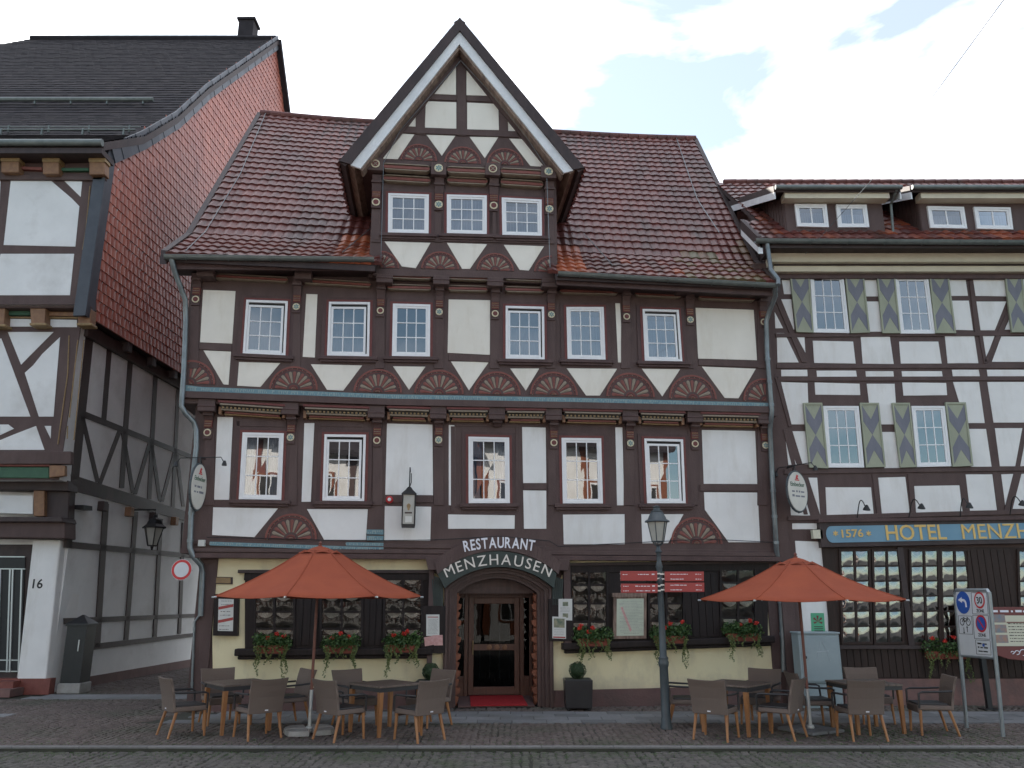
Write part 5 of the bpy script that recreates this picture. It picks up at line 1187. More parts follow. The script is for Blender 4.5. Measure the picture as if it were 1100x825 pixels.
def colr(fr, c_, pts, m, n=.12):
    mb = MB(); mb.prism(fr, fr.pts(c_(*pts), n), 0, n, M[m]); mb.build('carved_beam', old, bevel=.02)
colr(L1, c2, ((18, 276), (106, 276), (106, 292), (18, 292)), 'greenbeam'); colr(L1, c2, ((166, 278), (274, 280), (274, 296), (166, 294)), 'brownpaint')
colr(L2, cl, ((60, 535), (135, 538), (135, 548), (60, 545)), 'red'); colr(L2, cl, ((190, 540), (286, 540), (286, 550), (190, 550)), 'greenbeam')
colr(L1, c2, ((-60, 228), (320, 228), (320, 266), (-60, 266)), 'timber', .32); colr(L1, c2, ((-60, 296), (330, 298), (330, 304), (-60, 302)), 'gold', .08)
colr(L2, cl, ((-60, 562), (340, 565), (340, 580), (-60, 578)), 'timber', .1); 
colr(L1, c3, ((-60, 14), (225, 14), (225, 55), (-60, 55)), 'timber', .14); colr(L1, c3, ((-60, 62), (155, 64), (155, 100), (-60, 98)), 'greenbeam', .06); colr(L1, c3, ((-60, 55), (158, 55), (158, 62), (-60, 62)), 'red', .10); colr(L1, c3, ((155, 58), (205, 58), (205, 92), (155, 98)), 'brownpaint', .12)
colr(L0, c3, ((-60, 104), (215, 106), (215, 140), (-60, 134)), 'tdark', .45); colr(L0, c3, ((140, 138), (218, 140), (215, 250), (140, 236)), 'tdark', .3)
colr(L0, c3, ((-60, 232), (205, 236), (205, 290), (-60, 287)), 'timber', .5); colr(L0, c3, ((-60, 220), (195, 222), (200, 238), (-60, 238)), 'tdark', .62)
colr(L0, c3, ((105, 138), (140, 138), (140, 220), (105, 220)), 'brownpaint', .42)
panels(L0, .3, [c3((-60, 150), (105, 155), (105, 213), (-60, 208))], M['plasterL'], old)
# white painted corner pier with the house number
mb = MB(); zp = L0.uv(60, 580, .2)[1]
a = L0.uv(17.5, 738, .2)[0]
mb.hexa([Vector((a, YG - .2, 0)), Vector((SX + .02, YG - .2, 0)), Vector((SX + .06, YG + .75, 0)), Vector((a, YG + .75, 0))], [Vector((a - .12, YG - .2, zp)), Vector((SX - .1, YG - .2, zp)), Vector((SX + .02, YG + .75, zp)), Vector((a - .12, YG + .75, zp))], M['plaster2'])
pr = mb.build('corner_pier', old, bevel=.03)
mb = MB(); c_ = L0.uv(40.7, 627, .2); text_on(mb, L0, '16', c_, .20, .2, M['black'], .006, .004); mb.build('house_number', pr)
mb = MB(); mb.rect(L0, -22, L0.uv(52, 738, .23)[0] + .02, 0, L0.uv(30, 729, .23)[1], 0, .23, M['red']); mb.rect(L0, -22, L0.uv(27, 738, .2)[0], 0, .16, .2, .75, M['plinthH']); mb.rect(L0, -22, L0.uv(27, 738, .2)[0] - .1, .16, .30, .2, .5, M['red']); mb.build('plinth', old)
# shop door
mb = MB(); n = .06
for x in (11.5, 14.5, 1, 24): 
    p = L0.pts([(x - .8, 611), (x + .8, 611), (x + .2 - 3, 722), (x - 1.4 - 3, 722)], n); mb.prism(L0, p, .03, n + .03, M['silver'])
for y in (598, 611, 709, 721): p = L0.pts([(-20, y - .7), (27, y - .4), (27, y + .8), (-20, y + .6)], n); mb.prism(L0, p, .03, n + .02, M['silver'])
mb.prism(L0, L0.pts([(-20, 598), (27, 598), (22, 722), (-20, 722)], n), .03, n, M['black']); mb.build('shop_door', old)
# side wall timbers on plane S, traced into wall coordinates
mb = MB()
def st(px, d=.03, m='tdark', fr=S, off=0.0): mb.prism(fr, fr.pts(px, off), off - .03, off + d, M[m])
def sl(c_, p, q, w0, w1=None, **k):
    (x0, y0), (x1, y1) = c_(p, q); w1 = w0 if w1 is None else w1
    if abs(x1 - x0) > abs(y1 - y0): st([(x0, y0 - w0), (x1, y1 - w1), (x1, y1 + w1), (x0, y0 + w0)], **k)
    else: st([(x0 - w0, y0), (x0 + w0, y0), (x1 + w1, y1), (x1 - w1, y1)], **k)
sl(c3, (215, 310), (640, 348), 3.6, 2.2); sl(c3, (200, 552), (640, 533), 3.2, 1.8); sl(c3, (270, 636), (640, 592), 3.4, 1.8)
sl(c3, (333, 180), (305, 636), 3); sl(c3, (428, 205), (397, 612), 2.3); sl(c3, (508, 228), (488, 602), 1.9); sl(c3, (580, 240), (566, 592), 1.6)
sl(c3, (228, 120), (215, 320), 3.0); sl(c3, (222, 112), (640, 236), 8.5, 4.5)
sl(c2, (388, 372), (365, 665), 2.5); sl(c2, (462, 415), (428, 905), 2.6); sl(c2, (550, 480), (526, 945), 2.2); sl(c2, (630, 530), (610, 975), 1.8); sl(c2, (318, 335), (262, 875), 4.2)
sl(c2, (290, 642), (690, 800), 3.6, 2.4); idn = lambda *p: p
for a_, b_, w_ in (((87, 446), (104, 518), 2.2), ((128, 462), (106, 520), 2.2), ((131, 464), (142, 530), 2.0), ((160, 476), (144, 531), 2.0), ((162, 478), (171, 538), 1.8), ((187, 486), (173, 539), 1.8), ((189, 488), (196, 544), 1.6)): sl(idn, a_, b_, w_)
sl(c2, (320, 340), (660, 555), 4, 2.4)
mb.build('side_timbers', old)
mb = MB(); zq = .62
mb.rect(S, 1.0, 22, -.02, .22, 0, .05, M['plinth']); mb.build('side_plinth', old)
mb = MB()      # dark jetty beams over the alley
for i in range(12):
    u = 1 + i * 1.35; mb = MB(); mb.rect(S, u, u + .22, z1t - .5, z1t - .02, -.05, .28, M['tdark']); mb.build('beam_end', old, bevel=.02); mb = MB(); mb.rect(S, u, u + .22, z1b - .52, z1b - .28, -.05, .16, M['brownpaint'] if i % 2 else M['tdark']); mb.build('beam_end', old, bevel=.02)
mb = MB(); mb.rect(S, -.6, 22, z1t - .62, z1t - .3, 0, .12, M['tdark']); mb.build('jetty_beam', old, bevel=.02)
# red tile-hung gable side
T = S.shift(.28)
vp = [(118, 162), (150, 145.5), (187, 124), (220, 94), (258, 68), (296, 42)]
prof = T.pts(vp); e0 = T.uv(110, 338); rr = prof[-1]; back = T.uv(303, 125)
prof[0] = (Y2 - YG - .02, prof[0][1])
ub = rr[0] + (back[0] - rr[0]) * 2.2 if back[0] > rr[0] else rr[0] + 3
poly = [(Y2 - YG, z1t - .25)] + prof + [(rr[0] + 9, rr[1] - 11.5), (rr[0] + 9, z1t - .25)]
print('gable', prof, back, poly[0])
def inpoly(u, v, P):
    c = False; j = len(P) - 1
    for i in range(len(P)):
        if (P[i][1] > v) != (P[j][1] > v) and u < (P[j][0] - P[i][0]) * (v - P[i][1]) / (P[j][1] - P[i][1]) + P[i][0]: c = not c
        j = i
    return c
mb = MB(); tw, thh = .21, .26; uu0 = Y2 - YG; nc = int((rr[0] + 9 - uu0) / tw); nr = int((rr[1] - z1t + .3) / thh)
def PT(a, b): return T.w(uu0 + a * tw, z1t - .25 + b * thh, 0), T.N
tile_field(mb, PT, nc, nr, 'hung', M['tilered'], lambda c: random.gauss(.5, .18), inside=lambda a, b, c: inpoly(uu0 + a * tw, z1t - .25 + b * thh, poly), stagger=True)
mb.prism(T, poly, -.26, -.02, M['tdark']); mb.build('tile_hanging', old)
mb = MB()      # slate verge and corner strip
for i in range(len(prof) - 1):
    a, b = prof[i], prof[i + 1]; L = math.dist(a, b); d = ((b[0] - a[0]) / L, (b[1] - a[1]) / L); e = (d[1], -d[0]); k = max(1, round(L / .42))
    for j in range(k):
        p, q_ = lp2(a, b, j / k), lp2(a, b, (j + 1.12) / k); w = .36
        mb.prism(T, [(p[0] - e[0] * .12, p[1] - e[1] * .12), (q_[0] - e[0] * .12, q_[1] - e[1] * .12), (q_[0] + e[0] * w, q_[1] + e[1] * w), (p[0] + e[0] * w, p[1] + e[1] * w)], .07 - .0 + j * .0003, .11 + (j % 2) * .012, M['slate'], random.random())
mb.rect(L2, SX + .0, SX + .30, z1t - .3, z2t + .2, .02, .10, M['slate'], .2); mb.rect(T, Y2 - YG - .1, Y2 - YG + .25, z1t - .3, z2t + .15, 0, .07, M['slate'], .2)
mb.build('slate_verge', old)
# main roof following the same profile
PF = [(p[0] + YG, p[1]) for p in prof]; PF[0] = (Y2 - .45, PF[0][1] - .05)
PL = [0]
for i in range(1, len(PF)): PL.append(PL[-1] + math.dist(PF[i - 1], PF[i]))
def pf(s):
    s = max(0, min(PL[-1] - 1e-4, s)); i = max(k for k in range(len(PF) - 1) if PL[k] <= s); f = (s - PL[i]) / (PL[i + 1] - PL[i]); y, z = lp2(PF[i], PF[i + 1], f)
    dy, dz = PF[i + 1][0] - PF[i][0], PF[i + 1][1] - PF[i][1]; return y, z, Vector((0, -dz, dy)).normalized()
hx = at_depth(35, 34, PF[-1][0]).x
mb = MB(); tw, thh = .24, .24; X0 = SX + .42
nr = int(PL[-1] / thh); nc = 62
def PO(a, b):
    y, z, n_ = pf(b * PL[-1] / nr); return Vector((X0 - (nc - a) * tw + .044 * (y - YG), y, z)), n_
zr_ = PF[-1][1]
tile_field(mb, PO, nc, nr, 'flat', M['tiledark'], lambda c: random.gauss(.45, .2), inside=lambda a, b, c: c.x > hx - (zr_ - c.z) * 1.05, stagger=True)
for i in range(len(PF) - 1):
    (y0, z0), (y1, z1) = PF[i], PF[i + 1]
    xa = X0 + .044 * (y0 - YG); xb = X0 + .044 * (y1 - YG); ha, hb = max(-26, hx - (zr_ - z0) * 1.05), hx - (zr_ - z1) * 1.05; ha = hx - (zr_ - z0) * 1.05
    q = [Vector((ha, y0, z0)), Vector((xa, y0, z0)), Vector((xb, y1, z1)), Vector((hb, y1, z1))]; mb.hexa([p - Vector((0, 0, .25)) for p in q], [p - Vector((0, 0, .02)) for p in q], M['tdark'])
yb_, zb2 = PF[-1][0] + 9, zr_ - 11.5; q = [Vector((hx, PF[-1][0], zr_)), Vector((X0 + .5, PF[-1][0], zr_)), Vector((X0 + .9, yb_, zb2)), Vector((hx, yb_, zb2))]
mb.hexa([p - Vector((0, 0, .25)) for p in q], q, M['tiledark'])
for i in range(int((X0 + .5 - hx) / .4)): mb.tube([Vector((hx + i * .4, PF[-1][0], zr_ + .02)), Vector((hx + i * .4 + .44, PF[-1][0], zr_ + .05))], [.14, .12], M['tiledark'], 8, tint=.3)
oro = mb.build('roof', old)
mb = MB()
for px_y, rr_ in ((113, .07), (146, .025), (143.5, .02)):
    for s in [k * .1 for k in range(1, 200)]:
        y, z, n_ = pf(s); d = (Vector((-10.5, y, z)) - CP); pz = 412.5 - FPX * d.dot(CU) / d.dot(CF)
        if pz < px_y: break
    P = Vector((0, y, z)) + n_ * .16; xa = X0 - (1.0 if px_y == 113 else .2); mb.tube([Vector((-21, P.y, P.z)), Vector((xa, P.y, P.z))], rr_, M['gutter'], 8)
    for k in range(9): x = xa - .3 - k * 1.1; mb.box((x, P.y, P.z - .06), (.04, .05, .2), M['gutter'])
mb.build('snow_guard', oro)
ge = Fr((0, PF[0][0] - .08, 0), (1, 0, 0)); mb = MB(); mb.tube([Vector((-22, PF[0][0] - .08, PF[0][1] - .08)), Vector((SX + .35, PF[0][0] - .08, PF[0][1] - .08))], .09, M['gutter'], 12); mb.build('gutter', old, smooth=True)
mb = MB(); mb.box((-16, PF[0][0] + .25, PF[0][1] - .28), (2 * (SX + .35 + 16), .62, .14), M['tdark']); mb.build('eaves_board', old)
ch = at_depth(266, 38, PF[-1][0] + .6); mb = MB(); mb.box((ch.x, ch.y, ch.z - .2), (.62, .6, 1.5), M['tiledark'], tint=.6); mb.box((ch.x, ch.y, ch.z + .58), (.76, .72, .1), M['tiledark'], tint=.3); mb.box((ch.x + .05, ch.y, ch.z + .70), (.36, .36, .16), M['tiledark'], tint=.2); mb.build('chimney', oro)
# ------------------------------------------------------------------ ground, kerb, paving
M['grd'] = mat('ground_stone', (.085, .080, .076), .85, (.06, .057, .055), 14, bump=.8, bscale=30, dist=.02)
M['sett'] = mat('pavement_sett', (1, 1, 1), .72, (.8, .8, .8), 30, tint=[(0, (.098, .076, .067)), (.5, (.130, .102, .090)), (1, (.175, .145, .128))], bump=.5, bscale=60, dirt=((.055, .065, .04), .45, .5, .72))
M['rsett'] = mat('road_sett', (1, 1, 1), .7, (.8, .8, .8), 30, tint=[(0, (.085, .077, .068)), (.5, (.112, .102, .090)), (1, (.15, .136, .120))], bump=.5, bscale=60, dirt=((.055, .070, .035), .8, .5, .70))
M['slab'] = mat('pavement_slab', (1, 1, 1), .75, (.85, .85, .85), 12, tint=[(0, (.15, .155, .16)), (.5, (.19, .195, .20)), (1, (.24, .245, .25))], bump=.4, bscale=50, dirt=((.12, .12, .11), 1.0, .5, .8))
M['kerb'] = mat('kerb_stone', (1, 1, 1), .75, (.8, .8, .8), 14, tint=[(0, (.17, .165, .16)), (1, (.21, .205, .20))], bump=.6, bscale=30)
M['joint'] = mat('joint_earth', (.035, .034, .028), .95, (.05, .052, .035), 5)
KY = 12.55
mb = MB(); mb.add([(-300, -300, -.12), (300, -300, -.12), (300, 300, -.12), (-300, 300, -.12)], [[0, 1, 2, 3]], M['grd']); structure(mb.build('ground'))
mb = MB(); mb.box((0, (KY + 60) / 2, -.10), (120, 60 - KY, .16), M['joint']); pv = structure(mb.build('pavement'))
def setts(mb, x0, x1, y0, y1, z, s, m, W=1.25, Aa=.26, inside=None, seed=1):
    rr = random.Random(seed); nl = int((x1 - x0) / W) + 1; rows = int((y1 - y0) / s) + 4
    for l in range(nl):
        cx = x0 + (l + .5) * W; k = max(4, int(W * 1.06 / s))
        for r in range(-4, rows):
            for i in range(k):
                t = (i + .5) / k * 2 - 1 + (rr.uniform(-.03, .03)); x = cx + t * W / 2; y = y0 + r * s + Aa * (1 - t * t) + rr.uniform(-.006, .006)
                if not (x0 < x < x1 and y0 - .02 < y < y1 + .02) or (inside and not inside(x, y)): continue
                sl_ = math.atan(-2 * Aa * t / (W / 2)); ca, sa = math.cos(sl_), math.sin(sl_)
                hw = W / k / 2 / max(.6, ca) * rr.uniform(.80, .93); hh = s / 2 * rr.uniform(.80, .92); zt = z + rr.uniform(-.004, .005); b = .012; vs = []
                for (dx, dy, zz) in [(-hw, -hh, z - .02), (hw, -hh, z - .02), (hw, hh, z - .02), (-hw, hh, z - .02), (-hw + b, -hh + b, zt), (hw - b, -hh + b, zt), (hw - b, hh - b, zt), (-hw + b, hh - b, zt)]:
                    vs.append((x + dx * ca - dy * sa, y + dx * sa + dy * ca, zz))
                mb.add(vs, [[4, 5, 6, 7], [0, 1, 5, 4], [1, 2, 6, 5], [2, 3, 7, 6], [3, 0, 4, 7]], m, max(0, min(1, rr.gauss(.45, .2))))
mb = MB()
def aL(x): return A.w(0, 0, 0).y + (x - A.O.x) * math.tan(YAW)
setts(mb, -12, 12, KY + .13, 14.86, .0, .105, M['sett'], seed=2)
setts(mb, -11.5, -5.9, 14.86, 20.3, .0, .12, M['sett'], inside=lambda x, y: not (-6.4 + (y - 14.86) * .2 < x < -5.4 and y < 16.35) and not (18.3 < y < 19.15 and x < -7) and (x > -10.7 or y < 19.9), seed=3)
setts(mb, -5.9, 12, 16.36, 17.4, .0, .105, M['sett'], W=3, Aa=.0, inside=lambda x, y: y < (aL(x) if x < 5.5 else 17.35) - .02, seed=4)
setts(mb, -11.5, -5.9, 20.35, 31, .0, .17, M['sett'], inside=lambda x, y: x > -10.9, seed=8)
structure(mb.build('pavement_setts'))
mb = MB(); rr = random.Random(4)
y = 14.9
for j in range(4):
    h = .36; x = -6.6 + (y - 14.9) * .25 + (j % 2) * .3 - .6
    while x < 12:
        w = .6
        if x > -6.3 + (y - 14.9) * .25:
            zt = rr.uniform(-.003, .003); mb.prism(Fr((0, 0, 0), (1, 0, 0), (0, 1, 0)), [(x + .006, y + .006), (x + w - .006, y + .006), (x + w - .006, y + h - .006), (x + .006, y + h - .006)], -.02, .002 + zt, M['slab'], rr.random())
        x += w
    y += h
FG = Fr((0, 0, 0), (1, 0, 0), (0, 1, 0))
for j in range(2):
    x = -10.4 + j * .2
    while x < -6.6: mb.prism(FG, [(x + .006, 18.33 + j * .4), (x + .594, 18.33 + j * .4), (x + .594, 18.72 + j * .4), (x + .006, 18.72 + j * .4)], -.02, .006, M['slab'], rr.uniform(.5, 1)); x += .6
x = -11.5
while x < -9.6: mb.prism(FG, [(x, 15.6), (x + .59, 15.6), (x + .59, 16.0), (x, 16.0)], -.02, .006, M['slab'], rr.uniform(.7, 1)); x += .6
structure(mb.build('pavement_slabs'))
mb = MB(); x = -14
while x < 14:
    w = rr.uniform(.85, 1.05); mb.box((x + w / 2, KY + .06 + .0, -.07), (w - .004, .10, .155), M['kerb'], tint=rr.random()); x += w
structure(mb.build('kerb', bevel=.008))
mb = MB(); mb.box((0, 8.55, -.125), (60, 7.98, .10), M['joint']); setts(mb, -11, 11, 10.3, KY - .0, -.06, .125, M['rsett'], W=1.5, Aa=.34, seed=5); structure(mb.build('road'))
# weeds in the joints
mb = MB(); rr = random.Random(9)
def gtuft(x, y, z):
    for _ in range(5):
        a = rr.uniform(0, 6.28); h = rr.uniform(.012, .035); dx, dy = math.cos(a) * .012, math.sin(a) * .012; ox, oy = rr.uniform(-.03, .03), rr.uniform(-.03, .03)
        mb.add([(x + ox - dy * .3, y + oy + dx * .3, z), (x + ox + dy * .3, y + oy - dx * .3, z), (x + ox + dx, y + oy + dy, z + h)], [[0, 1, 2]], M['leaf'], rr.uniform(.3, 1))
for _ in range(1500): gtuft(rr.uniform(-8, 8), KY - .03 - abs(rr.gauss(0, .35)), -.07)
for _ in range(500): gtuft(rr.uniform(-8, 8), KY + .14 + abs(rr.gauss(0, .3)), -.01)
for _ in range(900): gtuft(rr.gauss(5.6, 1.2), rr.uniform(12.8, 14.6), -.01)
g = mb.build('joint_weeds'); g['kind'] = 'stuff'

# ------------------------------------------------------------------ tables, chairs, parasols
M['weave'] = weave_mat('woven_rattan', (.115, .084, .068), (.27, .205, .17))
M['teak'] = mat('teak_leg', (.36, .17, .065), .5, (.28, .12, .045), 6, (1, 1, .2), .2)
M['tabtop'] = mat('table_top', (.12, .088, .070), .5, (.17, .13, .105), 4, (1, 8, 1), .2)
M['dkmetal'] = mat('dark_frame', (.035, .033, .034), .45)
def armchair():
    o = empty('garden_armchair', (0, 0, 0), 'x', 'chair', 'woven armchairs round the pavement tables'); w = .29
    mb = MB(); mb.box((0, 0, .405), (.54, .50, .07), M['weave']); mb.box((0, .245, .38), (.54, .03, .11), M['weave']); mb.build('seat', o, bevel=.015)
    mb = MB(); mb.box((0, .01, .452), (.46, .46, .03), M['dkmetal']); mb.build('cushion', o, bevel=.012)
    mb = MB()       # backrest, faces +Y, so back at -Y
    prof = [(.37, -.255, .27), (.45, -.262, .272), (.60, -.285, .278), (.76, -.325, .288), (.86, -.362, .295)]
    vs = []; nx = 6
    for z, y, hw in prof:
        for k in range(nx + 1):
            x = lerp(-hw, hw, k / nx); c = .025 * (1 - (2 * k / nx - 1) ** 2); vs.append((x, y - c + .02, z + (.012 * (2 * k / nx - 1) ** 2 if z > .8 else 0)))
    m0 = len(vs); vs += [(x, y - .04, z) for x, y, z in vs]
    W_ = nx + 1; fs = []
    for i in range(len(prof) - 1):
        for k in range(nx): a = i * W_ + k; fs += [[a, a + 1, a + W_ + 1, a + W_], [m0 + a + 1, m0 + a, m0 + a + W_, m0 + a + W_ + 1]]
        fs += [[i * W_, (i + 1) * W_, m0 + (i + 1) * W_, m0 + i * W_], [i * W_ + nx, (i + 1) * W_ + nx, m0 + (i + 1) * W_ + nx, m0 + i * W_ + nx]]
    t = (len(prof) - 1) * W_
    for k in range(nx): fs += [[k, k + 1, m0 + k + 1, m0 + k], [t + k, t + k + 1, m0 + t + k + 1, m0 + t + k]]
    mb.add(vs, fs, M['weave']); bk = mb.build('backrest', o, bevel=.008)
    mb = MB(); mb.box((.0, -.306, .415), (.05, .006, .016), M['letterw']); mb.build('maker_tag', bk)
    for s in (-1, 1):
        mb = MB(); mb.tube([(s * .285, -.275, .655), (s * .30, -.05, .645), (s * .30, .17, .64), (s * .297, .225, .62), (s * .285, .235, .40)], [.016, .016, .017, .017, .016], M['dkmetal'], 8); mb.build('armrest', o, smooth=True)
        mb = MB(); mb.tube([(s * .245, .215, .37), (s * .262, .235, .0)], [.026, .018], M['teak'], 8); mb.build('leg', o)
        mb = MB(); mb.tube([(s * .235, -.215, .37), (s * .262, -.315, .0)], [.026, .018], M['teak'], 8); mb.build('leg', o)
    return o
def table():
    o = empty('garden_table', (0, 0, 0), 'x', 'table', 'square pavement tables')
    mb = MB(); s = .43
    for i in range(7): w = 2 * s / 7; mb.box((-s + (i + .5) * w, 0, .725), (w - .006, 2 * s, .028), M['tabtop'], tint=random.random())
    mb.build('tabletop', o, bevel=.004)
    mb = MB()
    for a, b, c, d in ((0, s - .03, 2 * s, .03), (0, -s + .03, 2 * s, .03), (s - .03, 0, .03, 2 * s - .09), (-s + .03, 0, .03, 2 * s - .09)): mb.box((a, b, .68), (c - .02, d, .06), M['dkmetal'])
    mb.build('apron', o)
    for x in (-1, 1):
        for y in (-1, 1):
            mb = MB(); a, b = s - .05, s - .045; t = .036; h = .024
            mb.hexa([(x * b + dx * h, y * b + dy * h, 0) for dx, dy in ((-1, -1), (1, -1), (1, 1), (-1, 1))], [(x * a + dx * t, y * a + dy * t, .65) for dx, dy in ((-1, -1), (1, -1), (1, 1), (-1, 1))], M['teak']); mb.build('leg', o, bevel=.004)
    return o
t0 = table(); c0 = armchair()
tabs = [((-4.45, 14.1), 40, 'weathered dark topped square table in the leftmost group, left of the left parasol pole'), ((-2.03, 13.9), 45, 'weathered dark topped square table between the left parasol pole and the restaurant door'),
        ((3.6, 13.95), 48, 'weathered dark topped square table just right of the lamp post'), ((5.72, 14.05), 8, 'weathered dark topped square table between the right parasol pole and the road sign')]
for i, ((x, y), a, lab) in enumerate(tabs):
    if i == 0: t0.location = (x, y, 0); t0.rotation_euler = (0, 0, R_(a)); t0['label'] = lab
    else: copy_tree(t0, (x, y, 0), R_(a), lab)
chs = [((-5.12, 13.62), -50, 'leftmost woven brown armchair, its open side facing the leftmost table'), ((-3.92, 13.42), 40, 'woven brown armchair with its back to the street, left of the left parasol pole'),
       ((-3.82, 14.72), 130, 'woven brown armchair on the wall side of the leftmost table, beside the parasol pole'), ((-4.98, 14.85), 215, 'woven brown armchair at the far left of the leftmost table, nearest the corner downpipe'),
       ((-2.60, 13.28), -42, 'woven brown armchair just right of the left parasol pole, back to the street'), ((-1.42, 13.22), 46, 'woven brown armchair with its back to the street, nearest the red door mat'),
       ((-2.62, 14.6), 222, 'woven brown armchair on the wall side, below the middle flower box left of the door'), ((-1.42, 14.62), 137, 'woven brown armchair on the wall side, in front of the left box ball planter'),
       ((2.92, 14.5), -120 + 20, 'woven brown armchair standing right next to the lamp post'), ((3.12, 13.32), -32, 'woven brown armchair in front of the table by the lamp post, back to the street'),
       ((4.22, 14.75), 145, 'woven brown armchair on the wall side, between the lamp post table and the grey cabinet'), ((4.12, 13.42), 52, 'woven brown armchair with its arm to the street, just left of the right parasol pole'),
       ((5.0, 14.35), -88, 'woven brown armchair directly behind the right parasol pole, facing right'), ((5.30, 13.30), 3, 'woven brown armchair seen squarely from behind, right of the right parasol pole'),
       ((6.2, 14.95), 180, 'woven brown armchair at the wall side of the rightmost table, below the hotel windows'), ((6.62, 13.78), 82, 'rightmost woven brown armchair, seen side on, facing left towards the table')]
for i, ((x, y), a, lab) in enumerate(chs):
    if i == 0: c0.location = (x, y, 0); c0.rotation_euler = (0, 0, R_(a)); c0['label'] = lab
    else: copy_tree(c0, (x, y, 0), R_(a), lab)
M['canvas'] = mat('parasol_canvas', (.44, .105, .048), .85, (.37, .086, .042), 2, bump=.5, bscale=5, dist=.03)
_n = M['canvas'].node_tree; _b = _n.nodes['Principled BSDF']; _t = _n.nodes.new('ShaderNodeBsdfTranslucent'); _t.inputs[0].default_value = (.45, .09, .04, 1); _m = _n.nodes.new('ShaderNodeMixShader'); _m.inputs[0].default_value = .28
_o = [x for x in _n.nodes if x.type == 'OUTPUT_MATERIAL'][0]; _n.links.new(_b.outputs[0], _m.inputs[1]); _n.links.new(_t.outputs[0], _m.inputs[2]); _n.links.new(_m.outputs[0], _o.inputs[0])
M['conc'] = mat('concrete_base', (.36, .35, .33), .9, (.28, .27, .25), 6, bump=.6)
M['polewood'] = mat('pole_wood', (.14, .045, .03), .45, (.18, .06, .04), 5)
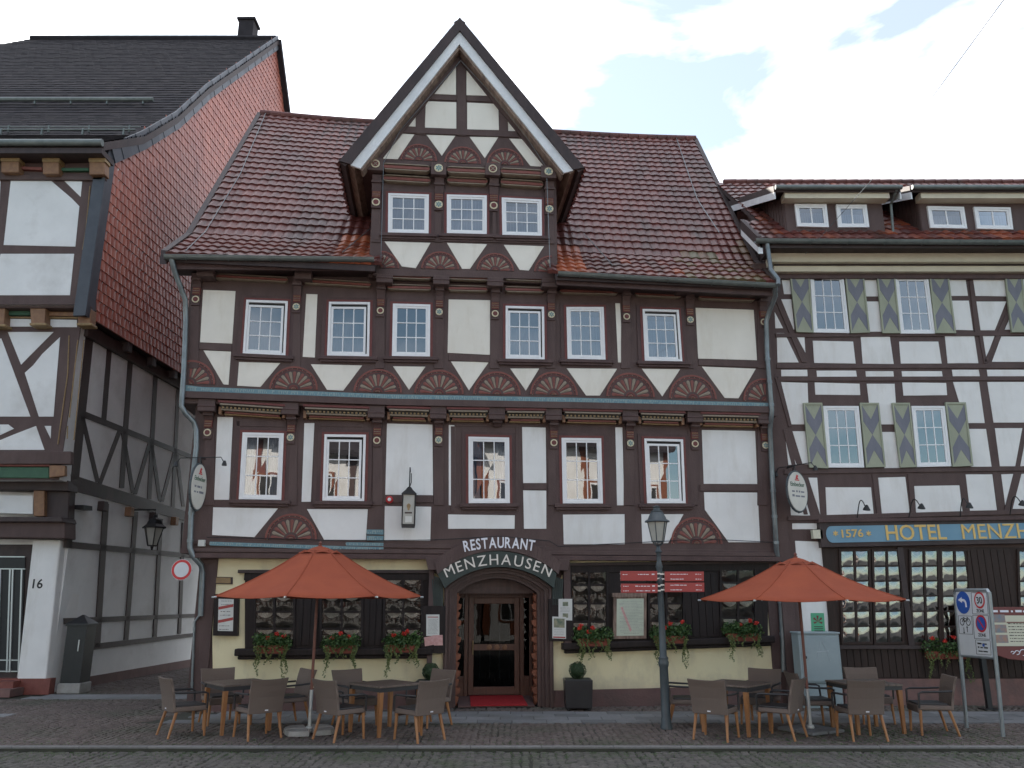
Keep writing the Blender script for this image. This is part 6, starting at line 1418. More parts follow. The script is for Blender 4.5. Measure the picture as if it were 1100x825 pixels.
def parasol(x, y, rz, r, zr, za, lab, basekind):
    o = empty('parasol', (x, y, 0), lab, 'parasol', 'red parasols over the tables'); c = Vector((x, y, 0)); K = 8
    rim = [c + Vector((r * math.cos(rz + 2 * math.pi * k / K), r * math.sin(rz + 2 * math.pi * k / K), zr)) for k in range(K)]
    mb = MB(); NR = 7; vs = []; z0 = .11; nb = 6
    for j in range(NR + 1):
        f = lerp(.16, 1, j / NR)
        for k in range(K):
            for b in range(nb):
                s = b / nb; p = rim[k].lerp(rim[(k + 1) % K], s); q = c.lerp(Vector((p.x, p.y, 0)), f); z = lerp(za - .075, zr, ((f - .16) / .84)) - .05 * math.sin(math.pi * (f - .16) / .84) - .035 * math.sin(math.pi * s) * f
                if j == NR: z += .02 * 0
                vs.append(Vector((q.x, q.y, z)))
    W_ = K * nb; fs = [[j * W_ + k, j * W_ + (k + 1) % W_, (j + 1) * W_ + (k + 1) % W_, (j + 1) * W_ + k] for j in range(NR) for k in range(W_)]
    mb.add(vs, fs, M['canvas'])
    for k in range(K): mb.tube([Vector(vs[j * W_ + k * nb]) + Vector((0, 0, .004)) for j in range(NR + 1)], .007, M['canvas'], 5)
    mb.tube([Vector(vs[NR * W_ + k]) for k in range(W_)], .007, M['canvas'], 5, closed=True)
    cn = mb.build('canopy', o)
    for p_ in cn.data.polygons: p_.use_smooth = True
    sm = cn.modifiers.new('thickness', 'SOLIDIFY'); sm.thickness = .004
    mb = MB(); vs = []      # vent cap
    for j, (f, z) in enumerate(((.02, za), (.08, za - .03), (.15, za - .085), (.215, za - .14))):
        for k in range(K):
            for b in range(4):
                s = b / 4; p = rim[k].lerp(rim[(k + 1) % K], s); q = c.lerp(Vector((p.x, p.y, 0)), f); zz = z + (.035 * math.sin(math.pi * s) if j == 3 else 0); vs.append(Vector((q.x, q.y, zz)))
    W_ = K * 4; mb.add(vs, [[j * W_ + k, j * W_ + (k + 1) % W_, (j + 1) * W_ + (k + 1) % W_, (j + 1) * W_ + k] for j in range(3) for k in range(W_)] + [list(range(W_))], M['canvas']); cp_ = mb.build('vent', cn); 
    sm = cp_.modifiers.new('thickness', 'SOLIDIFY'); sm.thickness = .004
    mb = MB(); mb.lathe(c + Vector((0, 0, za)), [(.03, -.01), (.035, .02), (.018, .03), (.028, .05), (.02, .075), (.0, .085)], M['polewood'], 10); mb.build('finial', o, smooth=True)
    mb = MB(); mb.tube([c + Vector((0, 0, .62)), c + Vector((0, 0, za))], .024, M['polewood'], 12); mb.build('pole', o, smooth=True)
    mb = MB(); mb.tube([c + Vector((0, 0, .05)), c + Vector((0, 0, .64))], .03, M['silver'], 12); mb.build('sleeve', o, smooth=True)
    for k in range(K):
        mb = MB(); a = c + Vector((0, 0, za - .14)); e = rim[k] + Vector((0, 0, -.015)); mb.tube([a, a.lerp(e, .5) - Vector((0, 0, .06)), e], .010, M['polewood'], 6); h = c + Vector((0, 0, zr - .05)); mb.tube([h, a.lerp(e, .5) - Vector((0, 0, .065))], .008, M['polewood'], 6)
        d = (rim[k] - c); d.z = 0; d.normalize(); rb = mb.build('rib', o)
        mb = MB(); mb.tube([e, e + d * .05], .014, M['silver'], 8); mb.build('rib_cap', rb)
    mb = MB()
    if basekind == 'cross':
        for k in range(4):
            a = rz + .4 + k * math.pi / 2; dx, dy = Vector((math.cos(a), math.sin(a), 0)), Vector((-math.sin(a), math.cos(a), 0)); q = [c + dx * .04 + dy * .04, c + dx * .40 + dy * .05, c + dx * .36 + dy * .30, c + dx * .22 + dy * .38, c + dx * .05 + dy * .40]
            mb.hexa([p + Vector((0, 0, .0)) for p in q], [p + (c - p) * .06 + Vector((0, 0, .075)) for p in q], M['conc'])
    else:
        for k in range(4):
            a = .5 + k * math.pi / 2; dx, dy = Vector((math.cos(a), math.sin(a), 0)), Vector((-math.sin(a), math.cos(a), 0)); q = [c + dx * .01 + dy * .01, c + dx * .36 + dy * .01, c + dx * .36 + dy * .36, c + dx * .01 + dy * .36]; mb.hexa(q, [p + Vector((0, 0, .05)) for p in q], M['slab'])
    mb.lathe(c, [(.06, 0), (.06, .09), (.04, .10)], M['silver'], 12); mb.build('base', o, bevel=.012)
pl = ground(330, 787); prr = ground(869, 785.5)
parasol(pl.x + .03, pl.y, R_(-92), 1.71, 2.09, 2.90, 'open brick red parasol left of the restaurant door, on a pale lobed concrete base', 'cross')
parasol(prr.x + .03, prr.y, R_(-86), 1.67, 2.04, 2.72, 'open brick red parasol right of the lamp post, on a flat square slab base', 'flat')

# ------------------------------------------------------------------ lamp post with direction boards
M['lamp'] = mat('lamp_post_paint', (.045, .058, .066), .45, (.06, .075, .082), 6, bump=.15)
M['lampglass'] = mat('milky_glass', (.42, .42, .38), .25, (.35, .35, .32), 3)
M['signred'] = mat('sign_red', (.36, .045, .04), .45, (.32, .04, .036), 3)
lp = ground(716, 783); LT = 3.63
lt = empty('street_lamp', lp, 'blue grey cast iron lamp post with four sided lantern, in front of the restaurant windows', 'street lamp')
mb = MB(); mb.lathe(lp, [(.10, 0), (.10, .05), (.085, .08), (.085, .16), (.075, .18), (.072, .95), (.085, .98), (.09, 1.03), (.078, 1.06), (.085, 1.10), (.06, 1.13), (.055, 1.6), (.05, 2.30), (.065, 2.33), (.065, 2.37), (.05, 2.40), (.05, 2.55), (.062, 2.58), (.04, 2.66), (.038, 2.80), (.06, 2.83), (.04, 2.87), (.03, 2.92)], M['lamp'], 16); mb.build('pole', lt, smooth=True)
mb = MB(); b = lp + Vector((0, 0, 2.98))
for k in range(8):
    a = 2 * math.pi * k / 8; d = Vector((math.cos(a), math.sin(a), 0)); mb.tube([lp + Vector((0, 0, 2.90)), b + d * .06 + Vector((0, 0, -.03)), b + d * .10 + Vector((0, 0, .03))], .007, M['lamp'], 5)
K = 6
def hexring(rad, z, a0=.15): return [b + Vector((rad * math.cos(a0 + 2 * math.pi * k / K), rad * math.sin(a0 + 2 * math.pi * k / K), z)) for k in range(K)]
r0, r1 = hexring(.105, .02), hexring(.175, .36)
for k in range(K): mb.tube([r0[k], r1[k]], .009, M['lamp'], 5); mb.tube([r0[k], r0[(k + 1) % K]], .011, M['lamp'], 5); mb.tube([r1[k], r1[(k + 1) % K]], .014, M['lamp'], 5)
mb.build('lantern_frame', lt)
mb = MB(); q0, q1 = hexring(.098, .02), hexring(.168, .35); mb.hexa(q0, q1, M['lampglass']); mb.build('lantern_glass', lt)
mb = MB(); mb.lathe(b, [(.215, .355), (.21, .375), (.165, .40), (.12, .50), (.10, .52), (.105, .54), (.06, .565), (.055, .60), (.075, .615), (.02, .64), (0, .645)], M['lamp'], 24); mb.build('lantern_roof', lt, smooth=True)
def fingerboard(x0, x1, y0, y1, dxn, lab, lines, seed, yaw):
    base = lp; fr = Fr(lp + Vector((0, -.075, 0)), (math.cos(yaw), math.sin(yaw), 0)); q = fr.pts([(x0, y1), (x1, y1), (x1, y0), (x0, y0)])
    o = empty('direction_board', fr.w((q[0][0] + q[1][0]) / 2, q[0][1], 0), lab, 'sign', 'red direction boards on the lamp post')
    mb = MB(); mb.prism(fr, q, -.012, .012, M['signred']); pn = mb.build('board', o, bevel=.006)
    mb = MB(); mb.prism(fr, q, -.02, -.013, M['silver'])
    for vv in (.25, .75): v = lerp(q[0][1], q[3][1], vv); mb.rect(fr, min(q[0][0], 0), max(q[1][0], 0), v - .012, v + .012, -.035, -.02, M['silver'])
    mb.build('clamp', o)
    rr = random.Random(seed); mb = MB(); H = q[3][1] - q[0][1]; h = .018; left = x0 < 700
    for i in range(lines):
        v = q[0][1] + H * ((i + .5) / lines) - h / 2
        if lines == 1: v = q[0][1] + H * .62
        if left: scribble(mb, fr, q[1][0] - rr.uniform(.3, .4), q[1][0] - .12, v, h, .012, M['letterw'], seed=seed + i); scribble(mb, fr, q[0][0] + .04, q[0][0] + .13, v, h * .8, .012, M['letterw'], seed=seed + 9); mb.rect(fr, q[1][0] - .09, q[1][0] - .045, v, v + h, .012, .0135, M['letterw'])
        else: scribble(mb, fr, q[0][0] + .10, q[0][0] + rr.uniform(.3, .42), v, h, .012, M['letterw'], seed=seed + i); scribble(mb, fr, q[1][0] - .14, q[1][0] - .04, v, h * .8, .012, M['letterw'], seed=seed + 9)
    mb.build('lettering', pn)
fingerboard(666.5, 706, 613.5, 624, -1, 'upper left red direction board on the lamp post, with one line of small print', 1, 3, 0); fingerboard(667, 706.5, 627, 637, -1, 'lower left red direction board on the lamp post, with two lines of small print', 2, 5, 0)
fingerboard(714, 756, 614, 624.5, 1, 'upper right red direction board on the lamp post, above the other right board', 2, 8, 0); fingerboard(714, 756.5, 625.8, 636, 1, 'lower right red direction board on the lamp post, level with the parasol rim', 2, 14, 0)
# ------------------------------------------------------------------ road sign board on two posts
fl, fr_ = ground(1038.5, 781.7), ground(1077.7, 791.4); fr_ = Vector((fr_.x, fr_.y, 0)); TS = Fr(fl, (fr_ - fl)); TW = (fr_ - fl).length
M['galv'] = mat('galvanised_steel', (.36, .40, .42), .4, (.30, .34, .36), 8, metal=.7); M['signwhite'] = mat('sign_panel_white', (.62, .64, .66), .5, (.58, .60, .62), 5); M['sblue'] = mat('traffic_blue', (.02, .09, .38), .45); M['sred'] = mat('traffic_red', (.5, .02, .025), .45)
tl, tr_, br_, bl_ = TS.pts([(1026, 634), (1062.5, 634), (1068, 707), (1031, 704)])
ts = empty('traffic_sign', fl, 'galvanised two post frame carrying blue arrow, 30 zone, bicycle and no parking signs', 'road sign')
for foot, top, nm in ((0, tl, 'a'), (TW, tr_, 'b')):
    mb = MB(); mb.tube([TS.w(foot, 0), TS.w(lerp(foot, top[0], .98), top[1] - .03)], .03, M['galv'], 12); mb.build('post', ts, smooth=True)
mb = MB(); mb.tube([TS.w(tl[0], tl[1] - .06), TS.w(tl[0] + .04, tl[1] + .0), TS.w(tr_[0] - .04, tr_[1] + .0), TS.w(tr_[0], tr_[1] - .06)], .03, M['galv'], 10); mb.tube([TS.w(*bl_), TS.w(*br_)], .022, M['galv'], 8); mb.build('frame', ts, smooth=True)
Q = quad_map([tl, tr_, br_, bl_]); BW, BH = math.dist(bl_, br_), math.dist(tl, bl_)
mb = MB(); mb.prism(TS, [Q(.03, .01), Q(.97, .01), Q(.97, .98), Q(.03, .98)], -.01, .012, M['signwhite']); bd = mb.build('board', ts)
def part_(name, fn):
    mb = MB(); fn(mb); return mb.build(name, bd)
def circ(mb, s, t, r, n0, n1, m, k=28, sx=1.0):
    mb.prism(TS, [Q(s + r / BW * math.cos(2 * math.pi * i / k), t + r / BH * math.sin(2 * math.pi * i / k)) for i in range(k)], n0, n1, m)
def pol(mb, pts, n0, n1, m): mb.prism(TS, [Q(*p) for p in pts], n0, n1, m)
def f1(mb):
    circ(mb, .25, .81, .215 * BW, .012, .016, M['signwhite']); circ(mb, .25, .81, .205 * BW, .0155, .019, M['sblue'])
    P = [(.34, .74), (.335, .80), (.31, .835), (.26, .85), (.21, .85)]
    for a, b in zip(P[:-1], P[1:]):
        d = Vector((b[0] - a[0], (b[1] - a[1]) * BH / BW)).normalized() * .022; pol(mb, [(a[0] - d.y, a[1] + d.x * BW / BH), (a[0] + d.y, a[1] - d.x * BW / BH), (b[0] + d.y, b[1] - d.x * BW / BH), (b[0] - d.y, b[1] + d.x * BW / BH)], .019, .0215, M['letterw'])
    pol(mb, [(.22, .895), (.22, .805), (.11, .85)], .0192, .0225, M['letterw'])
part_('arrow_sign', f1)
def outline(mb, a, b, c, d, w=.006):
    for q in ((a, b, c, c + w), (a, b, d - w, d)): pol(mb, [(q[0], q[2]), (q[1], q[2]), (q[1], q[3]), (q[0], q[3])], .012, .0145, M['black'])
    for q in ((a, a + w * 1.4), (b - w * 1.4, b)): pol(mb, [(q[0], c + w), (q[1], c + w), (q[1], d - w), (q[0], d - w)], .012, .0145, M['black'])
def f2(mb):
    outline(mb, .50, .95, .64, .965); circ(mb, .73, .85, .15 * BW, .012, .015, M['sred']); circ(mb, .73, .85, .115 * BW, .0148, .017, M['signwhite']); text_on(mb, TS, '30', Q(.73, .85), .115 * BW, .017, M['black'], .002, .003); text_on(mb, TS, 'ZONE', Q(.73, .69), .055 * BW, .013, M['black'], .002, .001)
part_('speed_zone_sign', f2)
def f3(mb):
    outline(mb, .50, .95, .27, .625); circ(mb, .73, .50, .155 * BW, .012, .015, M['sred']); circ(mb, .73, .50, .12 * BW, .0148, .017, M['sblue']); pol(mb, [(.65, .555), (.675, .57), (.81, .445), (.785, .43)], .0165, .019, M['sred']); text_on(mb, TS, 'ZONE', Q(.73, .33), .055 * BW, .013, M['black'], .002, .001)
part_('no_parking_zone_sign', f3)
def f4(mb):
    outline(mb, .06, .47, .33, .61)
    for s in (.17, .355):
        k = 18
        for i in range(k):
            a0, a1 = 2 * math.pi * i / k, 2 * math.pi * (i + 1) / k; r0, r1 = .068, .052
            pol(mb, [(s + r0 * math.cos(a0), .515 + r0 * math.sin(a0) * BW / BH), (s + r0 * math.cos(a1), .515 + r0 * math.sin(a1) * BW / BH), (s + r1 * math.cos(a1), .515 + r1 * math.sin(a1) * BW / BH), (s + r1 * math.cos(a0), .515 + r1 * math.sin(a0) * BW / BH)], .012, .0145, M['black'])
    for i, (a, b) in enumerate((((.17, .515), (.23, .565)), ((.23, .565), (.33, .565)), ((.33, .565), (.355, .515)), ((.23, .565), (.255, .515)), ((.255, .515), (.33, .565)), ((.32, .585), (.355, .58)), ((.205, .58), (.25, .58)))):
        d = Vector((b[0] - a[0], (b[1] - a[1]) * BH / BW)).normalized() * .007; pol(mb, [(a[0] - d.y, a[1] + d.x * BW / BH), (a[0] + d.y, a[1] - d.x * BW / BH), (b[0] + d.y, b[1] - d.x * BW / BH), (b[0] - d.y, b[1] + d.x * BW / BH)], .012, .0150 + i * .0002, M['black'])
    for s, sg in ((.21, -1), (.31, 1)):
        pol(mb, [(s - .008, .36), (s + .008, .36), (s + .008, .43), (s - .008, .43)], .012, .0145, M['black']); t = .36 if sg < 0 else .43; pol(mb, [(s - .03, t), (s + .03, t), (s, t + sg * .025)], .012, .0152, M['black'])
part_('bicycle_sign', f4)
def f5(mb):
    outline(mb, .53, .95, .04, .255)
    a, b = Q(.58, .2), Q(.90, .2)
    for i in range(3): v = Q(.6, .19 - i * .055); scribble(mb, TS, a[0], b[0], v[1], .035, .012, M['black'], seed=20 + i)
    pol(mb, [(.72, .16), (.78, .16), (.78, .20), (.72, .20)], .0136, .0146, M['sblue'])
part_('text_plate', f5)
# ------------------------------------------------------------------ information board behind it
IB = Fr((0, 16.6, 0), (1, 0, 0)); 
ib = empty('information_board', IB.w(IB.uv(1059, 754)[0], 0, 0), 'brown and cream information board with white scroll ornament, cut by the right edge', 'sign')
a, b = IB.uv(1066, 712)[0], IB.uv(1066, 712)[0] + 1.5; v0, v1 = IB.uv(1066, 702)[1], IB.uv(1066, 652)[1]
pts = [(a, v0), (a + .3, v0 - .10), (a + .7, v0 - .14), (a + 1.1, v0 - .10), (b, v0), (b, v1), (a, v1)]
mb = MB(); M['ibrown'] = mat('info_brown', (.16, .04, .035), .5); M['icream'] = mat('info_cream', (.60, .58, .45), .6); mb.prism(IB, pts, 0, .05, M['ibrown']); ibp = mb.build('board', ib, bevel=.006)
mb = MB(); mb.rect(IB, a + .08, b - .08, v0 + .14, v1 - .16, .05, .056, M['icream']); M['pic'] = mat('info_picture', (.42, .22, .14), .6, (.16, .22, .26), 6)
for du in (.10, 1.16):
    for k in range(3): mb.rect(IB, a + du, a + du + .24, v0 + .20 + k * .19, v0 + .35 + k * .19, .056, .060, M['pic'])
mb.rect(IB, a + .36, a + 1.12, v1 - .30, v1 - .28, .056, .06, M['ibrown'])
for k in range(7): scribble(mb, IB, a + .38, a + 1.1, v0 + .22 + k * .055, .02, .056, M['tdark'], seed=k)
mb.build('map_panel', ibp)
mb = MB(); scribble(mb, IB, a + .1, b - .1, v1 - .10, .055, .05, M['letterw'], seed=5)
for s in (-1, 1):
    for r, cx in ((.07, .10), (.045, .22), (.03, .31)):
        P = [IB.w(a + .70 + s * (cx + r * math.cos(t)), v0 + .02 + r * .8 * math.sin(t), .055) for t in [i * .5 for i in range(11)]]; mb.tube(P, .008, M['letterw'], 5)
mb.tube([IB.w(a + .70, v0 - .1, .055), IB.w(a + .70, v0 + .1, .055)], .009, M['letterw'], 5); mb.build('ornament', ibp)
for du in (-.0, 1.3):
    mb = MB(); u = IB.uv(1056, 720)[0] + du; mb.rect(IB, u, u + .09, 0, v1 - .05, -.09, -.002, M['black']); mb.rect(IB, u - .12, u + .22, 0, .02, -.15, .12, M['black']); mb.build('post', ib)
# ------------------------------------------------------------------ grey cabinet, sticker
cf = ground(880, 755); CB = Fr((0, 16.75, 0), (1, 0, 0)); M['cab'] = mat('cabinet_grey', (.30, .36, .38), .5, (.27, .33, .35), 3, dirt=((.20, .23, .23), 2, .55, .85))
x0, x1 = CB.uv(866, 735)[0] - .06, CB.uv(905, 735)[0]; vt, vm = CB.uv(880, 681)[1], CB.uv(880, 734)[1]
cb = empty('electrical_cabinet', CB.w((x0 + x1) / 2, 0, -.2), 'pale blue grey street cabinet with a scratched letter A, against the hotel wall', 'cabinet')
mb = MB(); mb.rect(CB, x0, x1, .0, vm, -.36, -.03, M['cab']); mb.rect(CB, x0 - .02, x1 + .02, vm + .005, vt, -.40, .0, M['cab']); mb.rect(CB, x0 - .04, x1 + .04, vt, vt + .035, -.42, .03, M['cab']); cbb = mb.build('body', cb, bevel=.01)
mb = MB(); mb.rect(CB, x0 + .02, x1 - .02, vm + .04, vt - .04, .0, .012, M['cab']); mb.lathe(CB.w(x0 + .09, (vm + vt) / 2 + .02, .012), [(.03, 0), (.03, .012), (0, .014)], M['black'], 12, axis=CB.N)
mb.rect(CB, x0 + .02, x1 - .02, .05, vm - .05, -.03, -.02, M['cab']); mb.build('door', cb, bevel=.004)
mb = MB(); ca_, cv_ = x0 + .45, vt - .30; M['scr'] = mat('scratch_grey', (.42, .47, .50), .6)
for P in ([(-.14, -.2), (-.02, .2), (.12, -.2)], [(-.13, -.04), (.1, -.02)]): mb.tube([CB.w(ca_ + a, cv_ + b, .012) for a, b in P], .006, M['scr'], 5)
mb.build('graffiti', cbb)
mb = MB(); q = Hh.pts([(871, 658.5), (885, 658.5), (886.5, 679), (872, 679.5)], .02); M['stk'] = mat('green_plate', (.08, .36, .20), .5); mb.prism(Hh, q, .008, .02, M['stk']); c = lp2(q[0], q[2], .5)
cc = (c[0], c[1] + .06)
for i in range(5): a = R_(-30 + 60 * i); mb.prism(Hh, [(cc[0], cc[1] - .04), (cc[0] + .10 * math.cos(a - .25), cc[1] + .10 * math.sin(a - .25) - .02), (cc[0] + .10 * math.cos(a + .25), cc[1] + .10 * math.sin(a + .25) - .02)], .02, .023 + i * .0003, M['ibrown'])
for k in range(3): mb.rect(Hh, c[0] - .09, c[0] + .09, c[1] - .17 + k * .04, c[1] - .155 + k * .04, .02, .022, M['tdark'])
tag(mb.build('wall_plate', origin=Hh.w(*c, 0)), 'small green plate with a brown emblem, on the white wall above the grey cabinet', 'plate')
# ------------------------------------------------------------------ things on the restaurant front
def flowerbox(fr, px, py, lab, seed, n=.22, wpx=34, red=3):
    u, v = fr.uv(px, py, n); o = empty('flower_box', fr.w(u, v, n), lab, 'flower box', 'geranium boxes on the window sills'); w = (fr.uv(px + wpx / 2, py, n)[0] - u); random.seed(seed)
    mb = MB(); 
    mb.hexa([fr.w(u - w * .92, v - .09, n - .17), fr.w(u + w * .92, v - .09, n - .17), fr.w(u + w * .92, v - .09, n), fr.w(u - w * .92, v - .09, n)], [fr.w(u - w, v + .06, n - .19), fr.w(u + w, v + .06, n - .19), fr.w(u + w, v + .06, n + .02), fr.w(u - w, v + .06, n + .02)], M['terra']); mb.build('box', o, bevel=.006)
    mb = MB()
    for i in range(7): leaf_blob(mb, fr.w(u + w * lerp(-1, 1, (i + .5) / 7) + random.uniform(-.04, .04), v + .10 + random.uniform(-.02, .07), n - .05 + random.uniform(-.02, .06)), (.15, .14, .16), 200, M['leaf'], .027)
    mb.build('foliage', o)
    mb = MB()
    for side in (-.95, -.86, -.75, .78, .86, .95, random.uniform(-.5, -.2), random.uniform(-.2, .1), random.uniform(.2, .5)):
        L = random.uniform(.3, .62) if abs(side) > .5 else random.uniform(.15, .4); x = u + w * side; k = int(L / .012)
        for i in range(k):
            f = i / k; p = fr.w(x + .03 * math.sin(f * 7 + side * 9) + random.gauss(0, .012), v + .04 - L * f, n + .05 + .02 * math.sin(f * 5))
            for _ in range(2 if f > .6 else 4): 
                a = Vector((random.gauss(0, 1), random.gauss(0, 1), random.gauss(0, 1))).normalized(); b_ = a.orthogonal().normalized(); s = random.uniform(.008, .018); pp = p + a * .012; mb.add([pp - b_ * s, pp + a * s, pp + b_ * s, pp - a * s], [[0, 1, 2, 3]], M['trail'], random.random())
    mb.build('trailing_stems', o)
    mb = MB()
    for i in range(red):
        c = fr.w(u + w * random.uniform(-.95, .95), v + .24 + random.uniform(-.05, .10), n + random.uniform(-.02, .08)); leaf_blob(mb, c, (.05, .05, .04), 60, M['petal'], .018)
        mb.tube([c, c - Vector((0, 0, .15))], .004, M['leaf'], 4)
    mb.build('blossoms', o)
M['terra'] = mat('terracotta_box', (.28, .075, .045), .7, (.22, .06, .04), 5)
for i, (px, py, lab, red) in enumerate(((292, 697, 'geranium box at the leftmost ground floor window, above the leftmost table', 4), (366, 697, 'geranium box at the second window from the left, right of the left parasol pole', 4), (432, 696, 'geranium box at the third window, beside the left notice board of the door', 3),
        (638, 689.5, 'geranium box at the first window right of the door, left of the glazed menu board', 4), (720, 686.5, 'geranium box directly behind the lamp post', 4), (799, 684, 'geranium box at the last restaurant window, under the right parasol', 3))):
    flowerbox(A, px, py, lab, 40 + i, red=red)
flowerbox(Hh, 1018, 703, 'geranium box on the dark hotel wall, behind the road sign', 60, n=.16, wpx=46, red=3)
random.seed(77)
def planter(px, py, lab, s=.5):
    p = ground(px, py); fr = Fr(A.O, A.U); u = fr.uv(px, py)[0]; c = A.w(u, 0, .42); o = empty('box_ball_planter', c, lab, 'plant pot', 'box ball planters beside the door')
    mb = MB(); z = .55; h = .27; mb.hexa([c + Vector((dx * h * .92, dy * h * .92, .04)) for dx, dy in ((-1, -1), (1, -1), (1, 1), (-1, 1))], [c + Vector((dx * h, dy * h, z)) for dx, dy in ((-1, -1), (1, -1), (1, 1), (-1, 1))], M['potblack'])
    mb.hexa([c + Vector((dx * h * .9, dy * h * .9, z - .04)) for dx, dy in ((-1, -1), (1, -1), (1, 1), (-1, 1))], [c + Vector((dx * h * .9, dy * h * .9, z + .005)) for dx, dy in ((-1, -1), (1, -1), (1, 1), (-1, 1))], M['joint'])
    for dx in (-1, 1):
        for dy in (-1, 1): mb.box(c + Vector((dx * .2, dy * .2, .02)), (.06, .06, .04), M['black'])
    mb.build('pot', o, bevel=.012)
    mb = MB(); b = c + Vector((0, 0, z + .155)); mb.lathe(b, [(.001, -.13)] + [(.135 * math.sin(math.pi * i / 10), -.135 * math.cos(math.pi * i / 10)) for i in range(1, 10)] + [(.001, .13)], M['boxleaf'], 16); leaf_blob(mb, b, (.165, .165, .16), 2600, M['boxleaf'], .011, surf=True); mb.build('foliage', o)
M['potblack'] = mat('black_pot', (.014, .014, .016), .35, (.02, .02, .022), 4)
planter(462, 757, 'black pot with clipped box ball left of the door, half hidden by a chair'); planter(617, 754, 'black pot with clipped box ball right of the door, in full view')
def mounted(fr, q, n0, n1, name, lab, cat, fm, im, ins=.05, n2=None, extra=None, seed=0):
    P = fr.pts(q, n1); c = lp2(P[0], P[2], .5); o = empty(name, fr.w(c[0], c[1], n0), lab, cat)
    mb = MB(); mb.prism(fr, P, n0, n1, M[fm]); b = mb.build('frame', o, bevel=.004)
    k = quad_map(P); W, H = math.dist(P[0], P[1]), math.dist(P[0], P[3]); mb = MB(); i0, j0 = ins / W, ins / H
    mb.prism(fr, [k(i0, j0), k(1 - i0, j0), k(1 - i0, 1 - j0), k(i0, 1 - j0)], n1 - .004, n1 + .004, M[im])
    if extra: extra(mb, fr, k, n1 + .004)
    mb.build('sheet', o); return o
M['paper'] = mat('paper', (.62, .62, .58), .8, (.56, .56, .53), 6); M['papergreen'] = mat('menu_sheet', (.52, .56, .44), .5, (.44, .48, .38), 2.5); M['pink'] = mat('pink_flyer', (.60, .36, .34), .7, (.50, .26, .24), 20); M['flyer'] = mat('photo_flyer', (.10, .14, .10), .6, (.30, .28, .18), 12)
def ex_menu(mb, fr, k, n):
    for t in (.30, .62): mb.prism(fr, [k(.2, t), k(.8, t + .08), k(.8, t + .15), k(.2, t + .07)], n - .001, n + .002, M['signred'])
    a, b = k(.28, .5), k(.7, .5)
    for i in range(9):
        if i in (2, 3, 6): continue
        scribble(mb, fr, a[0], b[0], k(0, .14 + i * .085)[1], .014, n, M['tdark'], seed=i)
mounted(A, g7((168, 195), (257, 198), (253, 348), (164, 346)), .0, .14, 'menu_box', 'dark wooden menu box with red striped menu, left of the restaurant windows', 'menu box', 'panel', 'paper', .09, extra=ex_menu)
def ex_map(mb, fr, k, n):
    a, b = k(.14, .5), k(.9, .5)
    for i in range(22): scribble(mb, fr, lerp(a[0], b[0], .05 if i % 3 else .2), b[0] - (.1 if i % 4 == 0 else 0), k(0, .12 + i * .035)[1], .012, n, M['conc'], seed=i * 3)
    mb.prism(fr, [k(.2, .72), k(.26, .75), k(.55, .2), k(.5, .16)], n, n + .002, M['pink'])
o = mounted(A, [(659.5, 640), (694.5, 639.5), (694.5, 686), (659, 686.5)], .06, .14, 'glazed_menu_board', 'wood framed notice board with a pale greenish printed sheet, right of the door', 'notice board', 'soffit', 'papergreen', .06, extra=ex_map)
mb = MB(); q = A.pts([(659, 641.5), (695, 641), (695.5, 636.5), (658.5, 637)], .2); mb.prism(A, q, .06, .17, M['soffit']); mb.build('hood', o)
def ex_b1(mb, fr, k, n):
    pass
def noticeboard(q, lab, papers):
    P = A.pts(q, .17); c = lp2(P[0], P[2], .5); o = empty('notice_board', A.w(c[0], c[1], 0), lab, 'notice board'); mb = MB(); mb.prism(A, P, .1, .17, M['panel']); mb.build('frame', o, bevel=.004)
    for i, (qq, m, kind) in enumerate(papers):
        R = A.pts(qq, .172); k = quad_map(R); mb = MB(); mb.prism(A, R, .169, .173 + i * .002, M[m]); n = .173 + i * .002
        if kind == 'text':
            mb.prism(A, [k(.1, .86), k(.9, .86), k(.9, .90), k(.1, .90)], n, n + .001, M['signred'])
            for j in range(12): scribble(mb, A, k(.15, 0)[0], k(.85, 0)[0], k(0, .1 + j * .06)[1], .012, n, M['conc'], seed=j + i)
        if kind == 'two':
            for t in (.12, .66): mb.prism(A, [k(.3, t), k(.7, t), k(.7, t + .2), k(.3, t + .2)], n, n + .001, M['flyer'])
            for j in range(4): scribble(mb, A, k(.15, 0)[0], k(.85, 0)[0], k(0, .40 + j * .06)[1], .010, n, M['conc'], seed=j)
        if kind == 'pict':
            mb.prism(A, [k(.1, .5), k(.9, .5), k(.9, .92), k(.1, .92)], n, n + .001, M['flyer']); mb.prism(A, [k(.05, .03), k(.95, .03), k(.95, .09), k(.05, .09)], n, n + .001, M['signred'])
            for j in range(4): scribble(mb, A, k(.15, 0)[0], k(.85, 0)[0], k(0, .16 + j * .08)[1], .010, n, M['conc'], seed=j)
        mb.build('paper', o)
noticeboard(g1((45, 378), (145, 378), (143, 570), (45, 568)), 'black notice board with white menu and tilted pink flyers, left of the door', [(g1((67, 413), (120, 413), (120, 499), (67, 499)), 'paper', 'text'), (g1((58, 505), (96, 498), (102, 534), (62, 541)), 'pink', ''), (g1((92, 497), (133, 495), (134, 537), (98, 538)), 'pink', '')])
noticeboard(g1((560, 350), (662, 350), (660, 520), (562, 520)), 'black notice board with two printed sheets, right of the door', [(g1((600, 350), (655, 350), (655, 437), (600, 435)), 'paper', 'two'), (g1((575, 421), (630, 423), (630, 511), (575, 509)), 'paper', 'pict')])
mt = A.pts([(506, 745), (563, 745), (567, 757), (503, 757.5)], 0)
mu0, mu1 = A.uv(506, 745)[0] + .02, A.uv(566, 757)[0]; M['mat'] = mat('red_mat', (.45, .02, .025), .95, (.36, .015, .02), 30, bump=.6, bscale=200)
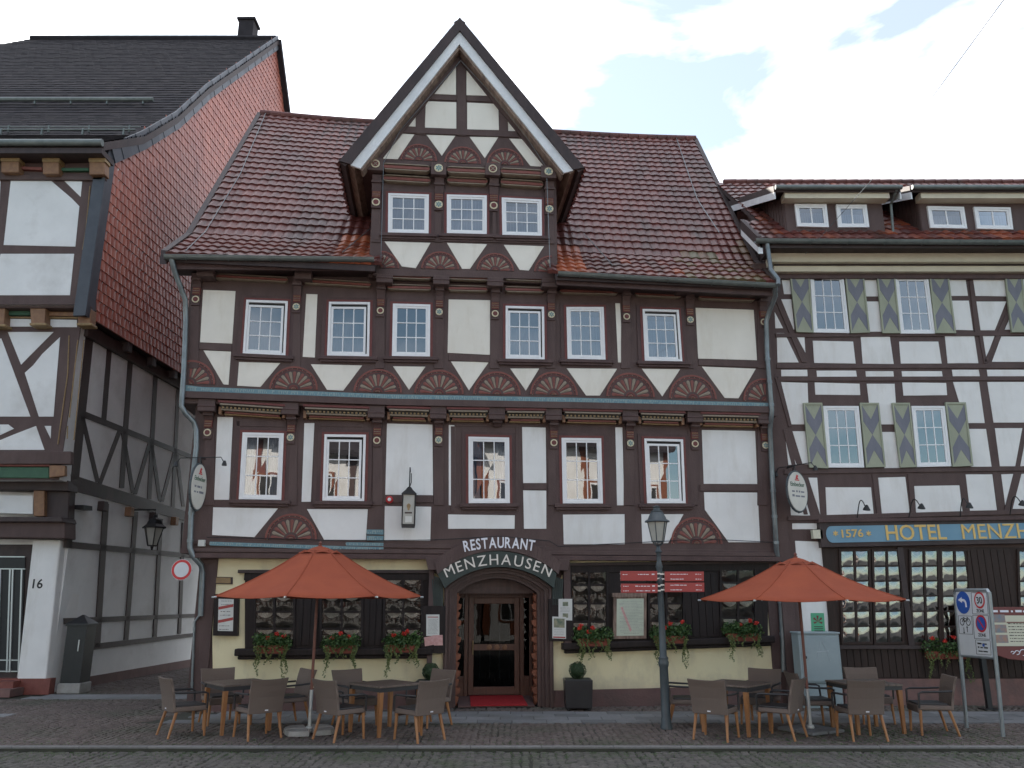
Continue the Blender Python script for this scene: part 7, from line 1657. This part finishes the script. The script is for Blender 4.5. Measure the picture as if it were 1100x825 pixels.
mb = MB(); mb.hexa([A.w(mu0, .111, -.88), A.w(mu1, .111, -.88), A.w(mu1 + .02, .022, -.03), A.w(mu0 - .02, .022, -.03)], [A.w(mu0, .125, -.88), A.w(mu1, .125, -.88), A.w(mu1 + .02, .036, -.03), A.w(mu0 - .02, .036, -.03)], M['mat']); tag(mb.build('door_mat', origin=A.w(mu0, 0, 0)), 'red mat lying in the arched doorway', 'mat')
# wall lantern with figure panel over the bay
LF = A.shift(.42); px, py = 438.5, 547
u, v = LF.uv(438.5, 565); tpv = LF.uv(438.5, 531)[1]; w = LF.uv(446, 547)[0] - u
wl = empty('wall_lantern', A.w(u, tpv + .5, N1), 'black hanging lantern with a golden figure, on the upper front left of the door', 'lantern')
mb = MB(); a_top = LF.uv(438.5, 502)[1]; mb.tube([A.w(u, a_top - .05, N1), A.w(u, a_top, .35), LF.w(u, a_top, 0), LF.w(u, tpv + .06, 0)], .012, M['black'], 6); mb.tube([LF.w(u + .03, a_top - .12, 0), LF.w(u + .035, a_top - .3, 0), LF.w(u, tpv + .12, 0)], .010, M['black'], 6); mb.build('bracket', wl)
mb = MB(); 
def ring4(h, z): return [LF.w(u + dx * h, z, dy * h) for dx, dy in ((-1, 1), (1, 1), (1, -1), (-1, -1))]
mb.hexa(ring4(w * .92, v + .02), ring4(w * .88, tpv), M['lampglass']); mb.build('lantern_glass', wl)
mb = MB()
for i in range(4): mb.tube([ring4(w * .95, v)[i], ring4(w * .95, tpv)[i]], .013, M['black'], 5)
mb.hexa(ring4(w * 1.0, v - .03), ring4(w * 1.0, v + .03), M['black']); mb.hexa(ring4(w * 1.15, tpv - .02), ring4(w * 1.15, tpv + .01), M['black']); mb.hexa(ring4(w * 1.1, tpv + .01), ring4(w * .45, tpv + .10), M['black']); mb.hexa(ring4(w * .5, tpv + .10), ring4(w * .2, tpv + .15), M['black']); mb.build('lantern_frame', wl)
mb = MB(); LG = LF.shift(w * .93); cg = (u, lerp(v, tpv, .58)); mb.prism(LG, [(cg[0] + .035 * math.cos(t) * (1 + .3 * math.sin(3 * t)), cg[1] + .07 * math.sin(t)) for t in [i * .524 for i in range(12)]], 0, .006, M['gold']); mb.rect(LG, u - .07, u + .07, cg[1] - .13, cg[1] - .10, 0, .004, M['tdark']); mb.rect(LG, u - .06, u + .07, v + .06, v + .18, 0, .003, M['paper']); mb.build('emblem', wl)
mb = MB(); c = A.uv(418.5, 537, N1); mb.lathe(A.w(*c, N1 + .02), [(.075, 0), (.075, .03), (.05, .06), (0, .065)], M['sred'], 14, axis=A.N); mb.lathe(A.w(*c, N1 + .02), [(.04, .058), (.03, .075), (0, .08)], M['white'], 10, axis=A.N); tag(mb.build('alarm_light', origin=A.w(*c, N1)), 'small round red alarm light on the brown timber, left of the hanging lantern', 'alarm')
# oval brewery style signs on brackets
M['oval'] = mat('oval_sign', (.62, .60, .54), .5, (.56, .54, .49), 4)
def ovalsign(cx, cy, rw, rh, fr, n0, lab, yaw, dirn, seed, txt):
    d = .45; c0 = fr.uv(cx, cy, d); C = fr.w(c0[0], c0[1], d); SF = Fr(C, (math.cos(yaw), math.sin(yaw), 0)); ry = abs(fr.uv(cx, cy - rh, d)[1] - c0[1]); rx = .30
    o = empty('hanging_sign', fr.w(c0[0], c0[1], n0), lab, 'sign', 'oval signs on iron brackets')
    mb = MB(); k = 32; mb.prism(SF, [(rx * math.cos(2 * math.pi * i / k), ry * math.sin(2 * math.pi * i / k)) for i in range(k)], -.03, .03, M['oval']); b = mb.build('panel', o, bevel=.008)
    mb = MB(); P = [SF.w((rx + .015) * math.cos(2 * math.pi * i / k), (ry + .015) * math.sin(2 * math.pi * i / k), 0) for i in range(k)]; mb.tube(P, .022, M['lamp'], 6, closed=True)
    for i in range(0, k, 3):
        if math.cos(2 * math.pi * i / k) > -.2 or True: c = P[i] + (P[i] - C) * .06; mb.tube([P[i], c], .016, M['black'], 5)
    mb.build('rim', o)
    for s, nm in ((1, 0), (-1, 1)):
        mb = MB(); F2 = SF if s > 0 else Fr(C, (-math.cos(yaw), -math.sin(yaw), 0)); mb.prism(F2, [(-.05, ry * .62), (.05, ry * .62), (.02, ry * .72), (.05, ry * .80), (.0, ry * .86), (-.03, ry * .74)], .03, .034, M['sred']); mb.rect(F2, -.07, .07, ry * .55, ry * .60, .03, .034, M['sred'])
        text_on(mb, F2, txt, (0, ry * .36), .085, .03, M['greenbeam'], .003, .002, width=.44)
        for j, vv in enumerate((-.05, -.28)): scribble(mb, F2, -.19, .2, ry * vv, .06, .03, M['shgrey'], seed=seed + j)
        mb.build('lettering', b)
    mb = MB(); top = C + Vector((0, 0, ry + .14)); wall = A.w(A.uv(cx, cy, n0)[0], 0, n0) if fr is A else fr.w(fr.uv(cx, cy, n0)[0], 0, n0)
    wl_ = fr.w(c0[0] + dirn * .10, top.z + .02 - 0 * fr.O.z, n0); mb.tube([wl_, top], .016, M['black'], 6); mb.tube([top, C + Vector((0, 0, ry + .02))], .01, M['black'], 5)
    wl2 = wl_ - Vector((0, 0, .35)); mb.tube([wl2, (wl2 + top) / 2 + Vector((0, 0, .02)), top], .010, M['black'], 5)
    for s in (-1, 1):
        e = top + SF.N * (.42 * s) ; e2 = top + SF.N * (.50 * s) - Vector((0, 0, .12)); mb.tube([top, e, e2], .010, M['black'], 5); mb.lathe(e2, [(.02, .05), (.045, -.01), (.05, -.05), (.03, -.05)], M['black'], 10, axis=(0, 0, 1))
    mb.build('bracket', o)
ovalsign(212.5, 523, 6, 24, A, N1, 'cream oval sign hanging on a black iron bracket at the restaurant\'s left corner', R_(84), 0, 3, 'Einbecker'); ovalsign(856, 528, 9, 21, Hh, 0, 'cream oval sign hanging on a black iron bracket at the hotel\'s left corner', R_(33), 0, 7, 'Einbecker')
# round no entry sign
SF = Fr((0, 15.75, 0), (1, 0, 0)); c = SF.uv(195, 612); r = SF.uv(206, 612)[0] - c[0]
ne = empty('round_road_sign', SF.w(c[0], c[1], -.05), 'round white road sign with red rim, fixed beside the downpipe at the alley', 'road sign')
mb = MB(); k = 32; mb.prism(SF, [(c[0] + r * math.cos(2 * math.pi * i / k), c[1] + r * math.sin(2 * math.pi * i / k)) for i in range(k)], -.01, .0, M['signwhite']); mb.prism(SF, [(c[0] + r * .96 * math.cos(2 * math.pi * i / k), c[1] + r * .96 * math.sin(2 * math.pi * i / k)) for i in range(k)], -.001, .003, M['sred']); mb.prism(SF, [(c[0] + r * .72 * math.cos(2 * math.pi * i / k), c[1] + r * .72 * math.sin(2 * math.pi * i / k)) for i in range(k)], .002, .006, M['signwhite']); mb.build('disc', ne)
mb = MB(); pp = A.w(A.uv(206, 612, .12)[0], 0, .12); mb.tube([SF.w(c[0], c[1], -.02), Vector((pp.x, pp.y, SF.w(c[0], c[1], 0).z))], .018, M['galv'], 6); mb.tube([SF.w(c[0], c[1] - r * .8, -.02), SF.w(c[0], c[1] + r * .8, -.02)], .014, M['galv'], 6); mb.build('bracket', ne)
# alley lantern on the old house side
c = S.uv(165, 572, .75); C = S.w(c[0], c[1], .75); al = empty('alley_lantern', S.w(c[0], c[1] + .4, 0), 'dark six sided lantern on an arm over the alley, on the old house side', 'lantern')
mb = MB(); mb.lathe(C, [(.12, -.34), (.24, .12), (.25, .12), (.12, -.34)], M['lampglass'], 6); mb.build('lantern_glass', al)
mb = MB()
for k in range(6): a = 2 * math.pi * k / 6; d = Vector((math.cos(a), math.sin(a), 0)); mb.tube([C + d * .125 - Vector((0, 0, .34)), C + d * .25 + Vector((0, 0, .12))], .014, M['black'], 5)
mb.lathe(C, [(.32, .11), (.32, .14), (.22, .22), (.16, .34), (.06, .40), (.05, .46), (0, .48)], M['black'], 6); mb.lathe(C, [(.13, -.36), (.13, -.33), (.05, -.36), (.02, -.46), (0, -.46)], M['black'], 6); mb.build('lantern_frame', al)
mb = MB(); mb.tube([C + Vector((0, 0, .46)), C + Vector((0, 0, .60)), S.w(c[0], c[1] + .60, 0)], .022, M['black'], 6); mb.build('bracket', al)
# dark advertising pillar by the pier
b = ground(79, 744); P = Vector((b.x, b.y, 0)); st_ = empty('dark_post_cabinet', P, 'tall black cabinet with pyramid top on a concrete foot, in front of the alley wall', 'cabinet')
mb = MB(); zt_ = at_depth(79, 672, P.y).z; h = .225; sq = lambda h, z: [P + Vector((dx * h, dy * h, z)) for dx, dy in ((-1, -1), (1, -1), (1, 1), (-1, 1))]
mb.hexa(sq(h, .22), sq(h, zt_), M['potblack']); mb.hexa(sq(h * 1.12, zt_), sq(h * 1.12, zt_ + .05), M['potblack']); mb.hexa(sq(h * 1.12, zt_ + .05), sq(.02, zt_ + .24), M['potblack']); mb.rect(Fr(P, (1, 0, 0)), .08, .11, .9, 1.15, h, h + .02, M['silver']); mb.build('body', st_, bevel=.006)
mb = MB(); mb.hexa(sq(h * 1.15, 0), sq(h * 1.15, .22), M['conc']); mb.build('foot', st_, bevel=.02)
mb = MB(); q = S.pts(c3((262, 184), (290, 188), (290, 202), (262, 198)), .2); mb.prism(S, q, 0, .22, M['black']); tag(mb.build('wall_floodlight', origin=S.w(*q[0], 0)), 'small black floodlight high on the white alley wall', 'floodlight')
mb = MB(); b = ground(57, 742); mb.hexa([b + Vector((x, y, 0)) for x, y in ((-.12, -.1), (.12, -.1), (.14, .12), (-.1, .12))], [b + Vector((x, y, .55)) for x, y in ((-.04, -.02), (.01, -.02), (.01, .04), (-.04, .04))], M['zinc']); tag(mb.build('guard_stone', origin=b), 'grey pointed guard stone at the foot of the white corner pier', 'guard stone')
# thin wire in the sky, running from the hotel front up to a house across the street
w0 = Hh.w(*Hh.uv(855, 284, .1), .1); wm = at_depth(935, 195, 15.2); w1 = at_depth(1078, 0, 9.5)
mb = MB(); mb.tube([w0, wm, w1, w1 + (w1 - wm) * 1.2, Vector((13.0, -8.8, 11.5))], .006, M['zinc'], 5); tag(mb.build('overhead_wire', origin=w0), 'thin wire crossing the sky above the hotel roof', 'wire')
mb = MB(); bx = A.uv(206, 478, N1)[0]
for i, (x, y) in enumerate(((219, 583.5), )): 
    c = A.uv(x - 2, y, N1 + .05); mb.box(A.w(c[0], c[1], N1 + .06), (.12, .08, .12), M['paper'])
tag(mb.build('junction_box', origin=A.w(*A.uv(217, 583.5, N1), N1)), 'small white electrical box on the restaurant\'s left corner post', 'electrical box')
mb = MB(); c = Hh.uv(877.5, 573.5, .1); mb.rect(Hh, c[0] - .10, c[0] + .10, c[1] - .10, c[1] + .08, .02, .16, M['icream']); tag(mb.build('junction_box', origin=Hh.w(*c, 0)), 'small cream electrical box at the left end of the hotel signboard', 'electrical box')
# power cable along the ground floor beam
mb = MB(); P = [A.w(*A.uv(x, y, N1 + .06), N1 + .06) for x, y in ((222, 577), (300, 578.5), (370, 581), (462, 580), (505, 578), (535, 576), (590, 581), (600, 587), (700, 578 + 4), (760, 579), (838, 579 + 4))]; mb.tube(P, .007, M['black'], 5); mb.build('front_cable', house)
# ------------------------------------------------------------------ houses across the street, seen only in the window panes
random.seed(5)
FO = Fr((0, -9, 0), (-1, 0, 0))
for i, (x0, x1, hh, pm, tm, lab) in enumerate(((-16, -6, 10.2, 'plaster2', 'red', 'white and red timbered house across the street, mirrored in the left windows'), (-5.8, 3.6, 9.6, 'plaster2', 'timber', 'white and brown timbered house across the street, mirrored in the middle windows'), (3.8, 13.5, 10.4, 'plaster2', 'carving', 'white house across the street with rust red timbers, mirrored in the right windows'))):
    o = empty('mirrored_house', ((x0 + x1) / 2, -13, 0), lab, 'house', 'houses across the street'); mb = MB(); mb.box(((x0 + x1) / 2, -14, hh / 2 - .16), (x1 - x0, 10, hh), M[pm]); mb.build('wall', o)
    mb = MB(); 
    for z in (2.9, 5.6, hh - .2): mb.rect(FO, -x1, -x0, z, z + .28, -.01, .04, M[tm])
    u = -x1
    while u < -x0: mb.rect(FO, u, u + .3, .2, hh, -.01, .035, M[tm]); u += (x1 - x0 - .2) / 7
    mb.build('timber_frame', o)
    for z, h_ in ((.9, 1.6), (3.6, 1.6), (6.5, 1.6)):
        for k in range(4):
            u = -x1 + (x1 - x0) * (k + .5) / 4 - .1; mb = MB(); mb.rect(FO, u - .62, u + .62, z - .1, z + h_ + .1, .0, .045, M['carving']); mb.rect(FO, u - .5, u + .5, z, z + h_, .0, .05, M['white']); mb.rect(FO, u - .45, u - .03, z + .1, z + h_ - .1, .04, .055, M['painted_dark']); mb.rect(FO, u + .03, u + .45, z + .1, z + h_ - .1, .04, .055, M['painted_dark']); mb.build('window', o)
    mb = MB(); q = [Vector((x0 - .3, -8.5, hh - .3)), Vector((x1 + .3, -8.5, hh - .3)), Vector((x1 + .3, -14, hh + 4.6)), Vector((x0 - .3, -14, hh + 4.6))]; mb.hexa([p - Vector((0, 0, .2)) for p in q], q, M['tiledark'])
    q = [Vector((x0 - .3, -14, hh + 4.6)), Vector((x1 + .3, -14, hh + 4.6)), Vector((x1 + .3, -19.5, hh - .3)), Vector((x0 - .3, -19.5, hh - .3))]; mb.hexa([p - Vector((0, 0, .2)) for p in q], q, M['tiledark']); mb.build('roof', o)
